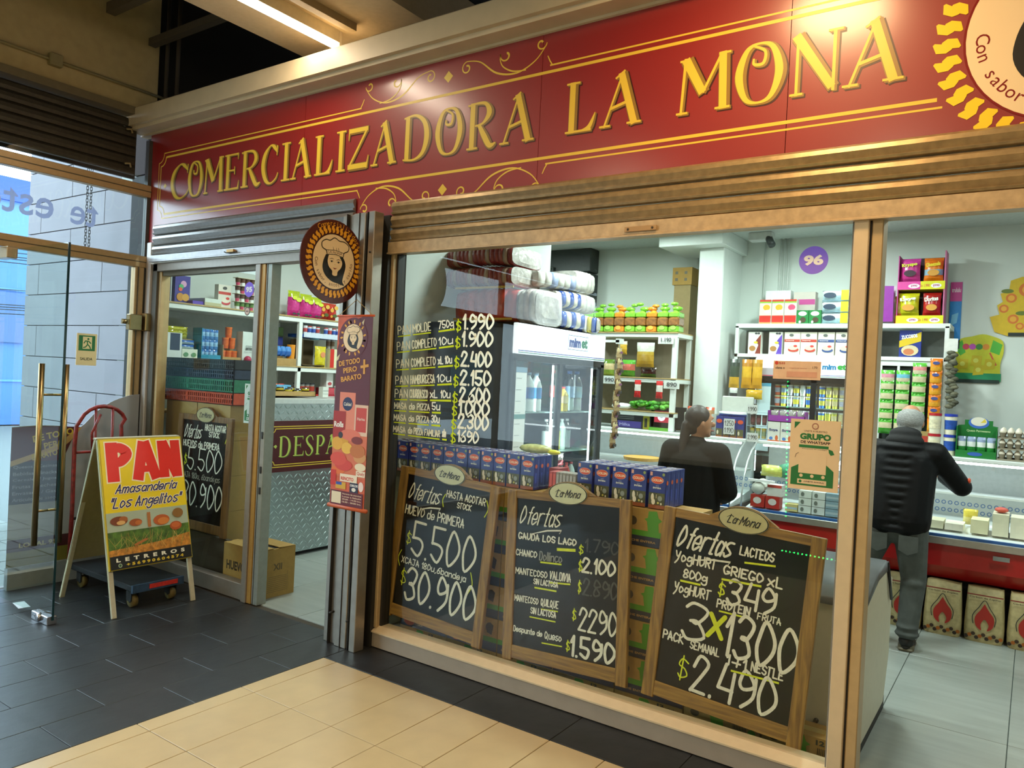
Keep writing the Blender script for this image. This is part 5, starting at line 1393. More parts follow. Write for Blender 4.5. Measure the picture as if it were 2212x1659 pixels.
# ================================================================ WINDOW: milk cases and cartons
GRN, DKB = flat('#4c8a1c'), flat('#2b2c3c')
def milk_case(label, x, z, w, d, h, kind):
    t = thing('milk_case', label, 'box', (x, 0.2 + d / 2 + 0.02, z), 'cardboard milk cases')
    b = B()
    y0 = 0.225
    b.box(x - w / 2, x + w / 2, y0, y0 + d, z, z + h, CB)
    fr = FY(x - w / 2, y0, z)
    b.rect(fr, 0, 0.0, w, h * 0.27, DKB, 1)
    text(b, fr, 'LECHE ENTERA', w * .08, h * .10, w * .5, h * .16, flat('#b08a4c'), 2, 0.02)
    b.rect(fr, 0, h * 0.27, w, h * 0.42, GRN, 1)
    if kind == 0:
        b.poly(fr, [(w * .38, h * .42), (w * .36, h * .68), (w * .32, h * .74), (w * .37, h * .78), (w * .38, h * .96), (w * .50, h * .98), (w * .53, h * .8), (w * .58, h * .74), (w * .53, h * .66), (w * .54, h * .42)], GRN, 2)
        text(b, fr, '12', w * .64, h * .78, w * .74, h * .94, flat('#3a3a2c'), 2, 0.05)
        text(b, fr, 'unid', w * .76, h * .80, w * .88, h * .87, flat('#3a3a2c'), 2, 0)
        for i in range(9): b.rect(fr, w * (.66 + .02 * i), h * .5, w * (.67 + .02 * i), h * .7, flat('#4a4030'), 2)
        b.disc(fr, w * .15, h * .66, w * .06, flat('#4a3f28'), 2, h * .12)
        b.disc(fr, w * .9, h * .5, w * .05, GRN, 2)
    else:
        b.disc(fr, w * .2, h * .20, w * .12, flat('#c8531c'), 3, h * .16)
        text(b, fr, 'ENTERA', w * .35, h * .56, w * .75, h * .76, flat('#4a3f28'), 2, 0.04)
        b.disc(fr, w * .85, h * .7, w * .07, flat('#4a4030'), 2, h * .16)
        b.poly(fr, [(w * .8, h * .55), (w * .86, h * .88), (w * .93, h * .8), (w * .9, h * .5)], flat('#3f3828'), 3)
    b.build('body', t)
    b = B(); b.box(x - w / 2, x + w / 2, y0 + d / 2 - 0.025, y0 + d / 2 + 0.025, z + h, z + h + 0.0008, M('#b09a5c', 0.3)); b.build('tape', t)
    return t
COLN = ['leftmost', 'second', 'third', 'fourth', 'fifth', 'sixth']
for r in range(5):
    z = 0.095 + 0.196 * r
    for c in range(5):
        x = -3.13 + 0.386 * c + (0.0)
        if c == 4: x = -1.62
        if c == 3: x = -2.01
        x = [-3.14, -2.752, -2.364, -1.976, -1.588][c]
        milk_case('brown milk case in the window stack, %s column, %s layer from the floor' % (COLN[c], ORD[r]), x, z, 0.382, 0.29, 0.193, 1 if c < 2 else 0)
for c in range(2): milk_case('brown milk case on the floor behind the rightmost chalkboard, %s' % ['nearer the stack', 'nearer the freezer'][c], [-1.2, -0.81][c], 0.0, 0.38, 0.16, 0.15, 0)
for c in range(5): milk_case('flat brown case on the floor under the milk stack, %s column' % COLN[c], [-3.14, -2.752, -2.364, -1.976, -1.588][c], 0.0, 0.382, 0.29, 0.092, 0)
def milk_carton():
    t = thing('milk_carton', 'blue milk carton', 'carton', (0, 0, 0), 'blue milk cartons')
    b = B()
    w, d, h = 0.094, 0.062, 0.197
    b.fbox(F((-w / 2, 0, 0), (1, 0, 0), (0, 1, 0)), 0, w, 0, d, 0, h, M('#22307e', 0.35, noise=0.03), 0.0015)
    fr = FY(-w / 2, 0, 0)
    b.rect(fr, 0.002, 0.0, w - 0.002, h * 0.42, M('#4a4a2a', 0.5, noise=0.4, scale=40), 1)
    b.rect(fr, 0.002, 0.0, w - 0.002, h * 0.1, flat('#8c4a20'), 2)
    b.disc(fr, w * .25, h * .3, w * .09, flat('#dcd0b8'), 3, h * .1); b.disc(fr, w * .31, h * .18, w * .11, flat('#dcd0b8'), 3, h * .08)
    b.disc(fr, w * .7, h * .28, w * .13, flat('#8d9186'), 3, h * .07); b.disc(fr, w * .6, h * .16, w * .06, flat('#c8c060'), 4, h * .03); b.disc(fr, w * .78, h * .14, w * .05, flat('#d8d4c0'), 4, h * .03)
    b.rect(fr, w * .47, h * .28, w * .5, h * .38, flat('#d8c8a0'), 4)
    b.disc(fr, w * .5, h * .76, w * .36, flat('#d04a24'), 2, h * .095)
    b.ring(fr, w * .5, h * .76, w * .355, w * .375, flat('#e8d8c8'), 2, 28, rb=0.55)
    text(b, fr, 'COLUN', w * .2, h * .725, w * .8, h * .795, flat('#f0e0c0'), 3, 0.03)
    text(b, fr, 'LECHE', w * .42, h * .60, w * .6, h * .62, flat('#c8ccd8'), 2, 0)
    text(b, fr, 'ENTERA', w * .26, h * .53, w * .74, h * .575, flat('#e8e4d8'), 2, 0.03)
    b.rect(fr, w * .06, h * .87, w * .2, h * .97, flat('#d8a090'), 2); b.disc(fr, w * .86, h * .92, w * .08, flat('#90a060'), 2, h * .04)
    fx = FX(w / 2, 0, 0)
    b.disc(fx, 0.02, h * .7, 0.012, flat('#c85a30'), 1); b.rect(fx, 0.01, h * .2, 0.03, h * .5, flat('#3a4aa8'), 1); b.rect(fx, 0.04, h * .1, 0.045, h * .9, flat('#5a68b8'), 1)
    b.build('body', t, origin=(0, 0, 0))
    b = B()
    b.box(-w / 2 + 0.004, w / 2 - 0.004, d * 0.45, d * 0.55, h, h + 0.0015, M('#c8b8a0', 0.5)); b.box(-0.012, 0.012, 0.012, 0.026, h, h + 0.003, M('#dcdce4', 0.5))
    b.build('seal', t, origin=(0, 0, h))
    return t
mc = milk_carton()
cap0 = True
for row in range(3):
    for i in range(12):
        o = mc if cap0 else dup(mc, (0, 0, 0))
        cap0 = False
        o.location = (-3.515 + 0.0985 * i + 0.002 * ((i * 7) % 3), 0.262 + 0.064 * row, 1.077)
        o['label'] = ('blue milk carton, %s from the left in the front row of the long left group' % ORD[i]) if row == 0 else ('blue milk carton, %s from the left, %s row back, in the long left group' % (ORD[i], ['second', 'third'][row - 1]))
for row in range(4):
    for i in range(5):
        o = dup(mc, (-2.045 + 0.1085 * i, 0.262 + 0.064 * row, 1.077), ('blue milk carton, %s from the left in the front row of the right group' % ORD[i]) if row == 0 else ('blue milk carton, %s from the left, %s row back, in the right group' % (ORD[i], ORD[row])))
for i in range(8):
    carton('small_carton', 'small white and brown carton, %s from the left, between the two milk groups' % ORD[i], 'carton', 'small cartons between the milk groups', -2.26 + 0.022 * i, 0.30, 1.077, 0.019 if i > 1 else 0.02, 0.09, 0.125, '#8a8478' if i > 1 else '#a83a2c', both(bands((0.0, 0.3, '#3a2c28'), (0.3, 0.9, '#a8a49c' if i > 1 else '#c84a38'))))
carton('carton', 'red carton behind the small cartons in the window', 'box', None, -2.31, 0.42, 1.077, 0.07, 0.1, 0.13, '#8f2a20', None)
cs = thing('bag_bundle', 'yellow and green plastic bag lying on the milk cartons in front of the fridge', 'bag', (-2.5, 0.5, 1.275))
b = B(); b.ell((-2.53, 0.5, 1.295), 0.12, 0.06, 0.03, M('#b8bc7a', 0.3, noise=0.3), 12, 6); b.build('body', cs)
b = B(); b.ell((-2.40, 0.5, 1.285), 0.05, 0.03, 0.016, M('#d4d430', 0.3, noise=0.1), 10, 6); b.build('tail', cs)

# ---------------------------------------------------------------- fridge by the partition (front faces +x)
FB = M('#0c0e12', 0.35, noise=0.04)
fg = thing('display_fridge', 'black two door drinks fridge with lit white header beside the price list', 'fridge', (-3.15, 1.15, 0))
b = B()
x0, x1, y0, y1 = -3.5, -2.79, 0.56, 1.80
b.box(x0, x1, y0, y0 + 0.04, 0.0, 2.09, FB); b.box(x0, x1, y1 - 0.04, y1, 0, 2.09, FB)
b.box(x0, x0 + 0.04, y0, y1, 0, 2.09, FB); b.box(x0, x1, y0, y1, 2.05, 2.09, FB); b.box(x0, x1, y0, y1, 0, 0.25, FB)
for i in range(14): b.box(x0 + 0.02 * 0 + 0.04, x0 + 0.3, y0 - 0.004, y0, 0.9 + 0.06 * i, 0.93 + 0.06 * i, M('#1b2836', 0.4))
b.box(x1 - 0.02, x1 + 0.02, y0, y1, 1.84, 1.885, FB); b.box(x1 - 0.02, x1 + 0.02, y0, y0 + 0.035, 0.25, 1.86, FB); b.box(x1 - 0.02, x1 + 0.02, y1 - 0.05, y1, 0.25, 1.86, FB)
b.box(x1 - 0.02, x1 + 0.015, 1.145, 1.185, 0.25, 1.86, FB)
b.build('cabinet', fg)
b = B(); b.box(x0 + 0.04, x0 + 0.05, y0 + 0.04, y1 - 0.04, 0.25, 2.05, M('#9aa8a8', 0.5)); b.build('inner_back', fg)
b = B(); b.box(x1 - 0.05, x1 + 0.03, y0 + 0.01, y1 - 0.01, 1.885, 2.085, M('#e6eef6', 0.4, noise=0, emit=0.75), 0.006)
fr = FX(x1 + 0.03, 0, 0)
b.rect(fr, y0 + 0.03, 1.905, y1 - 0.02, 1.911, flat('#3a4a9a'), 1); b.rect(fr, y0 + 0.03, 1.893, y1 - 0.02, 1.899, flat('#3a7a6a'), 1)
b.ring(fr, 1.35, 2.0, 0.0, 0.0, BLK, 1, 4)
for yy0, yy1, zz0, zz1 in ((1.22, 1.224, 1.95, 2.055), (1.506, 1.51, 1.95, 2.055), (1.22, 1.51, 1.95, 1.954), (1.22, 1.51, 2.051, 2.055)): b.rect(fr, yy0, zz0, yy1, zz1, flat('#3a5a7a'), 2)
text(b, fr, 'mim', 1.235, 1.968, 1.40, 2.038, flat('#12307a'), 3, 0.06); text(b, fr, 'et', 1.41, 1.968, 1.50, 2.042, flat('#0f6a40'), 3, 0.06)
text(b, fr, 'Mas que refrigeracion', 1.29, 1.925, 1.44, 1.938, flat('#6a78a0'), 3, 0)
b.build('lit_header', fg, 'lit white header lettered mimet')
for ya, yb in ((y0 + 0.035, 1.145), (1.185, y1 - 0.05)):
    b = B(); b.box(x1 + 0.0, x1 + 0.006, ya, yb, 0.27, 1.84, GLASS); b.build('glass_door', fg)
for z in (0.6, 0.9, 1.2, 1.49):
    b = B(); b.box(x0 + 0.06, x1 - 0.05, y0 + 0.05, y1 - 0.06, z, z + 0.008, M('#9fb8b4', 0.3, metal=0.3)); b.build('wire_shelf', fg)
LEDW = M('#e8fbff', 0.4, noise=0, emit=6)
for yy in (1.13, 1.20, 1.70, 0.62):
    b = B(); b.box(x1 - 0.035, x1 - 0.025, yy - 0.006, yy + 0.006, 0.3, 1.83, LEDW); b.build('light_strip', fg)
b = B(); fr = FX(x1 + 0.008, 0, 0); b.box(x1 + 0.007, x1 + 0.0085, 0.60, 0.74, 1.15, 1.80, M('#dfe4e4', 0.5, noise=0))
b.rect(fr, 0.60, 1.765, 0.74, 1.80, flat('#7a98b0'), 2); b.rect(fr, 0.60, 1.46, 0.74, 1.49, flat('#5a8a88'), 2)
for i in range(8): b.rect(fr, 0.62, 1.2 + 0.075 * i, 0.68, 1.203 + 0.075 * i, flat('#8a9090'), 2)
b.build('notice', fg, 'white paper notices stuck on the glass')
for i in range(3): 
    bottle('milk_bottle', 'tall white yoghurt bottle with blue shoulder in the fridge, %s from the left' % ORD[i], 'white bottles in the fridge', -2.87, 0.80 + 0.095 * i, 1.5, 0.044, 0.27, '#e4ecf0', '#6a8aa8', '#3a86d0')
for i, (yy, c, l, cl) in enumerate(((1.26, '#1c1210', '#b84a48', True), (1.36, '#c8b040', '#d8c890', False), (1.45, '#9fb8b4', '#7a9ac0', True), (1.56, '#b8c8c4', '#8aa8b8', True))):
    bottle('soft_drink_bottle', 'soft drink bottle on the top right fridge shelf, %s from the left' % ORD[i], 'bottles on the top right fridge shelf', -2.87, yy, 1.5, 0.045, 0.30 if i != 1 else 0.18, c, '#c83030' if i < 2 else '#3a6ab8', l, clear=cl)
for i in range(5): bottle('soft_drink_bottle', 'smaller bottle on the middle right fridge shelf, %s from the left' % ORD[i], 'bottles on the middle right fridge shelf', -2.93, 1.25 + 0.075 * i, 1.208, 0.032, 0.23, ['#c8ccc8', '#b09a98', '#c4c420', '#c8d8d4', '#8aa09c'][i], '#d8dcdc', None, clear=(i % 2 == 0))
for i in range(6): bottle('soft_drink_bottle', 'small bottle on the lower right fridge shelf, %s from the left' % ORD[i], 'bottles on the lower right fridge shelf', -2.9, 1.24 + 0.07 * i, 0.908, 0.03, 0.2, ['#b02028', '#c8c82a', '#b02840', '#2a2020', '#c83a30', '#c8d8d4'][i], '#b8282c', '#c0b0a0' if i % 2 else None)
b = B(); b.lathe([(0.045, 0), (0.055, 0.14), (0.06, 0.15), (0.03, 0.18), (0, 0.18)], (-2.93, 0.86, 1.208), M('#6ab0b4', 0.4), 14); tag(b.build('lidded_cup'), 'turquoise lidded cup on the middle left fridge shelf', 'cup')
bag('meat_pack', 'red and white meat pack on the lower right fridge shelf', 'pack', None, -2.86, 1.30, 1.1, 0.2, 0.05, 0.09, ['#a83a44', '#c8b8b8'], 'x')
bag('meat_pack', 'pale yellow pack lying on the lower left fridge shelf', 'pack', None, -2.9, 0.8, 0.908, 0.25, 0.06, 0.09, ['#d8d88a', '#c8ccb0'], 'x')

# bundles stacked on the fridge
FILM = M('#b8b4b0', 0.18, noise=0.3, scale=18, bump=0.6, coat=0.5)
def bundle(label, cx_, cy_, z, lx, ly, h, stripes, n=9, rot=0.0, end=FILM, tilt=0.0, sag=0.0):
    t = thing('wrapped_bundle', label, 'bundle', (cx_, cy_, z), 'plastic wrapped bundles on the fridge')
    t.rotation_euler = (tilt, 0, rot)
    for i in range(n):                                    # individual packs inside the film
        b = B()
        c = stripes[i % len(stripes)]
        m = M(c, 0.35, noise=0.15, scale=30, coat=0.4)
        xa = -lx / 2 + lx * i / n
        prof = []
        for k in range(16):
            q = 2 * PI * k / 16
            prof.append((ly / 2 * (abs(math.cos(q)) ** 0.45) * (1 if math.cos(q) > 0 else -1), h / 2 + h / 2 * (abs(math.sin(q)) ** 0.5) * (1 if math.sin(q) > 0 else -1)))
        zo = -sag * ((2 * (i + 0.5) / n - 1) ** 2)
        sc_ = 1 - 0.10 * abs(2 * (i + 0.5) / n - 1) ** 3
        b.extr(F((xa + 0.0015, 0, zo), (0, 1, 0), (0, 0, 1)), [(p[0] * sc_, p[1] * sc_) for p in prof], 0, lx / n - 0.003, m, True)
        b.build('pack', None, origin=(0, 0, 0)).parent = t
    b = B()
    vs = []
    for j, (xx, s_) in enumerate(((-lx / 2 - 0.004, 0.9), (-lx / 2 - 0.018, 0.6), (-lx / 2 - 0.02, 0.01))): vs.append((xx, s_))
    for sg_ in (1, -1):
        for j in range(2):
            (xa, sa), (xb, sb) = vs[j], vs[j + 1]
            A = [(sg_ * xa * -1 if sg_ > 0 else xa, p[0] * sa, h / 2 + (p[1] - h / 2) * sa - sag) for p in prof]
            Bq = [(sg_ * xb * -1 if sg_ > 0 else xb, p[0] * sb, h / 2 + (p[1] - h / 2) * sb - sag) for p in prof]
            b.add(A + Bq, [(k, (k + 1) % 16, 16 + (k + 1) % 16, 16 + k) if sg_ > 0 else (k, 16 + k, 16 + (k + 1) % 16, (k + 1) % 16) for k in range(16)], end, True)
    o = b.build('film', None, origin=(0, 0, 0)); o.parent = t
    return t
RS = ['#8a2a28', '#96403a', '#a88a78', '#8a2c2a']
bundle('flat bundle of dark red rolls, topmost on the left of the fridge', -3.28, 0.98, 2.51, 0.58, 0.42, 0.145, RS, 16, sag=0.01)
bundle('flat bundle of dark red rolls, second from the top on the left of the fridge', -3.28, 0.98, 2.36, 0.58, 0.42, 0.145, RS, 16)
bundle('bundle of bright red yellow packs standing directly on the fridge at the left', -3.20, 0.98, 2.095, 0.52, 0.40, 0.26, ['#b83a28', '#c03c2a', '#a83020'], 6)
b = B()
for z in (2.12, 2.34): b.box(-3.46, -2.95, 0.772, 0.778, z, z + 0.015, M('#c8a028', 0.4))
tag(b.build('packing_band'), 'yellow bands across the bright red packs on the fridge', 'band')
bundle('clear film bundle of white rolls behind the red packs on the fridge', -2.855, 0.98, 2.095, 0.13, 0.38, 0.25, ['#c4c0ba', '#b8a8a0'], 3)
BW = ['#dcd6c0', '#2b4a98', '#d8d2bc', '#2b4a98']
bundle('white and blue striped roll bundle slumped down the right of the red ones', -2.97, 1.36, 2.245, 0.30, 0.34, 0.13, BW, 7, rot=1.40, tilt=-0.08)
bundle('white and blue striped roll bundle bent over the front edge of the fridge top', -2.90, 1.34, 2.10, 0.26, 0.26, 0.13, BW, 6, rot=1.2, tilt=-0.05)
bundle('long white bundle with blue print lying on top of the striped ones', -2.96, 1.29, 2.385, 0.48, 0.26, 0.12, ['#d4d2cc', '#cfcdc8', '#9aa6c8'], 8, rot=1.3, tilt=0.0)
bundle('small blue and white bundle above the fridge header', -2.80, 1.57, 2.095, 0.14, 0.12, 0.12, ['#2b4a98', '#dcdad0', '#c8b840'], 4, rot=0.3)
bundle('pale toilet roll bundle on the right end of the fridge, uppermost', -3.04, 1.68, 2.41, 0.24, 0.32, 0.17, ['#cfccc4', '#c8c4bc', '#d4d0c8'], 5, rot=1.5)
bundle('pale toilet roll bundle on the right end of the fridge, middle', -3.02, 1.68, 2.255, 0.24, 0.30, 0.148, ['#d0ccc4', '#c4beb8'], 4, rot=1.5)
bundle('pale toilet roll bundle on the right end of the fridge, lowest', -3.02, 1.69, 2.10, 0.24, 0.3, 0.148, ['#c8c4c0', '#d0c8c8'], 4, rot=1.5)

# hanging snack strip right of the fridge
st = None
for i in range(9):
    z = 1.98 - 0.082 * i
    xx, yy = -2.66 + 0.012 * (i % 2), 1.83 - 0.005 * i
    bag('snack_bag', 'beige snack packet in the strip hanging beside the fridge, %s from the top' % ORD[i], 'snack bag', 'packets of the hanging strip', xx, yy, z - 0.10, 0.085, 0.03, 0.12, ['#8a6a4c', '#b49a70', '#c8b488'], 'x', prints=dots((0.35, 0.2, 0.16, 0.11, '#2c2a28'), (0.7, 0.2, 0.16, 0.11, '#2c2a28'), (0.5, 0.7, 0.3, 0.08, '#7a4a6a')))
b = B(); b.tube([(-2.66, 1.83, 2.03), (-2.66, 1.83, 1.98)], 0.004, M('#c8ccc8', 0.5), 6); b.box(-2.68, -2.64, 1.80, 1.86, 2.03, 2.07, M('#d8dcd8', 0.5)); b.box(-2.77, -2.65, 1.80, 1.81, 2.04, 2.06, M('#d8dcd8', 0.5)); tag(b.build('strip_hook'), 'small white clip holding the hanging strip on the fridge corner', 'hook')

# dark wall cabinet high at the back, carton tower, conduits, camera
dc = thing('wall_cabinet', 'dark grey steel shutter box high on the back wall above the fridge', 'cabinet', (-4.6, 4.2, 2.95))
b = B(); b.box(-5.1, -4.22, 4.1, 4.3, 2.98, 3.25, M('#343a3a', 0.45, noise=0.1), 0.01); b.box(-5.1, -4.22, 4.1, 4.3, 2.6, 2.97, M('#2c3232', 0.45, noise=0.1), 0.01); b.build('body', dc)
b = B(); b.tube([(-4.9, 4.07, 3.24), (-4.9, 4.07, 3.05), (-4.7, 4.07, 3.04), (-4.68, 4.07, 2.7)], 0.015, M('#4a5150', 0.4), 8); b.build('pipe', dc)
tc = thing('carton_tower', 'tall brown cardboard carton standing on end beside the white column', 'box', (-3.0, 4.1, 0))
b = B(); b.box(-3.17, -2.96, 3.98, 4.24, 2.78, 2.96, CB); fr = FY(-3.17, 3.98, 2.78)
for u in (0.03, 0.13):
    for v in (0.04, 0.11): b.rect(fr, u, v, u + 0.03, v + 0.03, flat('#5a5444'), 1)
b.build('upper_carton', tc)
b = B(); b.box(-3.15, -2.97, 3.99, 4.22, 0.0, 2.78, M('#94815a', 0.85)); b.build('lower_carton', tc)
b = B()
for x in (-3.02, -2.31, -2.16, -2.12, -2.08): b.tube([(x, 4.28, 3.25), (x, 4.28, 2.4)], 0.009, M('#cfd6d2', 0.5), 8)
tag(b.build('wall_conduit', kind='stuff'), 'thin white conduits running down the back wall beside the column', 'conduit')
cm = thing('security_camera', 'small grey security camera on the ceiling left of the 96 sticker', 'camera', (-2.2, 3.9, 3.15))
b = B(); b.box(-2.36, -2.14, 3.86, 3.98, 3.17, 3.25, M('#c8ccca', 0.5), 0.006); b.build('base', cm)
b = B(); b.cyl((-2.18, 3.9, 3.2), (-2.12, 3.83, 3.11), 0.035, M('#3a4040', 0.4), 14); b.build('lens', cm)

# ---------------------------------------------------------------- bread shelf
bs = thing('shelf_unit', 'white bread shelf left of the column', 'shelf', (-3.3, 3.6, 0))
for z in (1.46, 1.79, 2.235):
    b = B(); b.box(-3.95, -2.84, 3.42, 3.8, z - 0.04, z, SHW, 0.003); b.build('rail', bs)
    b = B(); b.box(-3.95, -2.84, 3.41, 3.8, z, z + 0.01, PLY); b.build('shelf_board', bs)
for x in (-3.95, -2.9):
    b = B(); b.box(x, x + 0.05, 3.42, 3.46, 1.287, 2.2, SHW, 0.003); b.build('upright', bs)
    b = B(); b.box(x, x + 0.05, 3.77, 3.80, 1.0, 2.2, SHW, 0.003); b.build('upright', bs)
b = B(); b.box(-3.95, -2.84, 3.8, 3.81, 1.3, 2.2, M('#8f8874', 0.8)); b.build('back_panel', bs)
for i in range(9):
    x = -3.86 + 0.118 * i
    org = i in (3, 6)
    h = 0.20
    c = '#d8882c' if org else '#7cbc3a'
    t = thing('bread_bag', 'bread loaf in %s film bag on the top shelf, %s from the left' % ('orange' if org else 'green', ORD[i]), 'bread', (x, 3.52, 2.246), 'bagged loaves on the bread shelf')
    b = B(); b.box(x - 0.054, x + 0.054, 3.46, 3.60, 2.247, 2.247 + h * 0.32, M(c, 0.2, noise=0.2, coat=0.5), 0.012)
    b.box(x - 0.056, x + 0.056, 3.455, 3.605, 2.247 + h * 0.3, 2.247 + h * 0.75, M('#8a5a2c', 0.25, noise=0.35, coat=0.6), 0.014)
    b.box(x - 0.055, x + 0.055, 3.458, 3.602, 2.247 + h * 0.72, 2.247 + h * 1.0, M(c, 0.2, noise=0.25, coat=0.5), 0.012)
    fr = FY(x - 0.05, 3.455, 2.247)
    b.disc(fr, 0.05, h * 0.22, 0.03, M('#9ed060' if not org else '#e8a848', 0.3), 2, 0.02)
    b.build('loaf', t)
    b = B(); zz = 2.247 + h
    tw = M(c, 0.15, noise=0.3, bump=0.3, coat=0.6)
    b.lathe([(0.045, -0.008), (0.02, 0.022), (0.018, 0.032)], (x, 3.52, zz), tw, 9)
    q = [0.02, -0.015, 0.0, 0.012, -0.02][i % 5]
    b.ell((x + q, 3.52, zz + 0.035), 0.055, 0.035, 0.024, tw, 10, 6); b.ell((x - q * 1.5, 3.51, zz + 0.062 + 0.01 * (i % 3)), 0.042, 0.025, 0.018, tw, 8, 5)
    b.build('twist', t)
for i, (x, w_, cols) in enumerate(((-3.62, 0.13, ['#7a9a3a', '#c8b488', '#5a7a2a']), (-3.42, 0.2, ['#4a8a2a', '#c86a5a', '#5aa83a']), (-3.18, 0.17, ['#3a5a20', '#4a1c1c', '#3a2a20']))):
    bag('snack_bag', '%s packet on the middle bread shelf, %s from the left' % (['olive and cream', 'green and red', 'dark brown and green'][i], ORD[i]), 'snack bag', None, x, 3.52, 1.80, w_, 0.1, 0.17 if i < 2 else 0.10, cols, 'y')
bag('snack_bag', 'small clear bag of yellow pasta hanging under the bread shelf', 'snack bag', None, -3.41, 3.39, 2.02, 0.1, 0.04, 0.13, ['#b8902a', '#c8a038', '#c8c4b0'], 'y')
bag('snack_bag', 'large clear bag of cereal hanging under the bread shelf', 'snack bag', None, -3.16, 3.39, 1.90, 0.19, 0.05, 0.24, ['#a88028', '#b08a34', '#b8983c', '#c8c8bc', '#c4c8c0'], 'y')
for i, x in enumerate((-3.23, -3.0)): bag('snack_bag', 'small red hanging sachet under the lower bread shelf, %s one' % ['left', 'right'][i], 'snack bag', 'red sachets', x, 3.40, 1.60, 0.07, 0.03, 0.17, ['#c02828', '#d8d0c8', '#c83030'], 'y')
lt = thing('lettuce_heap', 'bright green lettuce heap in a clear bag on the counter by the bread shelf', 'lettuce', (-3.05, 3.36, 1.46))
b = B()
random.seed(3)
for i in range(60):
    c = Vector((-3.12 + random.uniform(-0.18, 0.2), 3.47 + random.uniform(-0.05, 0.05), 1.50 + random.uniform(0, 0.06)))
    b.ell(c, 0.035, 0.03, 0.02, M(['#4fa02a', '#6ab83a', '#3a8a20'][i % 3], 0.4, noise=0.3), 6, 4)
b.build('leaves', lt, kind='stuff')
b = B(); b.ell((-3.42, 3.47, 1.50), 0.12, 0.06, 0.035, M('#e4e8e4', 0.3), 14, 6); tag(b.build('white_plate'), 'white upturned tray beside the lettuce', 'tray')
for i, (x, s) in enumerate(((-2.96, '1.190'), (-3.55, '990'), (-2.88, '890'))):
    z = (2.13, 1.72, 1.70)[i]
    carton('price_card', 'white price card %s on the bread shelf edge' % ['under the loaves', 'on the left of the middle board', 'on the right of the middle board'][i], 'card', None, x, 3.405, z, 0.16, 0.003, 0.08, '#d4d8d4', word(s, .2, .25, .85, .75, '#3a3f44'))
    
# ---------------------------------------------------------------- right shelf, second fridge, snacks
rs2 = thing('shelf_unit', 'white shelf over the back fridge with boxes of cereal', 'shelf', (-1.5, 4.1, 0))
b = B(); b.box(-2.46, -0.62, 3.92, 4.28, 2.33, 2.372, SHW, 0.003); b.build('shelf_board', rs2)
b = B(); b.box(-2.46, -0.62, 3.92, 4.28, 2.045, 2.08, SHW, 0.003); b.build('shelf_board', rs2)
b = B(); b.box(-2.46, -0.62, 4.27, 4.285, 2.08, 2.33, M('#767a76', 0.8)); b.build('back_panel', rs2)
for x in (-2.46, -0.66):
    b = B(); b.box(x, x + 0.035, 3.92, 3.96, 1.0, 2.35, SHW, 0.003); b.build('upright', rs2)
SP = lambda top: both(bands((0.0, 0.06, '#d8902c'), (0.07, 0.35, '#c8281c'), (0.35, 0.86, '#dce0c0'), (0.86, 0.92, '#8ab83a'), (0.92, 1, '#c83a2c')), dots((0.6, 0.68, 0.3, 0.12, top), (0.7, 0.5, 0.28, 0.08, '#f0f0ec')))
for i in range(3): carton('food_box', 'red and cream box with %s picture on the top right shelf, %s from the left' % (['yellow', 'yellow', 'pink'][i], ORD[i]), 'box', 'red and cream boxes', -2.195 + 0.118 * i, 4.02, 2.373, 0.113, 0.08, 0.235, '#dfe0d4', SP(['#d8a828', '#d8a828', '#d04a70'][i]))
for i in range(2): carton('food_box', 'green box with white oval on the top right shelf, %s one' % ['left', 'right'][i], 'box', 'green boxes', -1.845 + 0.112 * i, 4.02, 2.373, 0.107, 0.08, 0.13, '#1c7a38', dots((0.5, 0.75, 0.36, 0.17, '#dfe8d8'), (0.55, 0.3, 0.25, 0.2, '#4a3a28'), (0.3, 0.15, 0.1, 0.1, '#dcdcd4')))
carton('food_box', 'white carton behind the red boxes on the top right shelf', 'box', None, -2.12, 4.17, 2.373, 0.24, 0.1, 0.34, '#dce0de', None)
carton('food_box', 'grey carton with magenta band leaning behind the green boxes', 'box', None, -1.87, 4.17, 2.373, 0.20, 0.1, 0.32, '#c8c0b8', bands((0.62, 0.78, '#c04890')))
for i in range(3): bag('tissue_pack', 'white, blue and yellow tissue pack, %s in the stack on the top right shelf' % ['lowest', 'middle', 'topmost'][i], 'pack', 'stacked tissue packs', -1.56, 4.02, 2.374 + 0.105 * i, 0.25, 0.14, 0.103, ['#b8d8e8', '#dce8ec'], 'y', prints=both(lambda b, fr, w, h: (b.disc(fr, w * .33, h * .5, w * .22, flat('#2b3c54'), 3, h * .25), b.rect(fr, w * .72, h * .05, w * .98, h * .95, flat('#d4cc1c'), 3))))
bag('toilet_roll_pack', 'large white and purple toilet roll pack on the top right shelf', 'pack', None, -1.24, 4.03, 2.373, 0.36, 0.18, 0.345, ['#dcdcdc', '#d4d4d8'], 'y', prints=both(lambda b, fr, w, h: (b.poly(fr, [(w * .5, h * .98), (w * .97, h * .96), (w * .98, h * .05), (w * .42, h * .04), (w * .36, h * .4), (w * .55, h * .6)], M('#8c2a9a', 0.35), 3), b.rect(fr, w * .27, h * .52, w * .66, h * .82, flat('#dcdcdc'), 4), text(b, fr, '1.500', w * .30, h * .6, w * .6, h * .72, flat('#4a4a50'), 5, 0.01), text(b, fr, 'Elite', w * .42, h * .32, w * .62, h * .42, flat('#dcc8e0'), 5, 0.02))))
bag('snack_bag', 'orange pack at the right end beside the purple toilet rolls', 'snack bag', None, -1.03, 4.03, 2.373, 0.08, 0.1, 0.25, ['#d8641c', '#c8b040', '#d8982c'], 'y')
bag('flour_bag', 'white and red flour bag between the post and the snack display', 'bag', None, -1.13 + 0.03, 4.2, 2.373, 0.1, 0.1, 0.22, ['#c88a7a', '#d8d4cc'], 'y')
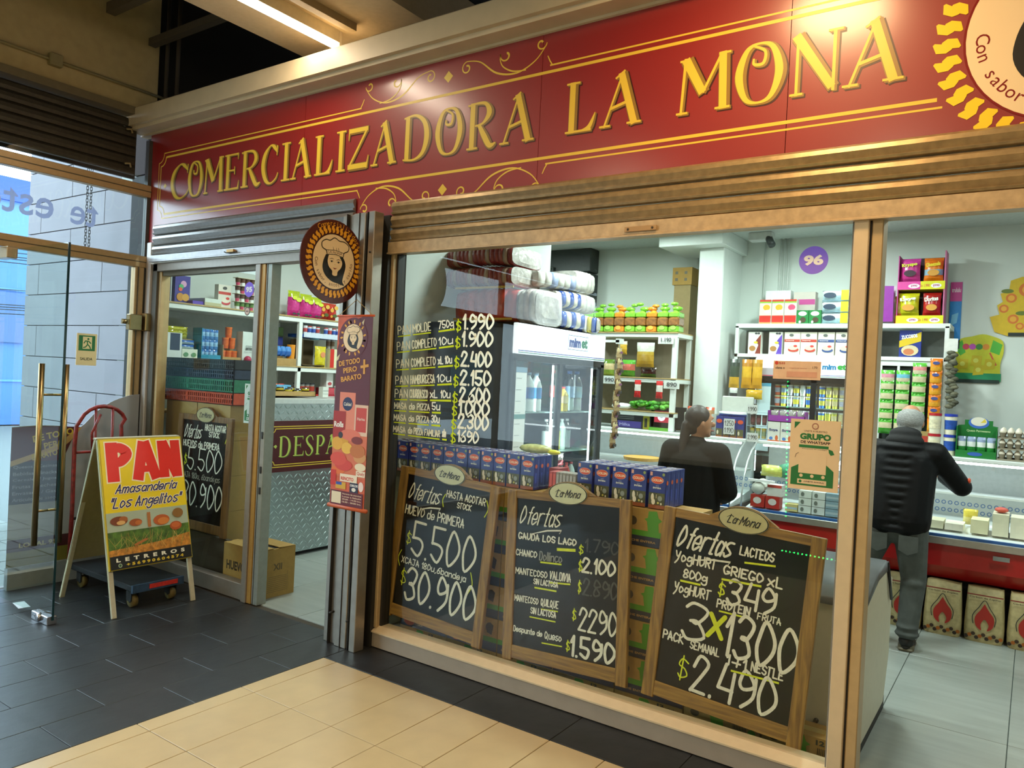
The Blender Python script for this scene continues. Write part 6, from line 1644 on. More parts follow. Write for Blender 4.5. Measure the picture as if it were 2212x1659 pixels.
OAT = lambda c: both(bands((0.56, 0.68, c)), dots((0.45, 0.86, 0.14, 0.06, '#5a6060'), (0.6, 0.22, 0.34, 0.1, c), (0.58, 0.3, 0.3, 0.1, '#d8d0b4'), (0.72, 0.38, 0.12, 0.05, '#c83838')), word('Integral', .12, .59, .62, .65, '#e8e0d8', 0.02))
WB = lambda c: both(lambda b, fr, w, h: b.poly(fr, [(w * .98, 0), (w * .98, h * .9), (w * .6, h * .6), (w * .8, h * .4), (w * .55, 0)], flat(c), 2), dots((0.35, 0.25, 0.25, 0.12, '#a8763c'), (0.6, 0.52, 0.16, 0.05, '#d8c82c'), (0.6, 0.93, 0.1, 0.04, '#3a4048'), (0.8, 0.93, 0.1, 0.04, '#3a4048')))
for i, (x, w_, base, pf, lab) in enumerate(((-2.28, 0.125, '#dfe0d8', WB('#7c2818'), 'white granola box with brown side'), (-2.08, 0.125, '#dfe0d8', WB('#5a3ab0'), 'white granola box with violet side'),
    (-1.925, 0.145, '#dcd8c8', OAT('#c03c30'), 'left cream oat box with red band'), (-1.775, 0.145, '#dcd8c8', OAT('#c03c30'), 'right cream oat box with red band'), (-1.62, 0.145, '#dcd8c8', OAT('#2c4a8a'), 'left cream oat box with blue band'), (-1.465, 0.145, '#dcd8c8', OAT('#2c4a8a'), 'right cream oat box with blue band'), (-1.30, 0.155, '#3a2aa8', AZ, 'violet cereal box at the right end'))):
    carton('cereal_box', '%s on the lower board of the right shelf' % lab, 'box', None, x, 4.0, 2.081, w_, 0.06, 0.215, base, pf)
carton('cereal_box', 'blue and yellow cereal box right of the window posts', 'box', None, -0.925, 4.0, 2.081, 0.17, 0.06, 0.235, '#1c2f8a', both(lambda b, fr, w, h: b.poly(fr, [(0, h * .6), (w, h * .95), (w, h * .6), (0, h * .35)], flat('#d8b81c'), 2), lambda b, fr, w, h: text(b, fr, 'ZUCOSOS', w * .08, h * .70, w * .82, h * .84, flat('#e8ecf4'), 6, 0.05, rot=0.15), dots((0.5, 0.25, 0.4, 0.2, '#d8c8a0'), (0.45, 0.2, 0.25, 0.12, '#c87850'))))
# tiered chip display
cd = thing('chip_display', 'two tier pink and yellow chip display standing on the right shelf', 'display', (-0.86, 4.05, 2.373))
b = B(); b.box(-1.045, -1.038, 3.95, 4.15, 2.373, 2.97, M('#b83a90', 0.5)); b.box(-0.69, -0.68, 3.95, 4.15, 2.373, 3.0, M('#c86a98', 0.5)); b.box(-1.045, -0.68, 4.14, 4.15, 2.373, 2.97, M('#3a1c28', 0.6))
b.box(-1.04, -0.685, 3.95, 4.15, 2.373, 2.38, M('#c8c020', 0.5)); b.box(-1.04, -0.685, 3.95, 4.15, 2.67, 2.677, M('#c8c020', 0.5)); b.build('shell', cd)
for z, c1, c2 in ((2.373, '#dcd818', '#dcd818'), (2.67, '#d8409a', '#dcd818')):
    b = B(); b.box(-1.045, -0.865, 3.945, 3.95, z, z + 0.07, M(c1, 0.5)); b.box(-0.865, -0.68, 3.945, 3.95, z, z + 0.07, M(c2, 0.5))
    fr = FY(-1.045, 3.945, z); b.disc(fr, 0.13, 0.03, 0.045, flat('#f0e8f0'), 1, 0.02); b.disc(fr, 0.30, 0.03, 0.04, flat('#f0e8f0'), 1, 0.02); text(b, fr, '2x 1.990', 0.175, 0.02, 0.25, 0.045, flat('#c8503c'), 1, 0.02)
    text(b, fr, '$990', 0.105, 0.02, 0.155, 0.042, flat('#a83a70'), 2, 0.03); text(b, fr, '$990', 0.275, 0.02, 0.325, 0.042, flat('#a83a70'), 2, 0.03)
    b.build('price_front', cd)
for x, z, w_, cols, lab, wd, wc in ((-0.955, 2.75, 0.16, ['#c8388a', '#c83a90', '#d040a0'], 'pink chip bag on the upper tier of the chip display', 'Kryzpo', '#d8e030'), (-0.775, 2.75, 0.15, ['#e07818', '#88b0c8', '#e88018', '#e07010'], 'orange chip bag on the upper tier of the chip display', 'Cheezels', '#e8d020'),
    (-0.955, 2.45, 0.165, ['#b8b81c', '#c8c41c', '#c4c020'], 'yellow chip bag on the lower tier of the chip display', 'Lays', '#e8e8e0'), (-0.775, 2.45, 0.14, ['#a81c1c', '#b42020', '#a01818'], 'red chip bag on the lower tier of the chip display', 'Doritas', '#e8e4dc')):
    bag('snack_bag', lab, 'snack bag', None, x, 4.0, z - 0.005, w_, 0.07, 0.2, cols, 'y', prints=both(dots((0.5, 0.35, 0.3, 0.14, '#3a2030' if 'pink' in lab else '#d89a3a')), word(wd, .1, .62, .85, .8, wc, 0.05, 12, 0.12)))
# white arch frame with hanging snack columns
fm = thing('snack_rack', 'white wire rack of hanging snack packets behind the man', 'rack', (-0.9, 3.95, 1.2))
b = B()
b.box(-1.18, -0.665, 3.93, 3.96, 2.0, 2.043, SHW, 0.002)
for x in (-1.15, -1.01, -0.87, -0.74): b.box(x, x + 0.02, 3.93, 3.95, 1.2, 2.0, SHW)
b.build('frame', fm)
b = B(); b.box(-1.2, -0.72, 3.97, 4.0, 1.2, 2.0, M('#24302c', 0.6)); b.build('backing', fm)
for c, (x, n_, zt) in enumerate(((-1.075, 6, 1.93), (-0.955, 6, 1.93), (-0.83, 6, 2.0))):
    for i in range(n_): bag('snack_bag', 'green hanging snack packet, %s from the top in the %s column' % (ORD[i], ['left', 'middle', 'right'][c]), 'snack bag', 'green hanging snack packets', x, 3.89 - 0.004 * i, zt - 0.10 - 0.085 * i, 0.11, 0.035, 0.13, ['#3a8a28', '#c8c0a0', ['#c88a98', '#6ab0c8', '#d88a8a'][c], '#5cba3a'] if i == 0 else ['#3a8a28', '#c4bc98', '#52ac34'], 'y')
for i in range(6): bag('snack_bag', 'orange hanging snack packet, %s from the top at the right of the rack' % ORD[i], 'snack bag', 'orange hanging snack packets', -0.705, 3.88 - 0.004 * i, 1.93 - 0.10 * i, 0.095, 0.04, 0.14, ['#b8701c', '#d89a2c', '#e08a1c', '#dc7418'], 'y', prints=dots((0.5, 0.72, 0.28, 0.1, '#3a4a88')))
hn = thing('ribbon_strip', 'white card strip hung with grey dried packets at the right end of the shelf', 'strip', (-0.60, 3.85, 1.7))
b = B(); b.box(-0.655, -0.555, 3.868, 3.872, 2.13, 2.24, M('#dcdcd8', 0.5)); b.build('header_card', hn)
b = B()
for i in range(26): b.ell((-0.60 + 0.02 * math.sin(i * 1.7) + 0.001 * i, 3.86, 2.12 - 0.018 * i), 0.035, 0.02, 0.02, M(['#5a5a48', '#6e6c58', '#4a4a3c'][i % 3], 0.8, noise=0.3), 6, 4)
b.build('bundle', hn, kind='stuff')
bc = thing('blue_banner', 'tall narrow blue and pink advertising strip on the back wall', 'banner', (-0.62, 4.28, 2.1))
b = B(); b.box(-0.665, -0.575, 4.285, 4.295, 2.18, 2.77, M('#2a8ad8', 0.5)); fr = FY(-0.665, 4.285, 2.18); b.rect(fr, 0, 0.42, 0.09, 0.59, flat('#d04898'), 1); b.rect(fr, 0, 0, 0.09, 0.06, flat('#28343a'), 1); text(b, fr, 'trululu', 0.01, 0.50, 0.08, 0.54, flat('#f0dce8'), 2, 0.03); b.poly(fr, [(0.01, 0.2), (0.06, 0.23), (0.07, 0.32), (0.02, 0.30)], flat('#7ac0e8'), 2); b.build('panel', bc)
# cut-out displays on the back wall
def cutout(label, cx_, cz, pts, base, extra):
    b = B(); fr = FY(cx_, 4.285, cz)
    b.extr(fr, pts, -0.006, 0.0, M(base, 0.5, noise=0.05)); extra(b, fr)
    return tag(b.build('cutout_display'), label, 'display')
def ex1(b, fr):
    b.rect(fr, -0.19, -0.20, 0.17, -0.13, flat('#128a5c'), 1); b.rect(fr, -0.18, -0.215, 0.16, -0.185, flat('#1c3430'), 2)
    for i, x in enumerate((-0.10, -0.05, 0.0, 0.05)): b.disc(fr, x, 0.10, 0.026, flat(['#c83a50', '#b84ab0', '#3a8a3a', '#d88a30'][i]), 3)
    b.poly(fr, [(-0.19, 0.10), (-0.13, 0.16), (-0.10, 0.05), (-0.14, 0.02)], flat('#4fae3a'), 1); b.poly(fr, [(0.10, 0.16), (0.17, 0.12), (0.15, 0.03), (0.08, 0.06)], flat('#4fae3a'), 1)
    for x, z, r_ in ((-0.12, -0.05, .3), (-0.02, -0.02, -.2), (0.08, -0.05, .1), (0.0, -0.10, 0)): b.poly(fr, [(x - 0.04, z - 0.05), (x + 0.04, z - 0.04), (x + 0.045, z + 0.04), (x - 0.03, z + 0.045)], flat('#c8b41c'), 3); b.disc(fr, x, z, 0.02, flat('#d8d860'), 4)
    b.rib(fr, [(0.08, 0.05, 0.012), (0.13, -0.06, 0.014)], flat('#c85a3a'), 2)
cutout('green and yellow cut out sweets display on the back wall', -0.425, 2.10, cat_rom([(-0.19, -0.2), (-0.2, -0.1), (-0.17, 0.0), (-0.19, 0.1), (-0.14, 0.17), (-0.06, 0.19), (0.02, 0.21), (0.10, 0.19), (0.17, 0.15), (0.18, 0.05), (0.16, -0.05), (0.17, -0.2)], 3), '#c4c428', ex1)
def ex2(b, fr):
    for x, z, r_ in ((-0.05, 0.09, .04), (-0.10, 0.0, .035), (-0.03, -0.09, .04), (0.06, 0.16, .06), (0.10, -0.03, 0.05), (0.02, -0.15, .03)):
        b.disc(fr, x, z, r_, flat('#d8762c'), 1); b.disc(fr, x, z, r_ * .6, flat('#e8a838'), 2)
    for x, z in ((-0.08, 0.15), (0.03, -0.04)): b.disc(fr, x, z, 0.045, flat('#6a7a30'), 3, 0.018)
    b.rect(fr, -0.06, -0.235, 0.2, -0.205, flat('#1c2828'), 2)
cutout('yellow and orange cut out snack display at the right edge on the back wall', -0.16, 2.53, [(-0.06, -0.235), (-0.16, -0.2), (-0.20, -0.07), (-0.13, -0.05), (-0.15, 0.03), (-0.11, 0.06), (-0.13, 0.13), (-0.07, 0.15), (-0.06, 0.24), (0.02, 0.27), (0.22, 0.27), (0.22, -0.235)], '#d8b424', ex2)

# second fridge
f2 = thing('display_fridge', 'black dairy fridge with lit white header at the back under the shelf', 'fridge', (-1.7, 4.1, 0))
b = B()
x0, x1 = -2.30, -1.22
b.box(x0, x0 + 0.07, 3.90, 4.28, 0, 2.04, FB); b.box(x1 - 0.07, x1, 3.9, 4.28, 0, 2.04, FB); b.box(x0, x1, 4.24, 4.28, 0, 2.04, FB); b.box(x0, x1, 3.9, 4.28, 0, 0.9, FB); b.box(x0, x1, 3.9, 4.28, 1.82, 1.87, FB); b.box(-1.72, -1.67, 3.9, 3.94, 0.9, 1.85, FB)
b.build('cabinet', f2)
b = B(); b.box(x0 + 0.07, x1 + 0.0, 3.87, 3.95, 1.87, 2.04, M('#eef4f8', 0.4, noise=0, emit=1.1), 0.004); fr = FY(x0, 3.87, 1.87)
b.rect(fr, 0.1, 0.018, 1.06, 0.024, flat('#3a5aa0'), 1); b.rect(fr, 0.3, 0.006, 1.06, 0.012, flat('#2c7a6a'), 1)
text(b, fr, 'mim', 0.68, 0.075, 0.80, 0.125, flat('#1c7ab0'), 2, 0.06); text(b, fr, 'et', 0.81, 0.075, 0.89, 0.13, flat('#2aa040'), 2, 0.06)
b.rect(fr, 0.08, 0.0, 0.29, 0.075, flat('#a8a0a8'), 2); b.rect(fr, 0.08, 0.0, 0.29, 0.008, flat('#b8384c'), 3); text(b, fr, 'Mas que refrigeracion', 0.74, 0.035, 0.88, 0.045, flat('#7a8aa8'), 2, 0)
b.build('lit_header', f2, 'lit white header lettered mimet')
for z in (1.1, 1.34, 1.58):
    b = B(); b.box(x0 + 0.07, x1 - 0.07, 3.94, 4.24, z, z + 0.008, M('#9fb8b4', 0.3, metal=0.3)); b.build('wire_shelf', f2)
for x in (x0 + 0.085, -1.695, x1 - 0.085):
    b = B(); b.box(x - 0.008, x + 0.008, 3.945, 3.955, 0.95, 1.8, LEDW); b.build('light_strip', f2)
b = B(); b.box(x0 + 0.07, -1.72, 3.905, 3.91, 0.92, 1.82, GLASS); b.build('glass_door', f2)
b = B(); b.box(-1.67, x1 - 0.07, 3.905, 3.91, 0.92, 1.82, GLASS); b.build('glass_door', f2)
b = B(); b.box(-2.21, -2.08, 3.898, 3.90, 1.15, 1.80, M('#c4dce4', 0.5, noise=0)); fr = FY(-2.21, 3.898, 1.15); b.rect(fr, 0, 0.62, 0.13, 0.65, flat('#4a98b8'), 1); b.build('notice', f2)
PC = ['#c85a3a', '#d8cc3a', '#a8a8b8', '#8aa0b8', '#d8d8d4', '#d8cc40', '#dce4e8', '#2a70c8', '#c8cc50', '#c8c450', '#c8bc90', '#c4b488', '#a8a8c0']
k = 0
for col in range(14):
    x = -2.04 + 0.058 * col
    if x > -1.3: break
    if -1.74 < x < -1.64: continue
    for lv in range(3):
        for st_ in range(2):
            tub('yoghurt_cup', 'small yoghurt pot in the back fridge, %s column from the left, %s level, %s' % (ORD[min(col, 14)], ['lowest', 'middle', 'upper'][lv], ['lower', 'upper'][st_]), 'pot', 'yoghurt pots in the back fridge', x, 3.99, 1.109 + 0.24 * lv + 0.105 * st_, 0.026, 0.10, PC[col % 13], '#d8d8d8' if col % 3 else '#c8c8a0', PC[(col + lv) % 13])
# pinkish form taped on the window
b = B(); fr = FY(-0.985, 0.0485, 1.78)
b.fbox(fr, 0, 0.205, 0, 0.082, -0.001, 0, M('#dcb898', 0.6, noise=0.08))
b.disc(fr, 0.014, 0.072, 0.008, flat('#c83a20'), 1); text(b, fr, 'SII', 0.024, 0.066, 0.05, 0.076, flat('#b04a30'), 1, 0.02); text(b, fr, 'clave n', 0.01, 0.045, 0.05, 0.056, flat('#3a2a24'), 1, 0.02); text(b, fr, 'TARJETA DE VENTAS', 0.07, 0.046, 0.145, 0.052, flat('#a85a48'), 1, 0)
b.rect(fr, 0.06, 0.01, 0.19, 0.035, M('#d09a80', 0.6), 1); text(b, fr, '170', 0.17, 0.05, 0.19, 0.06, flat('#4a3028'), 1, 0)
tag(b.build('tax_form'), 'small salmon coloured form taped on the window above the poster', 'form')
# packets hanging and the white monitor back left of fridge two
for i, (x, cols) in enumerate(((-2.42, ['#c89a2c', '#3a4a3c', '#2c3a34']), (-2.30, ['#c8901c', '#d8a82c', '#b87a1c']), (-2.20, ['#c8901c', '#d8a42c', '#b8841c']))):
    bag('snack_bag', '%s snack bag hanging at the corner of the back fridge' % ['dark green', 'left amber', 'right amber'][i], 'snack bag', None, x, 3.84, 1.74, 0.1, 0.05, 0.28, cols, 'y')
bag('snack_bag', 'yellow snack bag under the amber ones beside the back fridge', 'snack bag', None, -2.22, 3.84, 1.64, 0.16, 0.05, 0.09, ['#c8a41c', '#c89a20'], 'y')
bag('snack_bag', 'grey snack bag under the dark green one beside the column', 'snack bag', None, -2.42, 3.84, 1.64, 0.08, 0.04, 0.1, ['#3a4044', '#c8ccc8'], 'y')
pm = thing('till_monitor', 'white back of a till monitor standing on the middle counter', 'monitor', (-2.2, 3.5, 1.3))
b = B(); b.box(-2.41, -2.12, 3.5, 3.53, 1.33, 1.66, M('#c8ccc4', 0.5), 0.006); b.build('screen_back', pm)
b = B(); b.box(-2.11, -2.10, 3.5, 3.55, 1.35, 1.6, FB); b.box(-2.3, -2.22, 3.50, 3.6, 1.305, 1.34, FB); b.build('stand', pm)

# ---------------------------------------------------------------- deli counters
DRED = M('#a00c10', 0.3, noise=0.04, coat=0.3)
DWH = M('#cfd6d4', 0.35, noise=0.02)
CASEW = M('#e6ecee', 0.4, noise=0.02)
ZT = 1.285
def deli(x0, x1, label):
    t = thing('deli_counter', label, 'counter', ((x0 + x1) / 2, 3.3, 0))
    b = B(); b.extr(F((x0, 0, 0), (0, 1, 0), (0, 0, 1)), [(2.98, 0.66), (2.97, 0.5), (3.06, 0.40), (3.12, 0.38), (3.7, 0.38), (3.7, 0.66)], 0, x1 - x0, DRED); b.build('red_front', t)
    b = B(); b.box(x0, x1, 3.22, 3.7, 0, 0.38, M('#1c1616', 0.7)); b.build('base', t)
    b = B(); b.box(x0, x1, 2.955, 3.7, 0.66, 0.715, M('#a8a8a4', 0.3, metal=0.7), 0.004); b.build('metal_band', t)
    b = B(); b.box(x0, x1, 2.96, 2.985, 0.715, 0.735, M('#2a5a9a', 0.4)); b.build('blue_edge', t)
    b = B(); b.extr(F((x0 + 0.02, 0, 0), (0, 1, 0), (0, 0, 1)), [(3.0, 0.72), (3.6, 0.80), (3.6, 0.716), (3.0, 0.716)], 0, x1 - x0 - 0.04, CASEW); b.build('display_deck', t)
    b = B(); b.box(x0 + 0.02, x1 - 0.02, 3.66, 3.70, 0.72, 1.25, M('#aeb8b6', 0.4)); b.box(x0 + 0.02, x1 - 0.02, 3.60, 3.66, 0.72, 0.98, CASEW); b.box(x0 + 0.02, x1 - 0.02, 3.42, 3.62, 0.985, 1.0, DWH); b.build('rear_panel', t)
    b = B(); b.box(x0, x1, 3.34, 3.76, 1.255, ZT, DWH, 0.006); b.build('top_shelf', t)
    b = B()
    gp = [(2.972, 0.735), (2.985, 0.86), (3.03, 0.99), (3.10, 1.11), (3.20, 1.20), (3.34, 1.262)]
    for i in range(5):
        (a, c), (d, e) = gp[i], gp[i + 1]
        b.add([(x0 + 0.01, a, c), (x1 - 0.01, a, c), (x1 - 0.01, d, e), (x0 + 0.01, d, e)], [(0, 1, 2, 3)], GLASS, True)
    b.build('curved_glass', t)
    for x in (x0, x1):
        b = B(); b.tube([(x, y, z) for y, z in gp], 0.008, M('#c8d0d0', 0.3, metal=0.6), 8); b.build('end_frame', t)
    b = B(); b.add([(x1, y, z) for y, z in gp] + [(x1, 3.6, 1.262), (x1, 3.6, 0.735)], [tuple(range(8))], GLASS); b.build('end_glass', t)
    b = B(); b.box(x0 + 0.05, x1 - 0.05, 3.36, 3.39, 1.235, 1.25, M('#f4fbff', 0.4, noise=0, emit=10)); b.build('light_strip', t)
    b = B()
    n = int((x1 - x0) / 0.045)
    for i in range(n):
        for j in range(2):
            c = (x0 + 0.05 + 0.045 * i, 3.595, 0.90 - 0.06 * j)
            b.ring(FY(c[0], 3.5995, c[2]), 0, 0, 0.010, 0.017, M('#7a9ad0', 0.5, noise=0), 1, 10)
    b.build('ring_pattern', t, kind='stuff')
    b = B(); b.box(x1 - 0.36, x1 - 0.26, 2.945, 2.955, 0.60, 0.63, M('#8a9090', 0.4, metal=0.5)); b.build('badge', t)
    return t
deli(-4.3, -2.12, 'red deli display counter behind the woman, left of the gap')
deli(-2.02, 0.16, 'red deli display counter the man leans on, with cheese inside')
deli(0.18, 2.3, 'red deli display counter mostly outside the right edge')

# goods inside the counters
def cheese(lab, x, y, z, w, d, h, col, grp=None): return carton('cheese_block', lab, 'cheese', grp, x, y, z, w, d, h, col, None, rough=0.45)
for i, (x, w_, h, c) in enumerate(((-0.60, 0.14, 0.06, '#ded8b8'), (-0.46, 0.12, 0.05, '#e4e0cc'), (-0.30, 0.11, 0.10, '#dcd8b0'), (-0.17, 0.10, 0.16, '#e0dcc0'), (-0.06, 0.10, 0.15, '#e4e0c8'), (0.05, 0.1, 0.14, '#e0dcc4'))):
    cheese('pale cheese block, %s from the left in the counter right of the man' % ORD[i], x, 3.2, 0.752, w_, 0.2, h, c, 'cheese blocks')
bag('meat_pack', 'yellow wedge of cheese in wrap in the counter right of the man', 'pack', None, -0.37, 3.32, 0.78, 0.1, 0.05, 0.12, ['#d8cc80', '#d4c050'], 'y')
b = B(); b.ell((-0.17, 3.2, 0.935), 0.045, 0.06, 0.02, M('#c8503c', 0.4), 12, 6); tag(b.build('cheese_label'), 'red round label on the tall cheese block', 'label')
for i in range(10): bag('meat_pack', 'red and tan packed sausage in the counter left of the woman, %s from the left' % ORD[i], 'pack', 'packed sausages', -3.95 + 0.16 * i, 3.15, 0.74, 0.15, 0.09, 0.10, [['#c87a50', '#d8b0a0', '#c84a38'], ['#d8a898', '#c85a48', '#dcc8c0']][i % 2], 'y')
b = B(); b.lathe([(0.0, 0), (0.17, 0.0), (0.18, 0.03), (0.0, 0.04)], (-3.1, 3.3, 1.0), M('#c8963c', 0.5, noise=0.15), 24); tag(b.build('flat_bread'), 'round golden tart on the inner shelf of the left counter', 'food')
for i in range(2):
    carton('margarine_box', 'red and white box, %s of two at the left end of the middle counter' % ['left', 'right'][i], 'box', 'red and white boxes', -1.90 + 0.125 * i, 3.08, 0.742, 0.115, 0.1, 0.10, '#b0281c', dots((0.5, 0.55, 0.3, 0.28, '#d8ccc4')))
b = B(); b.cyl((-1.90, 3.02, 0.90), (-1.90, 3.18, 0.92), 0.052, M('#dcdcd4', 0.4), 16); tag(b.build('white_tub'), 'white round tub lying on the left red box', 'tub')
carton('margarine_box', 'white box with red lid on the right red box in the middle counter', 'box', None, -1.765, 3.1, 0.845, 0.12, 0.12, 0.095, '#d4d0cc', bands((0.75, 1, '#c84a40')))
bag('meat_pack', 'yellow green wrapped roll in the middle counter', 'pack', None, -1.86, 3.3, 0.98, 0.2, 0.1, 0.10, ['#b8b850', '#c8cc60'], 'y')
b = B(); b.cyl((-1.76, 3.28, 1.04), (-1.70, 3.45, 1.06), 0.06, M('#3a9070', 0.4), 16); tag(b.build('green_tub'), 'green topped tub lying on its side in the middle counter', 'tub')
b = B(); b.cyl((-1.64, 3.30, 1.03), (-1.60, 3.45, 1.08), 0.055, M('#a83a68', 0.4), 16); tag(b.build('pink_tub'), 'magenta tub lying behind the green one in the middle counter', 'tub')
carton('carton', 'pink and grey box in the middle counter beside the poster', 'box', None, -1.60, 3.12, 0.98, 0.16, 0.08, 0.1, '#c8a8b0', bands((0, .15, '#d86a90')))
bottle('water_jug', 'blue capped white bottle in the middle counter', None, -1.52, 3.30, 1.0, 0.055, 0.22, '#2a78d0', '#3a8ae0', '#c8dce8')
carton('paper_stack', 'white lit price tray leaning on the glass of the middle counter', 'tray', None, -1.87, 3.02, 0.955, 0.22, 0.03, 0.02, '#e8ecec', None)
for i in range(6):
    for j in range(3 if i else 1):
        carton('dairy_box', 'small %s box in the middle counter, %s pile from the left, %s from below' % (['yellow', 'white', 'white', 'grey', 'teal', 'white'][i], ORD[i], ORD[j]), 'box', 'small dairy boxes', -1.62 + 0.105 * i, 3.08, 0.742 + 0.062 * j, 0.098, 0.1, 0.058, ['#c8b878', '#d0d4cc', '#ccd0cc', '#7f9aa8', '#4a90a0', '#ccd0cc'][i], dots((0.3, 0.5, 0.14, 0.3, '#6a7068')) if i in (1, 2, 5) else bands((.3, .6, '#a8b8c0')))
for i in range(5): bag('meat_pack', 'wrapped pack on the small boxes in the middle counter, %s from the left' % ORD[i], 'pack', 'wrapped packs', -1.5 + 0.10 * i, 3.2, 0.935, 0.1, 0.06, 0.05, [['#d8d4d4', '#b84a40'], ['#dcdcdc', '#c8ccd8']][i % 2], 'y')

# things on the counter tops
b = B(); b.box(-3.5, -3.0, 3.5, 3.7, ZT, ZT + 0.17, M('#1f1d22', 0.5)); fr = FY(-3.5, 3.5, ZT)
b.rect(fr, 0.02, 0.005, 0.28, 0.07, flat('#4a3a90'), 1); text(b, fr, 'Milka', 0.04, 0.02, 0.16, 0.05, flat('#a8a0d8'), 2, 0.03)
for i in range(4): b.rect(fr, 0.02, 0.09 + 0.018 * i, 0.2, 0.096 + 0.018 * i, flat('#8a8a88'), 2)
b.rect(fr, 0.30, 0.0, 0.37, 0.15, flat('#a8a020'), 1); b.rect(fr, 0.315, 0.02, 0.345, 0.11, flat('#3a3420'), 2)
tag(b.build('chocolate_display'), 'dark chocolate display with violet and yellow packs on the left counter', 'display')
rg = thing('till', 'black till with a red screen showing a white circle on the left counter', 'till', (-2.95, 3.55, ZT))
b = B(); b.box(-3.12, -2.76, 3.50, 3.53, ZT + 0.03, ZT + 0.24, FB, 0.004); b.box(-3.0, -2.9, 3.52, 3.62, ZT, ZT + 0.04, FB); b.build('screen_housing', rg)
b = B(); b.box(-3.08, -2.93, 3.496, 3.499, ZT + 0.08, ZT + 0.19, M('#b82840', 0.4, noise=0, emit=0.8)); fr = FY(-3.08, 3.496, ZT + 0.08); b.disc(fr, 0.075, 0.055, 0.04, M('#dfe4ff', 0.4, noise=0, emit=1.5), 1); b.rib(fr, [(0.065, 0.06, .006), (0.07, 0.045, .006), (0.085, 0.045, .006), (0.085, 0.06, .006)], BLK, 2); b.build('screen', rg)
b = B(); b.box(-3.1, -2.9, 3.42, 3.48, ZT, ZT + 0.03, M('#5a9a2c', 0.5)); tag(b.build('green_pack'), 'low green packet in front of the till', 'pack')
openbox('carton', 'white carton with blue circles holding bread packs beside the woman', 'box', None, -2.74, -2.47, 3.42, 3.6, ZT, ZT + 0.2, M('#c8ccc0', 0.7), low=ZT + 0.10, prints=lambda b, fr, w, h: (b.ring(fr, w * .25, h * .5, 0.032, 0.036, flat('#5a78a8'), 1, 20), b.ring(fr, w * .75, h * .5, 0.032, 0.036, flat('#5a78a8'), 1, 20)))
for i in range(3): bag('bread_pack', 'blue labelled bread pack in the white carton beside the woman, %s from the left' % ORD[i], 'bread', 'blue bread packs', -2.70 + 0.09 * i, 3.5, ZT + 0.05, 0.088, 0.07, 0.21, ['#a8783c', '#2c4a98', '#3456a8', '#a88058', '#c85030'], 'y')
# middle group of milk and price cards
for i in range(4):
    x = -2.38 + 0.065 * i
    carton('milk_carton', 'blue milk carton behind the price card on the left counter end, %s from the left' % ORD[i], 'carton', 'cartons behind the price card', x, 3.42, ZT, 0.062, 0.1, 0.19, '#22307e', both(bands((0, .4, '#5a5a3a'), (0, .08, '#8a5028')), dots((0.5, 0.76, 0.42, 0.1, '#d04a24'), (0.3, 0.22, 0.14, 0.1, '#d8ccb0'))))
bag('snack_bag', 'white and blue plastic film over the milk cartons on the counter', 'film', None, -2.27, 3.42, ZT + 0.19, 0.28, 0.06, 0.045, ['#2a4a98', '#dce0e4'], 'y')
def card(lab, x, y, z, w_, h, a, c=None):
    b = B(); fr = FY(x, y, z); b.fbox(fr, 0, w_, 0, h, -0.001, 0, M('#c4c6c4', 0.6, noise=0))
    ink(b, fr, a, w_ * .1, h * (.55 if c else .3), w_ * .9, h * (.88 if c else .75), BLK, 0.004, 1)
    if c: ink(b, fr, c, w_ * .1, h * .1, w_ * .9, h * .42, BLK, 0.004, 1)
    return tag(b.build('price_card'), lab, 'card')
card('white price card 1.250 and 1.190 on the blue cartons', -2.33, 3.345, ZT + 0.03, 0.10, 0.14, '1.250', '1.190')
card('white price card above the small bottles on the counter', -2.12, 3.34, ZT + 0.23, 0.09, 0.08, '1.990')
card('white price card at the gap between the two counters', -2.11, 3.33, ZT - 0.02, 0.1, 0.08, '2.990')
for i in range(3):
    for j in range(2): tub('spice_jar', '%s jar in the rack at the gap between the counters, %s from the left' % (['gold lidded', 'dark'][j], ORD[i]), 'jar', 'jars at the counter gap', -2.10 + 0.052 * i + 0.01, 3.42, ZT + 0.012 + 0.12 * j, 0.022, 0.09, ['#b8a868', '#5a3a38'][j], ['#c8b030', '#3a3a44'][j], ['#8a9a78', '#7a4a50'][j])
b = B()
for z in (0.0, 0.118, 0.24): b.box(-2.13, -1.95, 3.38, 3.47, ZT + z, ZT + z + 0.004, M('#8aa0b0', 0.3))
b.box(-2.135, -2.13, 3.38, 3.47, ZT, ZT + 0.25, M('#8aa0b0', 0.3)); b.box(-1.95, -1.945, 3.38, 3.47, ZT, ZT + 0.25, M('#8aa0b0', 0.3))
tag(b.build('jar_rack'), 'small pale blue rack of jars bridging the gap between the counters', 'rack')
for i in range(3): carton('drink_carton', 'white drink carton with blue writing on the middle counter, %s from the left' % ORD[i], 'carton', 'white drink cartons', -1.89 + 0.112 * i, 3.42, ZT, 0.106, 0.08, 0.17, '#d0d0c8', both(bands((0, .06, '#c85a28')), dots((0.3, 0.15, 0.15, 0.08, '#3a70b8'), (0.75, 0.18, 0.12, 0.14, '#c85a28')), word('Soya', .12, .5, .85, .66, '#2c3a68', 0.05)))
openbox('carton', 'purple tray of wrapped sweets on the white drink cartons', 'box', None, -1.95, -1.63, 3.38, 3.5, ZT + 0.172, ZT + 0.27, M('#8c2a98', 0.5), low=ZT + 0.23)
for i in range(4): bag('snack_bag', 'silver wrapped sweet in the purple tray, %s from the left' % ORD[i], 'snack bag', 'sweets in the purple tray', -1.90 + 0.075 * i, 3.42, ZT + 0.185, 0.07, 0.05, 0.085, ['#5a5048', '#8a8a84'], 'y', rough=0.15)
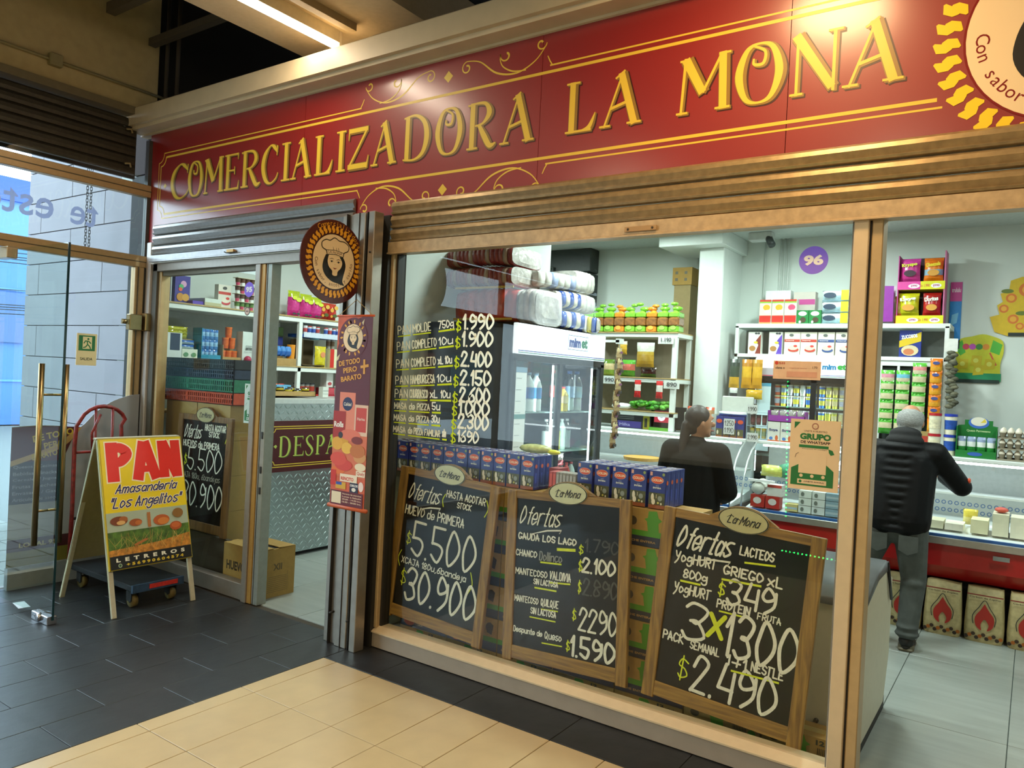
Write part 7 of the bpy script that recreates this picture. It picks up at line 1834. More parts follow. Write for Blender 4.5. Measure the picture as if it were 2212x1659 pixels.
openbox('carton', 'clear box of dark sweets right of the purple tray', 'box', None, -1.58, -1.42, 3.4, 3.52, ZT, ZT + 0.13, M('#9aa098', 0.4))
bag('snack_bag', 'dark packet in the clear box on the middle counter', 'snack bag', None, -1.5, 3.46, ZT + 0.01, 0.12, 0.06, 0.13, ['#3a302c', '#c8c84a'], 'y')
carton('carton', 'dark grey device on the middle counter behind the poster', 'box', None, -1.25, 3.5, ZT, 0.25, 0.15, 0.15, '#3a4244', None)
# right counter top: jars, green display, eggs
JN = [('left', -0.655), ('right', -0.545)]
for n_, x in JN:
    for j in range(2):
        blue = n_ == 'right'
        tub('mayonnaise_jar', 'large jar with %s lid, %s one, on the counter right of the man' % ('blue' if blue else 'red', ['lower', 'upper'][j]), 'jar', None, x, 3.48, ZT + 0.165 * j, 0.045, 0.163, '#dcd8c0', '#2038a8' if blue else '#b01c28', '#1c4aa0' if blue else '#d8d0b0')
sd = thing('parmesan_display', 'green cardboard display of small cheese tubs on the right counter', 'display', (-0.365, 3.5, ZT))
b = B(); fr = FY(-0.50, 3.56, ZT); G2 = M('#12702c', 0.5)
b.extr(fr, [(0, 0), (0.27, 0), (0.27, 0.245), (0.235, 0.25), (0.235, 0.29), (0.045, 0.29), (0.045, 0.25), (0, 0.245)], -0.006, 0, G2)
b.disc(fr, 0.14, 0.27, 0.07, flat('#3a6ac0'), 1, 0.045); b.disc(fr, 0.14, 0.28, 0.055, flat('#dcd8c8'), 2, 0.035); b.poly(fr, [(0.15, 0.27), (0.19, 0.275), (0.18, 0.305)], flat('#d8c040'), 3)
text(b, fr, 'Queso Parmesano', 0.06, 0.195, 0.22, 0.215, flat('#c8e0a8'), 1, 0.02)
b.box(-0.50, -0.494, 3.42, 3.56, ZT, ZT + 0.24, G2); b.box(-0.236, -0.23, 3.42, 3.56, ZT, ZT + 0.24, G2); b.box(-0.50, -0.23, 3.42, 3.56, ZT, ZT + 0.006, G2); b.box(-0.50, -0.23, 3.415, 3.42, ZT, ZT + 0.055, G2)
fr = FY(-0.50, 3.415, ZT); b.disc(fr, 0.13, 0.03, 0.05, flat('#2c58a8'), 1, 0.015); b.build('shell', sd)
for i in range(4): bag('cheese_tub', 'clear grated cheese tub in the green display, %s from the left' % ORD[i], 'tub', 'tubs in the green display', -0.465 + 0.066 * i, 3.47, ZT + 0.007, 0.062, 0.05, 0.155, ['#c8b860', '#2c8a3c', '#dce4e0', '#8a9ab8'], 'y')
carton('carton', 'small brown box behind the jars on the right counter', 'box', None, -0.72, 3.6, ZT, 0.1, 0.1, 0.17, '#a89058', bands((.5, .8, '#b03a2c')))
PULP = M('#8a8270', 0.9, noise=0.1)
EGG = M('#e4dccb', 0.5, noise=0.03)
em = None
for lv in range(3):
    z = ZT + 0.082 * lv
    t = thing('egg_tray', 'grey pulp egg tray on the right counter, %s from below' % ORD[lv], 'egg tray', (-0.06, 3.52, z), 'stacked egg trays')
    b = B()
    x0, y0 = -0.225, 3.40
    b.box(x0, x0 + 0.31, y0, y0 + 0.27, z + 0.001, z + 0.012, PULP)
    for i in range(6):
        for j in range(5):
            c = (x0 + 0.03 + 0.05 * i, y0 + 0.035 + 0.05 * j)
            b.lathe([(0.012, 0.0), (0.022, 0.035), (0.026, 0.045)], (c[0], c[1], z + 0.002), PULP, 7)
    b.build('pulp_cups', t, kind='stuff')
    for j in range(5):
        if lv < 2 and j > 0: break
        for i in range(6):
            nm = (x0 + 0.03 + 0.05 * i, y0 + 0.035 + 0.05 * j, z + 0.03)
            lab = 'cream egg, %s from the left in the %s of the %s egg tray' % (ORD[i], 'front row' if j == 0 else ORD[j] + ' row', ['lowest', 'middle', 'topmost'][lv])
            if em is None:
                b = B(); b.lathe([(0.0, 0), (0.014, 0.004), (0.021, 0.018), (0.021, 0.028), (0.014, 0.044), (0.006, 0.052), (0.0, 0.054)], nm, EGG, 10)
                em = b.build('egg', None, lab, 'egg', 'eggs in the stacked trays', origin=nm)
            else:
                o = em.copy(); COL.objects.link(o); o.location = nm; o['label'] = lab

# charcoal bags under the counters
CH1 = M('#b3a678', 0.6, noise=0.15, bump=0.3)
for i in range(9):
    x = -1.02 + 0.262 * i
    t = thing('charcoal_bag', 'cream charcoal bag with red flame under the red counter, %s from the left' % ORD[i], 'bag', (x, 3.08, 0), 'charcoal bags under the counter')
    b = B()
    w_, d_, h_ = 0.25, 0.16, 0.385
    prof = [(1.0, 0.0), (1.06, 0.08), (1.08, 0.25), (1.05, 0.5), (1.0, 0.75), (0.98, 0.9), (0.96, 1.0)]
    vs, fs = [], []
    n = 20
    for k, (s_, hh) in enumerate(prof):
        for j in range(n):
            q = 2 * PI * j / n
            cx2, cy2 = math.copysign(abs(math.cos(q)) ** 0.4, math.cos(q)), math.copysign(abs(math.sin(q)) ** 0.5, math.sin(q))
            sq = 1.0 if hh < 0.85 else (0.8 if hh < 0.95 else 0.35)
            vs.append((x + w_ / 2 * 0.93 * s_ * cx2, 3.04 + d_ / 2 * s_ * cy2 * sq + 0.004 * math.sin(q * 5 + k), hh * h_ + 0.006 * math.sin(q * 3 + i) * (hh > 0.9)))
    for k in range(len(prof) - 1):
        for j in range(n): fs.append((k * n + j, k * n + (j + 1) % n, (k + 1) * n + (j + 1) % n, (k + 1) * n + j))
    fs.append(tuple(range((len(prof) - 1) * n, len(prof) * n)))
    b.add(vs, fs, CH1, True)
    b.build('body', t)
    b = B(); fr = FY(x - w_ / 2, 3.04 - d_ / 2 * 1.11, 0)
    b.poly(fr, cat_rom([(0.125, 0.28), (0.155, 0.23), (0.185, 0.185), (0.18, 0.12), (0.145, 0.09), (0.155, 0.13), (0.128, 0.17), (0.105, 0.13), (0.11, 0.09), (0.075, 0.12), (0.07, 0.18), (0.10, 0.23)], 3), flat('#a8281c'), 2)
    b.rib(fr, [(p[0], p[1], 0.005) for p in cat_rom([(0.06, 0.13), (0.055, 0.19), (0.09, 0.25), (0.125, 0.305), (0.16, 0.25), (0.195, 0.19), (0.19, 0.13)], 4)], flat('#24302c'), 2)
    for k in range(11): b.disc(fr, 0.02 + 0.021 * k, 0.035 + 0.012 * ((k * 7) % 3), 0.013, flat(['#2c2018', '#a05a18', '#3a2a1c'][k % 3]), 2)
    b.rect(fr, 0.015, 0.335, 0.235, 0.343, flat('#8a2a28'), 1); text(b, fr, 'Carbon de Espino', 0.03, 0.312, 0.22, 0.327, flat('#3a3428'), 2, 0.01)
    b.build('flame_print', t, 'red flame emblem and printed coals')

# ---------------------------------------------------------------- chest freezer behind the right board
fz = thing('chest_freezer', 'white chest freezer with grey sloped lid between the right board and the doorway', 'freezer', (-1.0, 0.8, 0))
FW = M('#c2bda6', 0.5, noise=0.03)
b = B(); b.box(-1.36, -0.62, 0.50, 1.22, 0.0, 0.07, M('#22201c', 0.7)); b.build('plinth', fz)
b = B()
b.extr(F((-1.37, 0, 0), (0, 1, 0), (0, 0, 1)), [(0.42, 0.07), (0.42, 0.72), (0.74, 0.80), (1.0, 0.80), (1.24, 0.72), (1.24, 0.30), (1.12, 0.07)], 0, 0.76, FW); b.build('body', fz)
b = B(); b.extr(F((-1.38, 0, 0), (0, 1, 0), (0, 0, 1)), [(0.40, 0.72), (0.41, 0.76), (0.70, 0.86), (0.94, 0.87), (1.02, 0.84), (1.06, 0.79), (0.98, 0.80), (0.74, 0.80)], 0, 0.775, M('#5a6064', 0.4), True); b.build('lid', fz)
b = B(); b.tube([(-0.605, 1.0, 0.85), (-0.60, 1.08, 0.72), (-0.60, 1.16, 0.62)], 0.008, FB, 8); b.build('cord', fz)
b = B(); b.cyl((-0.80, 0.41, 0.15), (-0.80, 0.42, 0.15), 0.012, BLK, 8); b.build('drain_plug', fz)

# ================================================================ people
def figure(name, caps, ells, m, parent=None, voxel=0.01, smooth=3, mats=None, loc=(0, 0, 0)):
    b = B()
    for c in caps:
        p0, r0, p1, r1 = Vector(c[0]), c[1], Vector(c[2]), c[3]
        b.tube([p0, p1], r0, m, 14, rr=[r0, r1])
        b.ell(p0, r0, r0, r0, m, 14, 8); b.ell(p1, r1, r1, r1, m, 14, 8)
    for c, rx, ry, rz in ells: b.ell(c, rx, ry, rz, m, 20, 14)
    me = bpy.data.meshes.new(name)
    me.from_pydata([(v[0] - loc[0], v[1] - loc[1], v[2] - loc[2]) for v in b.v], [], b.f)
    o = bpy.data.objects.new(name, me)
    COL.objects.link(o)
    q = o.modifiers.new('r', 'REMESH'); q.mode = 'VOXEL'; q.voxel_size = voxel
    q = o.modifiers.new('s', 'SMOOTH'); q.iterations = smooth; q.factor = 0.5
    m2 = bpy.data.meshes.new_from_object(o.evaluated_get(bpy.context.evaluated_depsgraph_get()))
    bpy.data.objects.remove(o)
    m2.name = name
    m2.materials.clear(); m2.materials.append(m)
    m2.polygons.foreach_set('use_smooth', [True] * len(m2.polygons))
    o = bpy.data.objects.new(name, m2)
    COL.objects.link(o)
    if parent: o.parent = parent
    return o
def hand(wrist, d, side, up_, curl=0.5, s=1.0):           # palm and five separate fingers, as capsules
    d, n_ = Vector(d).normalized(), Vector(up_).normalized()
    x = d.cross(n_).normalized() * side
    n_ = x.cross(d).normalized() * side
    w = Vector(wrist)
    out = []
    base = []
    for i in range(4):
        bpt = w + d * 0.085 * s + x * (0.030 - 0.020 * i) * s
        out.append((w + d * 0.015 * s + x * (0.016 - 0.011 * i) * s, 0.013 * s, bpt, 0.0105 * s))
        L = (0.040, 0.046, 0.043, 0.033)[i] * s
        d1 = (d * math.cos(curl * .6) - n_ * math.sin(curl * .6)).normalized()
        d2 = (d * math.cos(curl * 1.3) - n_ * math.sin(curl * 1.3)).normalized()
        d3 = (d * math.cos(curl * 1.9) - n_ * math.sin(curl * 1.9)).normalized()
        p1 = bpt + d1 * L; p2 = p1 + d2 * L * 0.65; p3 = p2 + d3 * L * 0.5
        out += [(bpt, 0.0098 * s, p1, 0.009 * s), (p1, 0.009 * s, p2, 0.008 * s), (p2, 0.008 * s, p3, 0.0068 * s)]
    t0 = w + d * 0.02 * s + x * 0.025 * s
    t1 = t0 + (d * 0.6 + x * 0.8 - n_ * 0.3).normalized() * 0.04 * s
    t2 = t1 + (d * 0.9 + x * 0.3 - n_ * 0.3).normalized() * 0.032 * s
    out += [(t0, 0.014 * s, t1, 0.011 * s), (t1, 0.011 * s, t2, 0.008 * s)]
    return out
SKIN = M('#b07a58', 0.55, noise=0.06, scale=60)
V = Vector
# the man
MX, MY = -0.76, 2.42
man = thing('person', 'person with grey hair in a black quilted jacket, leaning on the red counter', 'person', (MX, MY, 0))
L3 = (MX, MY, 0)
hip = V((MX, MY + 0.02, 0.86)); chest = V((MX + 0.01, MY + 0.12, 1.28)); neck = V((MX + 0.015, MY + 0.17, 1.44)); head = V((MX + 0.03, MY + 0.22, 1.56))
shR, shL = V((MX + 0.205, MY + 0.12, 1.34)), V((MX - 0.20, MY + 0.12, 1.34))
elR, wrR = V((MX + 0.36, MY + 0.30, 1.12)), V((MX + 0.22, MY + 0.50, 1.16))
elL, wrL = V((MX - 0.33, MY + 0.28, 1.10)), V((MX - 0.12, MY + 0.48, 1.17))
knR, ftR = V((MX + 0.12, MY + 0.06, 0.47)), V((MX + 0.105, MY - 0.02, 0.09))
knL, ftL = V((MX - 0.22, MY + 0.02, 0.46)), V((MX - 0.34, MY - 0.10, 0.09))
body_caps = [(hip, 0.13, chest, 0.14), (chest, 0.14, shR, 0.07), (chest, 0.14, shL, 0.07), (chest, 0.1, neck, 0.058), (neck, 0.057, head - V((0, 0, 0.05)), 0.057),
 (shR, 0.055, elR, 0.042), (elR, 0.04, wrR, 0.029), (shL, 0.055, elL, 0.042), (elL, 0.04, wrL, 0.029),
 (hip + V((0.09, 0, 0)), 0.10, knR, 0.06), (knR, 0.056, ftR, 0.038), (hip - V((0.09, 0, 0)), 0.10, knL, 0.06), (knL, 0.056, ftL, 0.038), (ftR, 0.04, ftR + V((0, 0.15, -0.05)), 0.03), (ftL, 0.04, ftL + V((-0.02, 0.15, -0.05)), 0.03)]
body_caps += hand(wrR, (-0.5, 0.6, 0.1), 1, (0, 0, 1), 0.7) + hand(wrL, (0.5, 0.6, 0.1), -1, (0, 0, 1), 0.7)
hd = head
face = [(hd, 0.078, 0.096, 0.115), (hd + V((0, 0.012, -0.07)), 0.058, 0.072, 0.06), (hd + V((0, 0.10, -0.02)), 0.013, 0.022, 0.022), (hd + V((0.078, 0.0, -0.015)), 0.012, 0.022, 0.03), (hd + V((-0.078, 0.0, -0.015)), 0.012, 0.022, 0.03), (hd + V((0, 0.09, 0.025)), 0.05, 0.012, 0.01), (hd + V((0, 0.086, -0.062)), 0.025, 0.012, 0.007)]
o = figure('body', body_caps, face, SKIN, man, 0.008, 2, loc=L3)
def facebits(parent, hd, fwd, side, L, s=1.0):
    for q in (-1, 1):
        b = B(); c = hd + fwd * 0.079 * s + side * 0.03 * q + V((0, 0, 0.004))
        b.ell(c, 0.011, 0.011, 0.007, M('#e8e4dc', 0.3, noise=0), 10, 6); b.ell(c + fwd * 0.0075, 0.005, 0.005, 0.005, M('#2a1c14', 0.2, noise=0), 8, 6)
        b.build('eye', parent)
    b = B(); c = hd + fwd * 0.096 * s - V((0, 0, 0.062)); b.ell(c, 0.022 * abs(side.x) + 0.006, 0.022 * abs(side.y) + 0.006, 0.006, M('#8a4a42', 0.5, noise=0), 10, 6); b.build('mouth', parent)
facebits(man, hd, V((0, 1, 0)), V((1, 0, 0)), L3)
HG = M('#8a8c8a', 0.7, noise=0.35, scale=80, stretch=(1, 1, 4), bump=0.4)
figure('hair', [], [(hd + V((0.0, -0.030, 0.006)), 0.088, 0.084, 0.088), (hd + V((0.0, -0.04, -0.055)), 0.078, 0.062, 0.06), (hd + V((0.062, 0.0, 0.02)), 0.026, 0.06, 0.05), (hd + V((-0.062, 0.0, 0.02)), 0.026, 0.06, 0.05)], HG, man, 0.007, 2, loc=L3)
JK = M('#050608', 0.6, noise=0.1, spec=0.2)
jc = []
for i in range(11):
    z = 0.83 + 0.055 * i
    f = i / 10
    wv = 0.192 + 0.03 * math.sin(PI * min(f * 1.1, 1)) + (0.0 if f < 0.85 else -0.02)
    jc.append(((MX + 0.005 * f, MY + 0.02 + 0.10 * f, z), wv, 0.150 + 0.01 * math.sin(PI * f), 0.05))
jk = [(shR, 0.085, shL, 0.085), (hip + V((0.07, 0, 0.02)), 0.145, chest + V((0.06, 0, -0.02)), 0.158), (hip + V((-0.07, 0, 0.02)), 0.145, chest + V((-0.06, 0, -0.02)), 0.158), (shR, 0.082, elR, 0.066), (elR, 0.068, wrR + (elR - wrR) * 0.12, 0.045), (shL, 0.082, elL, 0.066), (elL, 0.068, wrL + (elL - wrL) * 0.12, 0.045), (chest + V((0.08, 0.02, 0.04)), 0.10, shR, 0.08), (chest + V((-0.08, 0.02, 0.04)), 0.10, shL, 0.08)]
for a, c in ((shR, elR), (shL, elL)):
    for k in range(5):
        p = a.lerp(c, 0.1 + 0.2 * k); jc.append((tuple(p), 0.086 - 0.004 * k, 0.086 - 0.004 * k, 0.04))
figure('quilted_jacket', jk, jc, JK, man, 0.011, 1, loc=L3)
figure('hood', [], [((neck.x, neck.y - 0.075, neck.z - 0.02), 0.125, 0.085, 0.06), ((neck.x, neck.y - 0.055, neck.z + 0.03), 0.105, 0.075, 0.05), ((neck.x, neck.y + 0.01, neck.z - 0.01), 0.10, 0.09, 0.055)], M('#07080a', 0.85, noise=0.1, bump=0.2), man, 0.009, 2, loc=L3)
JE = M('#4a4f4c', 0.85, noise=0.18, scale=14, bump=0.25)
jn = [(hip + V((0.085, 0.0, 0)), 0.118, knR, 0.082), (knR, 0.082, ftR + V((0, 0, 0.03)), 0.066), (hip - V((0.085, 0, 0)), 0.118, knL, 0.082), (knL, 0.082, ftL + V((0, 0, 0.03)), 0.066), (hip + V((0.08, 0, -0.02)), 0.12, hip + V((-0.08, 0, -0.02)), 0.12)]
figure('jeans', jn, [(tuple(ftR + V((0.0, 0.0, 0.02))), 0.078, 0.078, 0.028), (tuple(ftR + V((0, 0, 0.07))), 0.073, 0.073, 0.02), (tuple(ftL + V((0, 0, 0.02))), 0.078, 0.078, 0.028), (tuple(knR + V((0, -0.03, -0.02))), 0.075, 0.07, 0.05)], JE, man, 0.010, 2, loc=L3)
b = B(); b.ell((elR.x + 0.045, elR.y - 0.03, elR.z + 0.05), 0.012, 0.02, 0.02, M('#d8502c', 0.5), 8, 6); b.build('sleeve_badge', man, 'small orange badge')
for q in (0.095, -0.095):                               # back pockets
    b = B(); fr = FY(MX + q - 0.06, MY - 0.115, 0.66); b.poly(fr, [(0, 0.03), (0.06, 0.0), (0.12, 0.03), (0.12, 0.13), (0, 0.13)], JE, 1); b.build('back_pocket', man)
for ft, nm in ((ftR, 'shoe'), (ftL, 'shoe')):
    b = B(); x_, y_ = ft.x, ft.y
    b.lathe([(0.0, 0.0), (0.05, 0.0), (0.052, 0.02), (0.05, 0.04)], (x_, y_, 0.0), M('#6a6450', 0.6), 14)
    b.ell((x_, y_ + 0.07, 0.03), 0.05, 0.14, 0.035, M('#171512', 0.5), 14, 8); b.ell((x_, y_ - 0.01, 0.06), 0.05, 0.06, 0.045, M('#171512', 0.5), 14, 8)
    b.box(x_ - 0.045, x_ + 0.045, y_ - 0.06, y_ + 0.18, 0.0, 0.022, M('#6a6450', 0.6), 0.008)
    b.build('shoe', man)
carton('mobile_phone', 'small lit blue screen left of the man in front of the counter', 'phone', None, -0.985, 3.38, 1.30, 0.10, 0.02, 0.07, '#20242c', None)
b = B(); b.box(-1.03, -0.94, 3.366, 3.369, 1.305, 1.365, M('#5a8ae8', 0.4, noise=0, emit=1.2)); tag(b.build('lit_screen'), 'glowing blue display left of the man', 'screen')

# the woman
WX, WY = -2.0, 1.80
wo = thing('person', 'person with dark tied back hair in a black coat behind the milk cartons, looking right', 'person', (WX, WY, 0))
L4 = (WX, WY, 0)
hip = V((WX, WY, 0.84)); chest = V((WX, WY + 0.01, 1.18)); neck = V((WX + 0.0, WY + 0.01, 1.35)); head = V((WX + 0.02, WY + 0.02, 1.48))
shR, shL = V((WX + 0.175, WY, 1.26)), V((WX - 0.175, WY, 1.26))
elR, wrR = V((WX + 0.24, WY + 0.03, 1.0)), V((WX + 0.15, WY + 0.22, 0.92))
elL, wrL = V((WX - 0.24, WY + 0.03, 1.0)), V((WX - 0.12, WY + 0.22, 0.93))
knR, ftR = V((WX + 0.10, WY + 0.02, 0.45)), V((WX + 0.11, WY - 0.02, 0.08)); knL, ftL = V((WX - 0.10, WY + 0.02, 0.45)), V((WX - 0.11, WY - 0.02, 0.08))
bcaps = [(hip, 0.12, chest, 0.115), (chest, 0.11, shR, 0.055), (chest, 0.11, shL, 0.055), (chest, 0.08, neck, 0.047), (neck, 0.046, head - V((0, 0, 0.05)), 0.047), (shR, 0.046, elR, 0.036), (elR, 0.034, wrR, 0.024), (shL, 0.046, elL, 0.036), (elL, 0.034, wrL, 0.024),
 (hip + V((0.08, 0, 0)), 0.095, knR, 0.054), (knR, 0.05, ftR, 0.034), (hip - V((0.08, 0, 0)), 0.095, knL, 0.054), (knL, 0.05, ftL, 0.034), (ftR, 0.035, ftR + V((0, 0.13, -0.045)), 0.026), (ftL, 0.035, ftL + V((0, 0.13, -0.045)), 0.026)]
bcaps += hand(wrR, (-0.4, 0.8, 0.0), 1, (0, 0, 1), 0.9, 0.9) + hand(wrL, (0.4, 0.8, 0.0), -1, (0, 0, 1), 0.9, 0.9)
fwd = V((0.87, 0.49, 0.0)); sd_ = V((-0.49, 0.87, 0.0))
fc = [(head, 0.083, 0.083, 0.108), (head + fwd * 0.02 - V((0, 0, 0.06)), 0.058, 0.058, 0.055), (head + fwd * 0.092 - V((0, 0, 0.018)), 0.02, 0.015, 0.02), (head + fwd * 0.082 + V((0, 0, 0.03)), 0.014, 0.03, 0.01), (head + fwd * 0.078 - V((0, 0, 0.062)), 0.016, 0.02, 0.008), (head + fwd * 0.055 - V((0, 0, 0.095)), 0.025, 0.022, 0.018), (head - sd_ * 0.078 - V((0, 0, 0.012)), 0.02, 0.012, 0.028), (head + sd_ * 0.078 - V((0, 0, 0.012)), 0.02, 0.012, 0.028)]
figure('body', bcaps, fc, SKIN, wo, 0.008, 2, loc=L4)
facebits(wo, head, fwd, sd_, L4, 0.9)
HR = M('#241510', 0.5, noise=0.3, scale=70, stretch=(1, 1, 0.2), bump=0.3)
figure('hair', [(head - fwd * 0.085 - V((0, 0.02, 0.03)), 0.04, head - fwd * 0.105 - V((0, 0.03, 0.17)), 0.032), (head - fwd * 0.105 - V((0, 0.03, 0.17)), 0.032, head - fwd * 0.09 - V((0, 0.06, 0.34)), 0.014)], [(head - fwd * 0.02 + V((0, 0, 0.022)), 0.094, 0.092, 0.098), (head - fwd * 0.045 - V((0, 0, 0.03)), 0.07, 0.07, 0.07)], HR, wo, 0.007, 2, loc=L4)
CT = M('#040506', 0.8, noise=0.1, bump=0.1, spec=0.2)
figure('coat', [(hip, 0.15, chest, 0.15), (shR, 0.082, shL, 0.082), (shR, 0.082, elR, 0.072), (elR, 0.072, wrR + (elR - wrR) * 0.15, 0.05), (shL, 0.082, elL, 0.072), (elL, 0.072, wrL + (elL - wrL) * 0.15, 0.05), (hip + V((0.06, 0, -0.15)), 0.14, chest + V((0.07, 0, 0)), 0.12), (hip - V((0.06, 0, 0.15)), 0.14, chest - V((0.07, 0, 0)), 0.12), (chest, 0.12, neck - V((0, 0.01, 0.05)), 0.075)], [((neck.x, neck.y - 0.01, neck.z - 0.015), 0.075, 0.07, 0.045)], CT, wo, 0.010, 2, loc=L4)
figure('trousers', [(hip + V((0.075, 0, -0.1)), 0.11, knR, 0.075), (knR, 0.075, ftR + V((0, 0, 0.03)), 0.055), (hip - V((0.075, 0, 0.1)), 0.11, knL, 0.075), (knL, 0.075, ftL + V((0, 0, 0.03)), 0.055)], [], M('#1c1e24', 0.8), wo, 0.011, 2, loc=L4)
for ft in (ftR, ftL):
    b = B(); b.ell((ft.x, ft.y + 0.06, 0.028), 0.045, 0.125, 0.035, M('#141210', 0.5), 14, 8); b.box(ft.x - 0.04, ft.x + 0.04, ft.y - 0.05, ft.y + 0.16, 0, 0.02, BLK, 0.006); b.ell((ft.x, ft.y, 0.06), 0.045, 0.05, 0.04, M('#141210', 0.5), 12, 8); b.build('shoe', wo)
b = B()
b.tube([(WX - 0.16, WY - 0.155, 1.06 + 0.02 * 0), (WX - 0.145, WY - 0.16, 1.075), (WX - 0.13, WY - 0.155, 1.06), (WX - 0.145, WY - 0.155, 1.045)], 0.004, M('#a8a090', 0.3, metal=0.8), 6, closed=True)
b.build('coat_buckle', wo)

# ================================================================ IN FRONT: bread sign, trolley, banner
PW_ = M('#b0a890', 0.55, noise=0.08)
ps = thing('a_frame_sign', 'yellow A frame pavement sign reading PAN on white wooden legs', 'sign', (-5.28, -0.5, 0))
TOPX, TOPZ, Y0, Y1 = -5.27, 1.165, -0.80, -0.195
def leg(xf, yf, z1=1.16):
    p0, p1 = V((xf, yf, 0.0)), V((TOPX + (0.012 if xf > TOPX else -0.012), yf + (0.0), z1))
    d = (p1 - p0).normalized()
    u = V((0, 1, 0)); n_ = u.cross(d).normalized()
    b = B()
    fr = F(p0, u, d)
    L = (p1 - p0).length
    b.fbox(fr, -0.016, 0.016, 0.0, L, -0.011, 0.011, PW_, 0.003)
    b.build('leg', ps)
leg(-4.955, Y0 + 0.016); leg(-4.955, Y1 - 0.016); leg(-5.67, Y0 + 0.016); leg(-5.67, Y1 - 0.016)
d = (V((TOPX + 0.012, 0, 1.16)) - V((-4.955, 0, 0))).normalized()
fr0 = F(V((-4.955, Y0, 0)) + V((0.013, 0, 0.004)), V((0, 1, 0)), d)
L = (V((TOPX, 0, 1.165)) - V((-4.955, 0, 0))).length
v0, v1 = L * 0.255, L * 0.995
W_ = Y1 - Y0
b = B(); b.fbox(fr0, 0.0, W_, v0, v1, 0.0, 0.012, M('#c0a820', 0.5), 0.002)
fr = F(fr0.p(0, v0, 0.0122), fr0.u, fr0.v)
H = v1 - v0
YL = M('#e8cc0c', 0.42, noise=0.02)
b.rect(fr, 0.008, H * 0.43, W_ - 0.008, H - 0.006, YL, 1)
WHT, REDP, NAV = flat('#f4e8c8'), M('#e02410', 0.42, noise=0.02), flat('#1c1c60')
def pan(m, k, g):
    def st(pts, w_): b.rib(fr, [(x * W_, (1 - y) * H, w_ * W_ + g) for x, y in pts], m, k)
    e = g / H / 2
    st([(.135, .335 + e), (.135, .03 - e)], .135)
    b.rib(fr, [(x * W_, (1 - y) * H, w_ * W_ + g) for x, y, w_ in cat_rom([(.16, .078, .11), (.24, .075, .11), (.305, .12, .13), (.24, .178, .11), (.16, .185, .11)], 5)], m, k)
    st([(.415, .335 + e), (.515, .03 - e)], .125); st([(.645, .335 + e), (.525, .03 - e)], .125); st([(.45, .25), (.61, .25)], .075)
    st([(.745, .33 + e), (.745, .03 - e)], .12); st([(.91, .33 + e), (.91, .03 - e)], .12); st([(.745, .04), (.91, .32)], .13)
pan(WHT, 2, 0.018)
pan(REDP, 3, 0.0)
for m, k, pn in ((WHT, 4, 0.017), (NAV, 5, 0.0085)):
    ink(b, fr, 'Amasanderia', W_ * .14, H * .575, W_ * .86, H * .64, m, pn, k, slant=0.45)
    ink(b, fr, '"Los Angelitos"', W_ * .06, H * .465, W_ * .90, H * .54, m, pn, k, slant=0.4)
b.rect(fr, 0.008, H * 0.275, W_ - 0.008, H * 0.43, flat('#a8b4a0'), 2)
b.rect(fr, 0.008, H * 0.105, W_ - 0.008, H * 0.285, M('#4a6a20', 0.5, noise=0.5, scale=30), 3)
b.poly(fr, [(0.008, H * .105), (W_ - 0.008, H * .105), (W_ - 0.008, H * .21), (W_ * .6, H * .17), (0.008, H * .15)], M('#b87a28', 0.5, noise=0.5, scale=40), 4)
random.seed(4)
for i in range(46):
    x, a = random.uniform(0.05, 0.9), random.uniform(0.5, 2.4)
    b.rib(fr, [(x * W_, H * random.uniform(.12, .2), 0.002), (min(max(x * W_ + 0.09 * math.cos(a), 0.01), W_ - 0.01), H * .16 + 0.10 * math.sin(a), 0.001)], flat(['#c8a050', '#8a9a40', '#d8b868'][i % 3]), 5)
for k_, (x, y, q) in enumerate(((.5, .30, 0.0), (.32, .17, -1.0))):
    for i in range(9):
        for sgn in (-1, 1): b.disc(fr, W_ * x + sgn * 0.006 + 0.011 * i * math.sin(-q) * (1 if k_ else 0), H * y + 0.011 * i * (1 if k_ == 0 else 0.3), 0.0065, flat('#b06a30'), 6, 0.008, 8)
b.rib(fr, [(W_ * .5, H * .16, 0.002), (W_ * .5, H * .31, 0.002)], flat('#b06a30'), 5)
for x, y, rx, ry, c in ((.15, .365, .10, .035, '#7a3c1c'), (.20, .375, .05, .022, '#a8602c'), (.17, .35, .05, .016, '#d8a868'), (.34, .34, .075, .028, '#a05020'), (.37, .335, .04, .018, '#c06a2c'), (.65, .335, .10, .042, '#b8581c'), (.67, .325, .07, .028, '#d07a30'), (.86, .375, .068, .038, '#8a6028'), (.86, .37, .05, .022, '#c89038'), (.82, .275, .075, .035, '#b0501c'), (.82, .28, .055, .022, '#c8642c')):
    b.disc(fr, x * W_, y * H, rx * W_, flat(c), 7 if rx > .07 else 8, ry * H, 18)
b.rect(fr, 0.008, 0.006, W_ - 0.008, H * 0.105, flat('#141210'), 9)
text(b, fr, 'L  E  T  R  E  R  O  S', W_ * .08, H * .058, W_ * .90, H * .088, flat('#e8e4d0'), 10, 0.05)
text(b, fr, '+ 5 6 9 9 0 6 0 4 5 7 4', W_ * .19, H * .02, W_ * .88, H * .044, flat('#d8b82c'), 10, 0.05)
b.disc(fr, W_ * .12, H * .032, 0.013, flat('#b8c8a8'), 10); b.disc(fr, W_ * .12, H * .032, 0.009, flat('#3a5a3c'), 11)
b.build('printed_panel', ps, 'yellow printed panel with red PAN, breads and wheat')
b = B(); b.box(TOPX - 0.03, TOPX + 0.02, Y0 - 0.002, Y1 + 0.002, 1.16, 1.175, PW_, 0.003); b.build('top_rail', ps)
db = (V((TOPX, 0, 1.16)) - V((-5.67, 0, 0))).normalized()
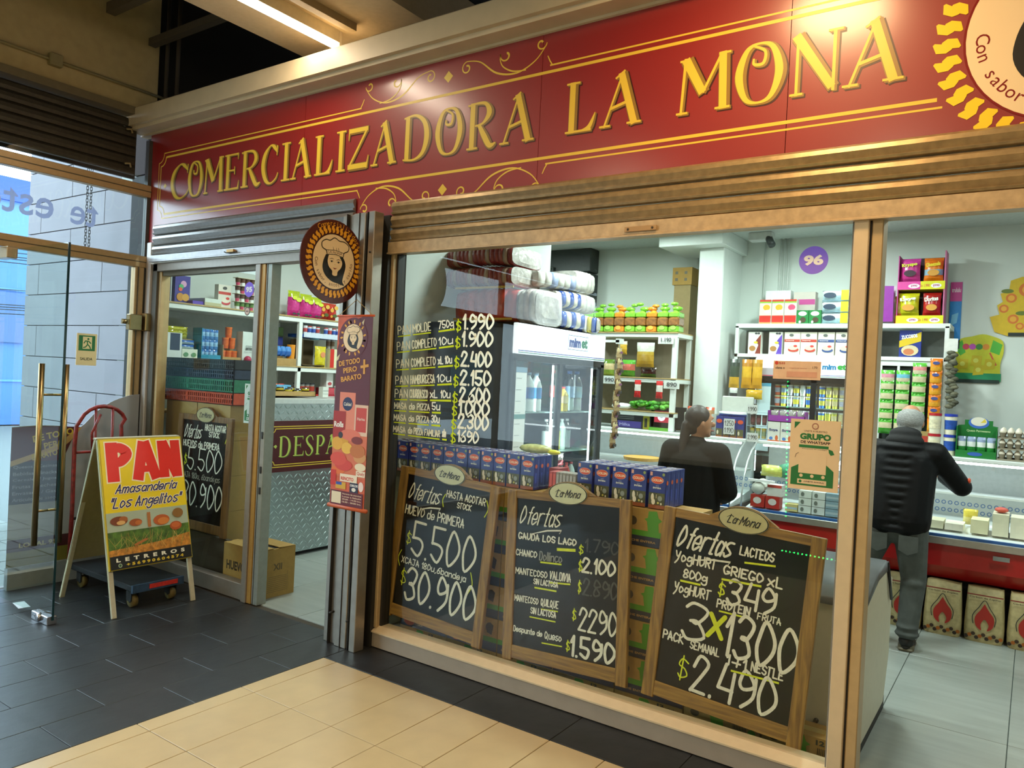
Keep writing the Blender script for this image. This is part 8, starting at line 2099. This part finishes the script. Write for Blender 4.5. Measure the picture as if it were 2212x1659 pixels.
b = B(); b.fbox(F(V((-5.67, Y0, 0)) + db * 0.3, V((0, 1, 0)), db), 0, W_, 0, 0.86, -0.004, 0.004, M('#8a7c58', 0.8)); b.build('rear_panel', ps)

# platform trolley behind the sign
tl = thing('platform_trolley', 'platform trolley with chipped red tube handle behind the bread sign', 'trolley', (-5.5, -0.42, 0))
RT = M('#7a1c1c', 0.4, noise=0.45, scale=30)
NV = M('#0c1018', 0.8, noise=0.3, scale=20)
ya, yb = -0.62, -0.24
def HX(z): return -5.93 - 0.02 * z
b = B()
path = [(HX(0.17), ya, 0.17), (HX(0.6), ya + 0.01, 0.6), (HX(1.0), ya + 0.01, 1.05), (HX(1.2), ya + 0.02, 1.2)] + [(HX(1.3), -0.40 - 0.18 * math.cos(q), 1.2 + 0.15 * math.sin(q)) for q in [PI * i / 10 for i in range(1, 10)]] + [(HX(1.2), yb - 0.02, 1.2), (HX(1.0), yb - 0.01, 1.05), (HX(0.6), yb - 0.01, 0.6), (HX(0.17), yb, 0.17)]
b.tube(path, 0.015, RT, 10); b.build('handle_loop', tl, 'chipped red bent tube')
for y in (-0.46, -0.33):
    b = B(); b.tube([(HX(0.5), y, 0.5), (HX(1.2), y, 1.335)], 0.011, RT, 8); b.build('handle_bar', tl)
for z in (0.5, 1.0):
    b = B(); b.tube([(HX(z), ya + 0.01, z), (HX(z), yb - 0.01, z)], 0.011, NV if z < 0.7 else RT, 8); b.build('cross_bar', tl)
b = B(); b.tube([(HX(1.1) + 0.05, -0.50, 1.0), (HX(1.1) + 0.07, -0.52, 1.15), (HX(1.1) + 0.05, -0.45, 1.29)], 0.010, RT, 8); b.build('hook_bar', tl)
b = B(); b.box(-5.95, -5.05, ya, yb, 0.125, 0.165, NV, 0.006); b.build('deck', tl)
b = B(); b.box(-5.055, -5.035, ya, yb, 0.115, 0.17, M('#28405c', 0.5, noise=0.3)); b.box(-5.036, -5.03, ya + 0.12, yb - 0.05, 0.13, 0.16, M('#b8281c', 0.5, noise=0.3, scale=40)); b.build('front_edge', tl)
for x in (-5.12, -5.82):
    for y in (ya + 0.05, yb - 0.05):
        b = B(); b.cyl((x, y - 0.018, 0.045), (x, y + 0.018, 0.045), 0.045, M('#6a5a2c', 0.6), 16); b.cyl((x, y - 0.022, 0.045), (x, y + 0.022, 0.045), 0.015, NV, 8); b.box(x - 0.03, x + 0.03, y - 0.03, y - 0.022, 0.045, 0.125, NV); b.box(x - 0.03, x + 0.03, y + 0.022, y + 0.03, 0.045, 0.125, NV); b.build('wheel', tl)

# printed sheet on the lower entrance glass
pr_ = thing('window_banner', 'maroon and pale grey printed banner standing against the entrance glass behind the trolley', 'banner', (-6.1, -0.5, 0))
b = B()
out = [(-0.98, 0.16), (-0.04, 0.16), (-0.04, 1.44)] + cat_rom([(-0.12, 1.43), (-0.25, 1.385), (-0.38, 1.30), (-0.5, 1.18), (-0.62, 1.19), (-0.8, 1.20), (-0.98, 1.19)], 4)
b.extr(FX(-6.10, 0, 0), out, -0.006, 0.0, M('#8d8f94', 0.6, noise=0.06, scale=3))
fr = FX(-6.10, 0, 0)
b.poly(fr, [(-0.98, 0.93), (-0.62, 0.93), (-0.56, 1.08), (-0.5, 1.18), (-0.62, 1.187), (-0.8, 1.195), (-0.98, 1.185)], flat('#4a1418'), 1)
b.poly(fr, cat_rom([(-0.98, 0.94), (-0.8, 1.0), (-0.66, 1.06), (-0.52, 1.17), (-0.50, 1.16), (-0.62, 1.03), (-0.8, 0.96), (-0.98, 0.90)], 3), flat('#a88a50'), 2)
text(b, fr, 'DE TODO', -0.84, 1.10, -0.55, 1.15, flat('#b8a02c'), 3, 0.03, rot=0.2); text(b, fr, 'PERO', -0.76, 1.03, -0.61, 1.08, flat('#b8a02c'), 3, 0.03, rot=0.2); text(b, fr, 'BARATO', -0.84, 0.955, -0.66, 1.0, flat('#b8a02c'), 3, 0.03, rot=0.2)
b.rect(fr, -0.98, 0.62, -0.60, 0.93, flat('#232738'), 1)
for i, s in enumerate(('Quesos / Cecinas', 'Bebidas / Snacks', 'Cereales / Jugos', 'Frutas / Leches', 'Envasado / Gas', 'Articulos de aseo')): text(b, fr, s, -0.96, 0.88 - 0.048 * i, -0.66, 0.905 - 0.048 * i, flat('#8a90a0'), 2, 0.01)
b.rect(fr, -0.98, 0.27, -0.04, 0.36, flat('#3a1218'), 1); text(b, fr, 'LOCAL 95', -0.90, 0.295, -0.64, 0.33, flat('#a89858'), 2, 0.03)
b.rect(fr, -0.98, 0.16, -0.04, 0.27, flat('#6a6424'), 1)
b.build('sheet', pr_)
b = B(); b.box(-6.12, -6.07, -0.98, -0.04, 0.0, 0.16, M('#7a8088', 0.5)); b.build('foot', pr_)
b = B(); b.fbox(F((-5.75, -1.07, 0.001), (0.9, -0.15, 0), (0.15, 0.9, 0)), 0, 0.16, 0, 0.07, 0, 0.001, M('#c0c4cc', 0.6)); tag(b.build('paper_scrap'), 'small white paper scrap on the dark floor beside the glass door', 'paper')

# tall hanging banner on the steel posts
bn = thing('hanging_banner', 'narrow maroon and orange banner hanging on the steel posts', 'banner', (-3.46, -0.17, 0.87))
b = B()
X0, X1, Z0, Z1, YB = -3.612, -3.312, 0.875, 2.06, -0.172
w_, h_ = X1 - X0, Z1 - Z0
b.box(X0, X1, YB, YB + 0.003, Z0, Z1, M('#5a0c20', 0.5, noise=0.03))
fr = FY(X0, YB, Z0)
ORG = M('#c8562c', 0.5, noise=0.2, scale=12)
b.poly(fr, [(0, h_), (w_ * .78, h_), (w_ * .6, h_ * .985), (w_ * .25, h_ * .93), (w_ * .1, h_ * .88), (0, h_ * .82)], ORG, 1)
b.poly(fr, [(w_ * .70, h_ * .965), (w_ * .84, h_ * 1.0), (w_ * .78, h_ * .985), (w_ * .74, h_ * .95)], flat('#d8c8a0'), 2)
b.poly(fr, [(0, h_ * .78), (w_ * .1, h_ * .8), (w_ * .06, h_ * .77), (0, h_ * .76)], flat('#d8c8a0'), 2)
b.disc(fr, w_ * .46, h_ * .885, 0.125, flat('#5a0c20'), 2, n=36)
emblem(b, fr, w_ * .46, h_ * .885, 0.085, tiny=True)
for s, u0, u1, v in (('DE TODO', .08, .70, .745), ('PERO', .22, .62, .705), ('BARATO', .16, .76, .663)): text(b, fr, s, w_ * u0, h_ * v, w_ * u1, h_ * (v + .028), flat('#dc9c34'), 3, 0.03, rot=0.16)
for pts in ([(.72, .735), (.95, .745)], [(.83, .70), (.82, .775)]): b.rib(fr, [(x * w_, z * h_, 0.017) for x, z in pts], flat('#dc9c34'), 3)
b.rect(fr, 0, 0, w_, h_ * .18, M('#c85a38', 0.5, noise=0.1), 1)
def Rr(u0, v0, u1, v1, c, k): b.rect(fr, w_ * u0, h_ * v0, w_ * u1, h_ * v1, flat(c), k)
Rr(0, .16, 1, .38, '#cc6a48', 1)
Rr(.16, .40, .62, .60, '#dc8068', 2); b.disc(fr, w_ * .4, h_ * .54, 0.044, flat('#1c2050'), 3, 0.042); text(b, fr, 'Calidad', w_ * .29, h_ * .53, w_ * .51, h_ * .548, flat('#e0d8c8'), 4, 0.02)
Rr(.62, .38, 1.0, .54, '#d8b8a0', 3); Rr(.66, .40, .96, .525, '#c03c30', 4); text(b, fr, 'Harina', w_ * .7, h_ * .46, w_ * .92, h_ * .475, flat('#e8d0c0'), 5, 0.02)
Rr(0.0, .36, .36, .50, '#a01c14', 4); text(b, fr, 'Rolls', w_ * .03, h_ * .415, w_ * .31, h_ * .445, flat('#e8e0d8'), 6, 0.04); b.disc(fr, w_ * .24, h_ * .375, 0.02, flat('#2a1c28'), 6)
for x, y, rx, ry, c in ((.52, .38, .30, .03, '#d87058'), (.15, .33, .16, .035, '#d8a030'), (.34, .355, .14, .035, '#d09828'), (.44, .31, .16, .03, '#e0b040'), (.2, .25, .24, .035, '#d04838'), (.36, .22, .26, .03, '#c83c30'), (.75, .30, .22, .035, '#b86a30'), (.82, .27, .18, .03, '#c89058'), (.72, .355, .16, .02, '#7a2420'), (.85, .22, .16, .02, '#e0d0b0'), (.2, .19, .2, .022, '#d86a2c')): b.disc(fr, x * w_, y * h_, rx * w_, flat(c), 5, ry * h_, 16)
Rr(.28, .135, .78, .175, '#e0d0b8', 6); text(b, fr, 'RENCITO', w_ * .31, h_ * .142, w_ * .68, h_ * .16, flat('#c83420'), 7, 0.04)
Rr(.74, .17, 1.0, .20, '#e0d0b8', 6); text(b, fr, 'Qualy', w_ * .77, h_ * .175, w_ * .98, h_ * .195, flat('#b83c30'), 7, 0.02)
Rr(0.0, .11, .16, .19, '#c0281c', 6); Rr(.16, .095, .46, .13, '#c89a2c', 6); Rr(.17, .115, .34, .13, '#2c4aa0', 7)
Rr(.58, .085, .82, .135, '#20243c', 7); text(b, fr, 'OIKOS', w_ * .59, h_ * .115, w_ * .81, h_ * .127, flat('#e8e4e0'), 8, 0.03); b.disc(fr, w_ * .7, h_ * .1, 0.018, flat('#dcd4c8'), 8, 0.012)
b.disc(fr, w_ * .9, h_ * .12, 0.022, flat('#e0c8c0'), 7, 0.03)
Rr(.03, .01, .97, .085, '#5a0c20', 8); Rr(.06, .018, .34, .078, '#d8c8a8', 9)
for i, s in enumerate(('Horario de atencion', 'Lunes a Sabado', '09:00 - 14:30 hrs.', '15:30 - 20:00 hrs.')): text(b, fr, s, w_ * .38, h_ * (.068 - .014 * i), w_ * .93, h_ * (.076 - .014 * i), flat('#d8b898'), 9, 0.02)
b.build('printed_sheet', bn)
b = B(); b.cyl((X0 - 0.01, YB + 0.002, Z1), (X1 + 0.01, YB + 0.002, Z1), 0.007, M('#c8562c', 0.5), 10); b.build('top_rod', bn)
b = B(); b.cyl((X0 - 0.015, YB + 0.002, Z0), (X1 + 0.02, YB + 0.002, Z0), 0.013, M('#b8542c', 0.5), 12); b.build('bottom_rod', bn)
b = B(); b.tube([(X0, YB, Z1), (-3.46, YB + 0.002, Z1 + 0.10), (X1, YB, Z1)], 0.002, M('#a88a4a', 0.6), 5); b.build('string', bn)
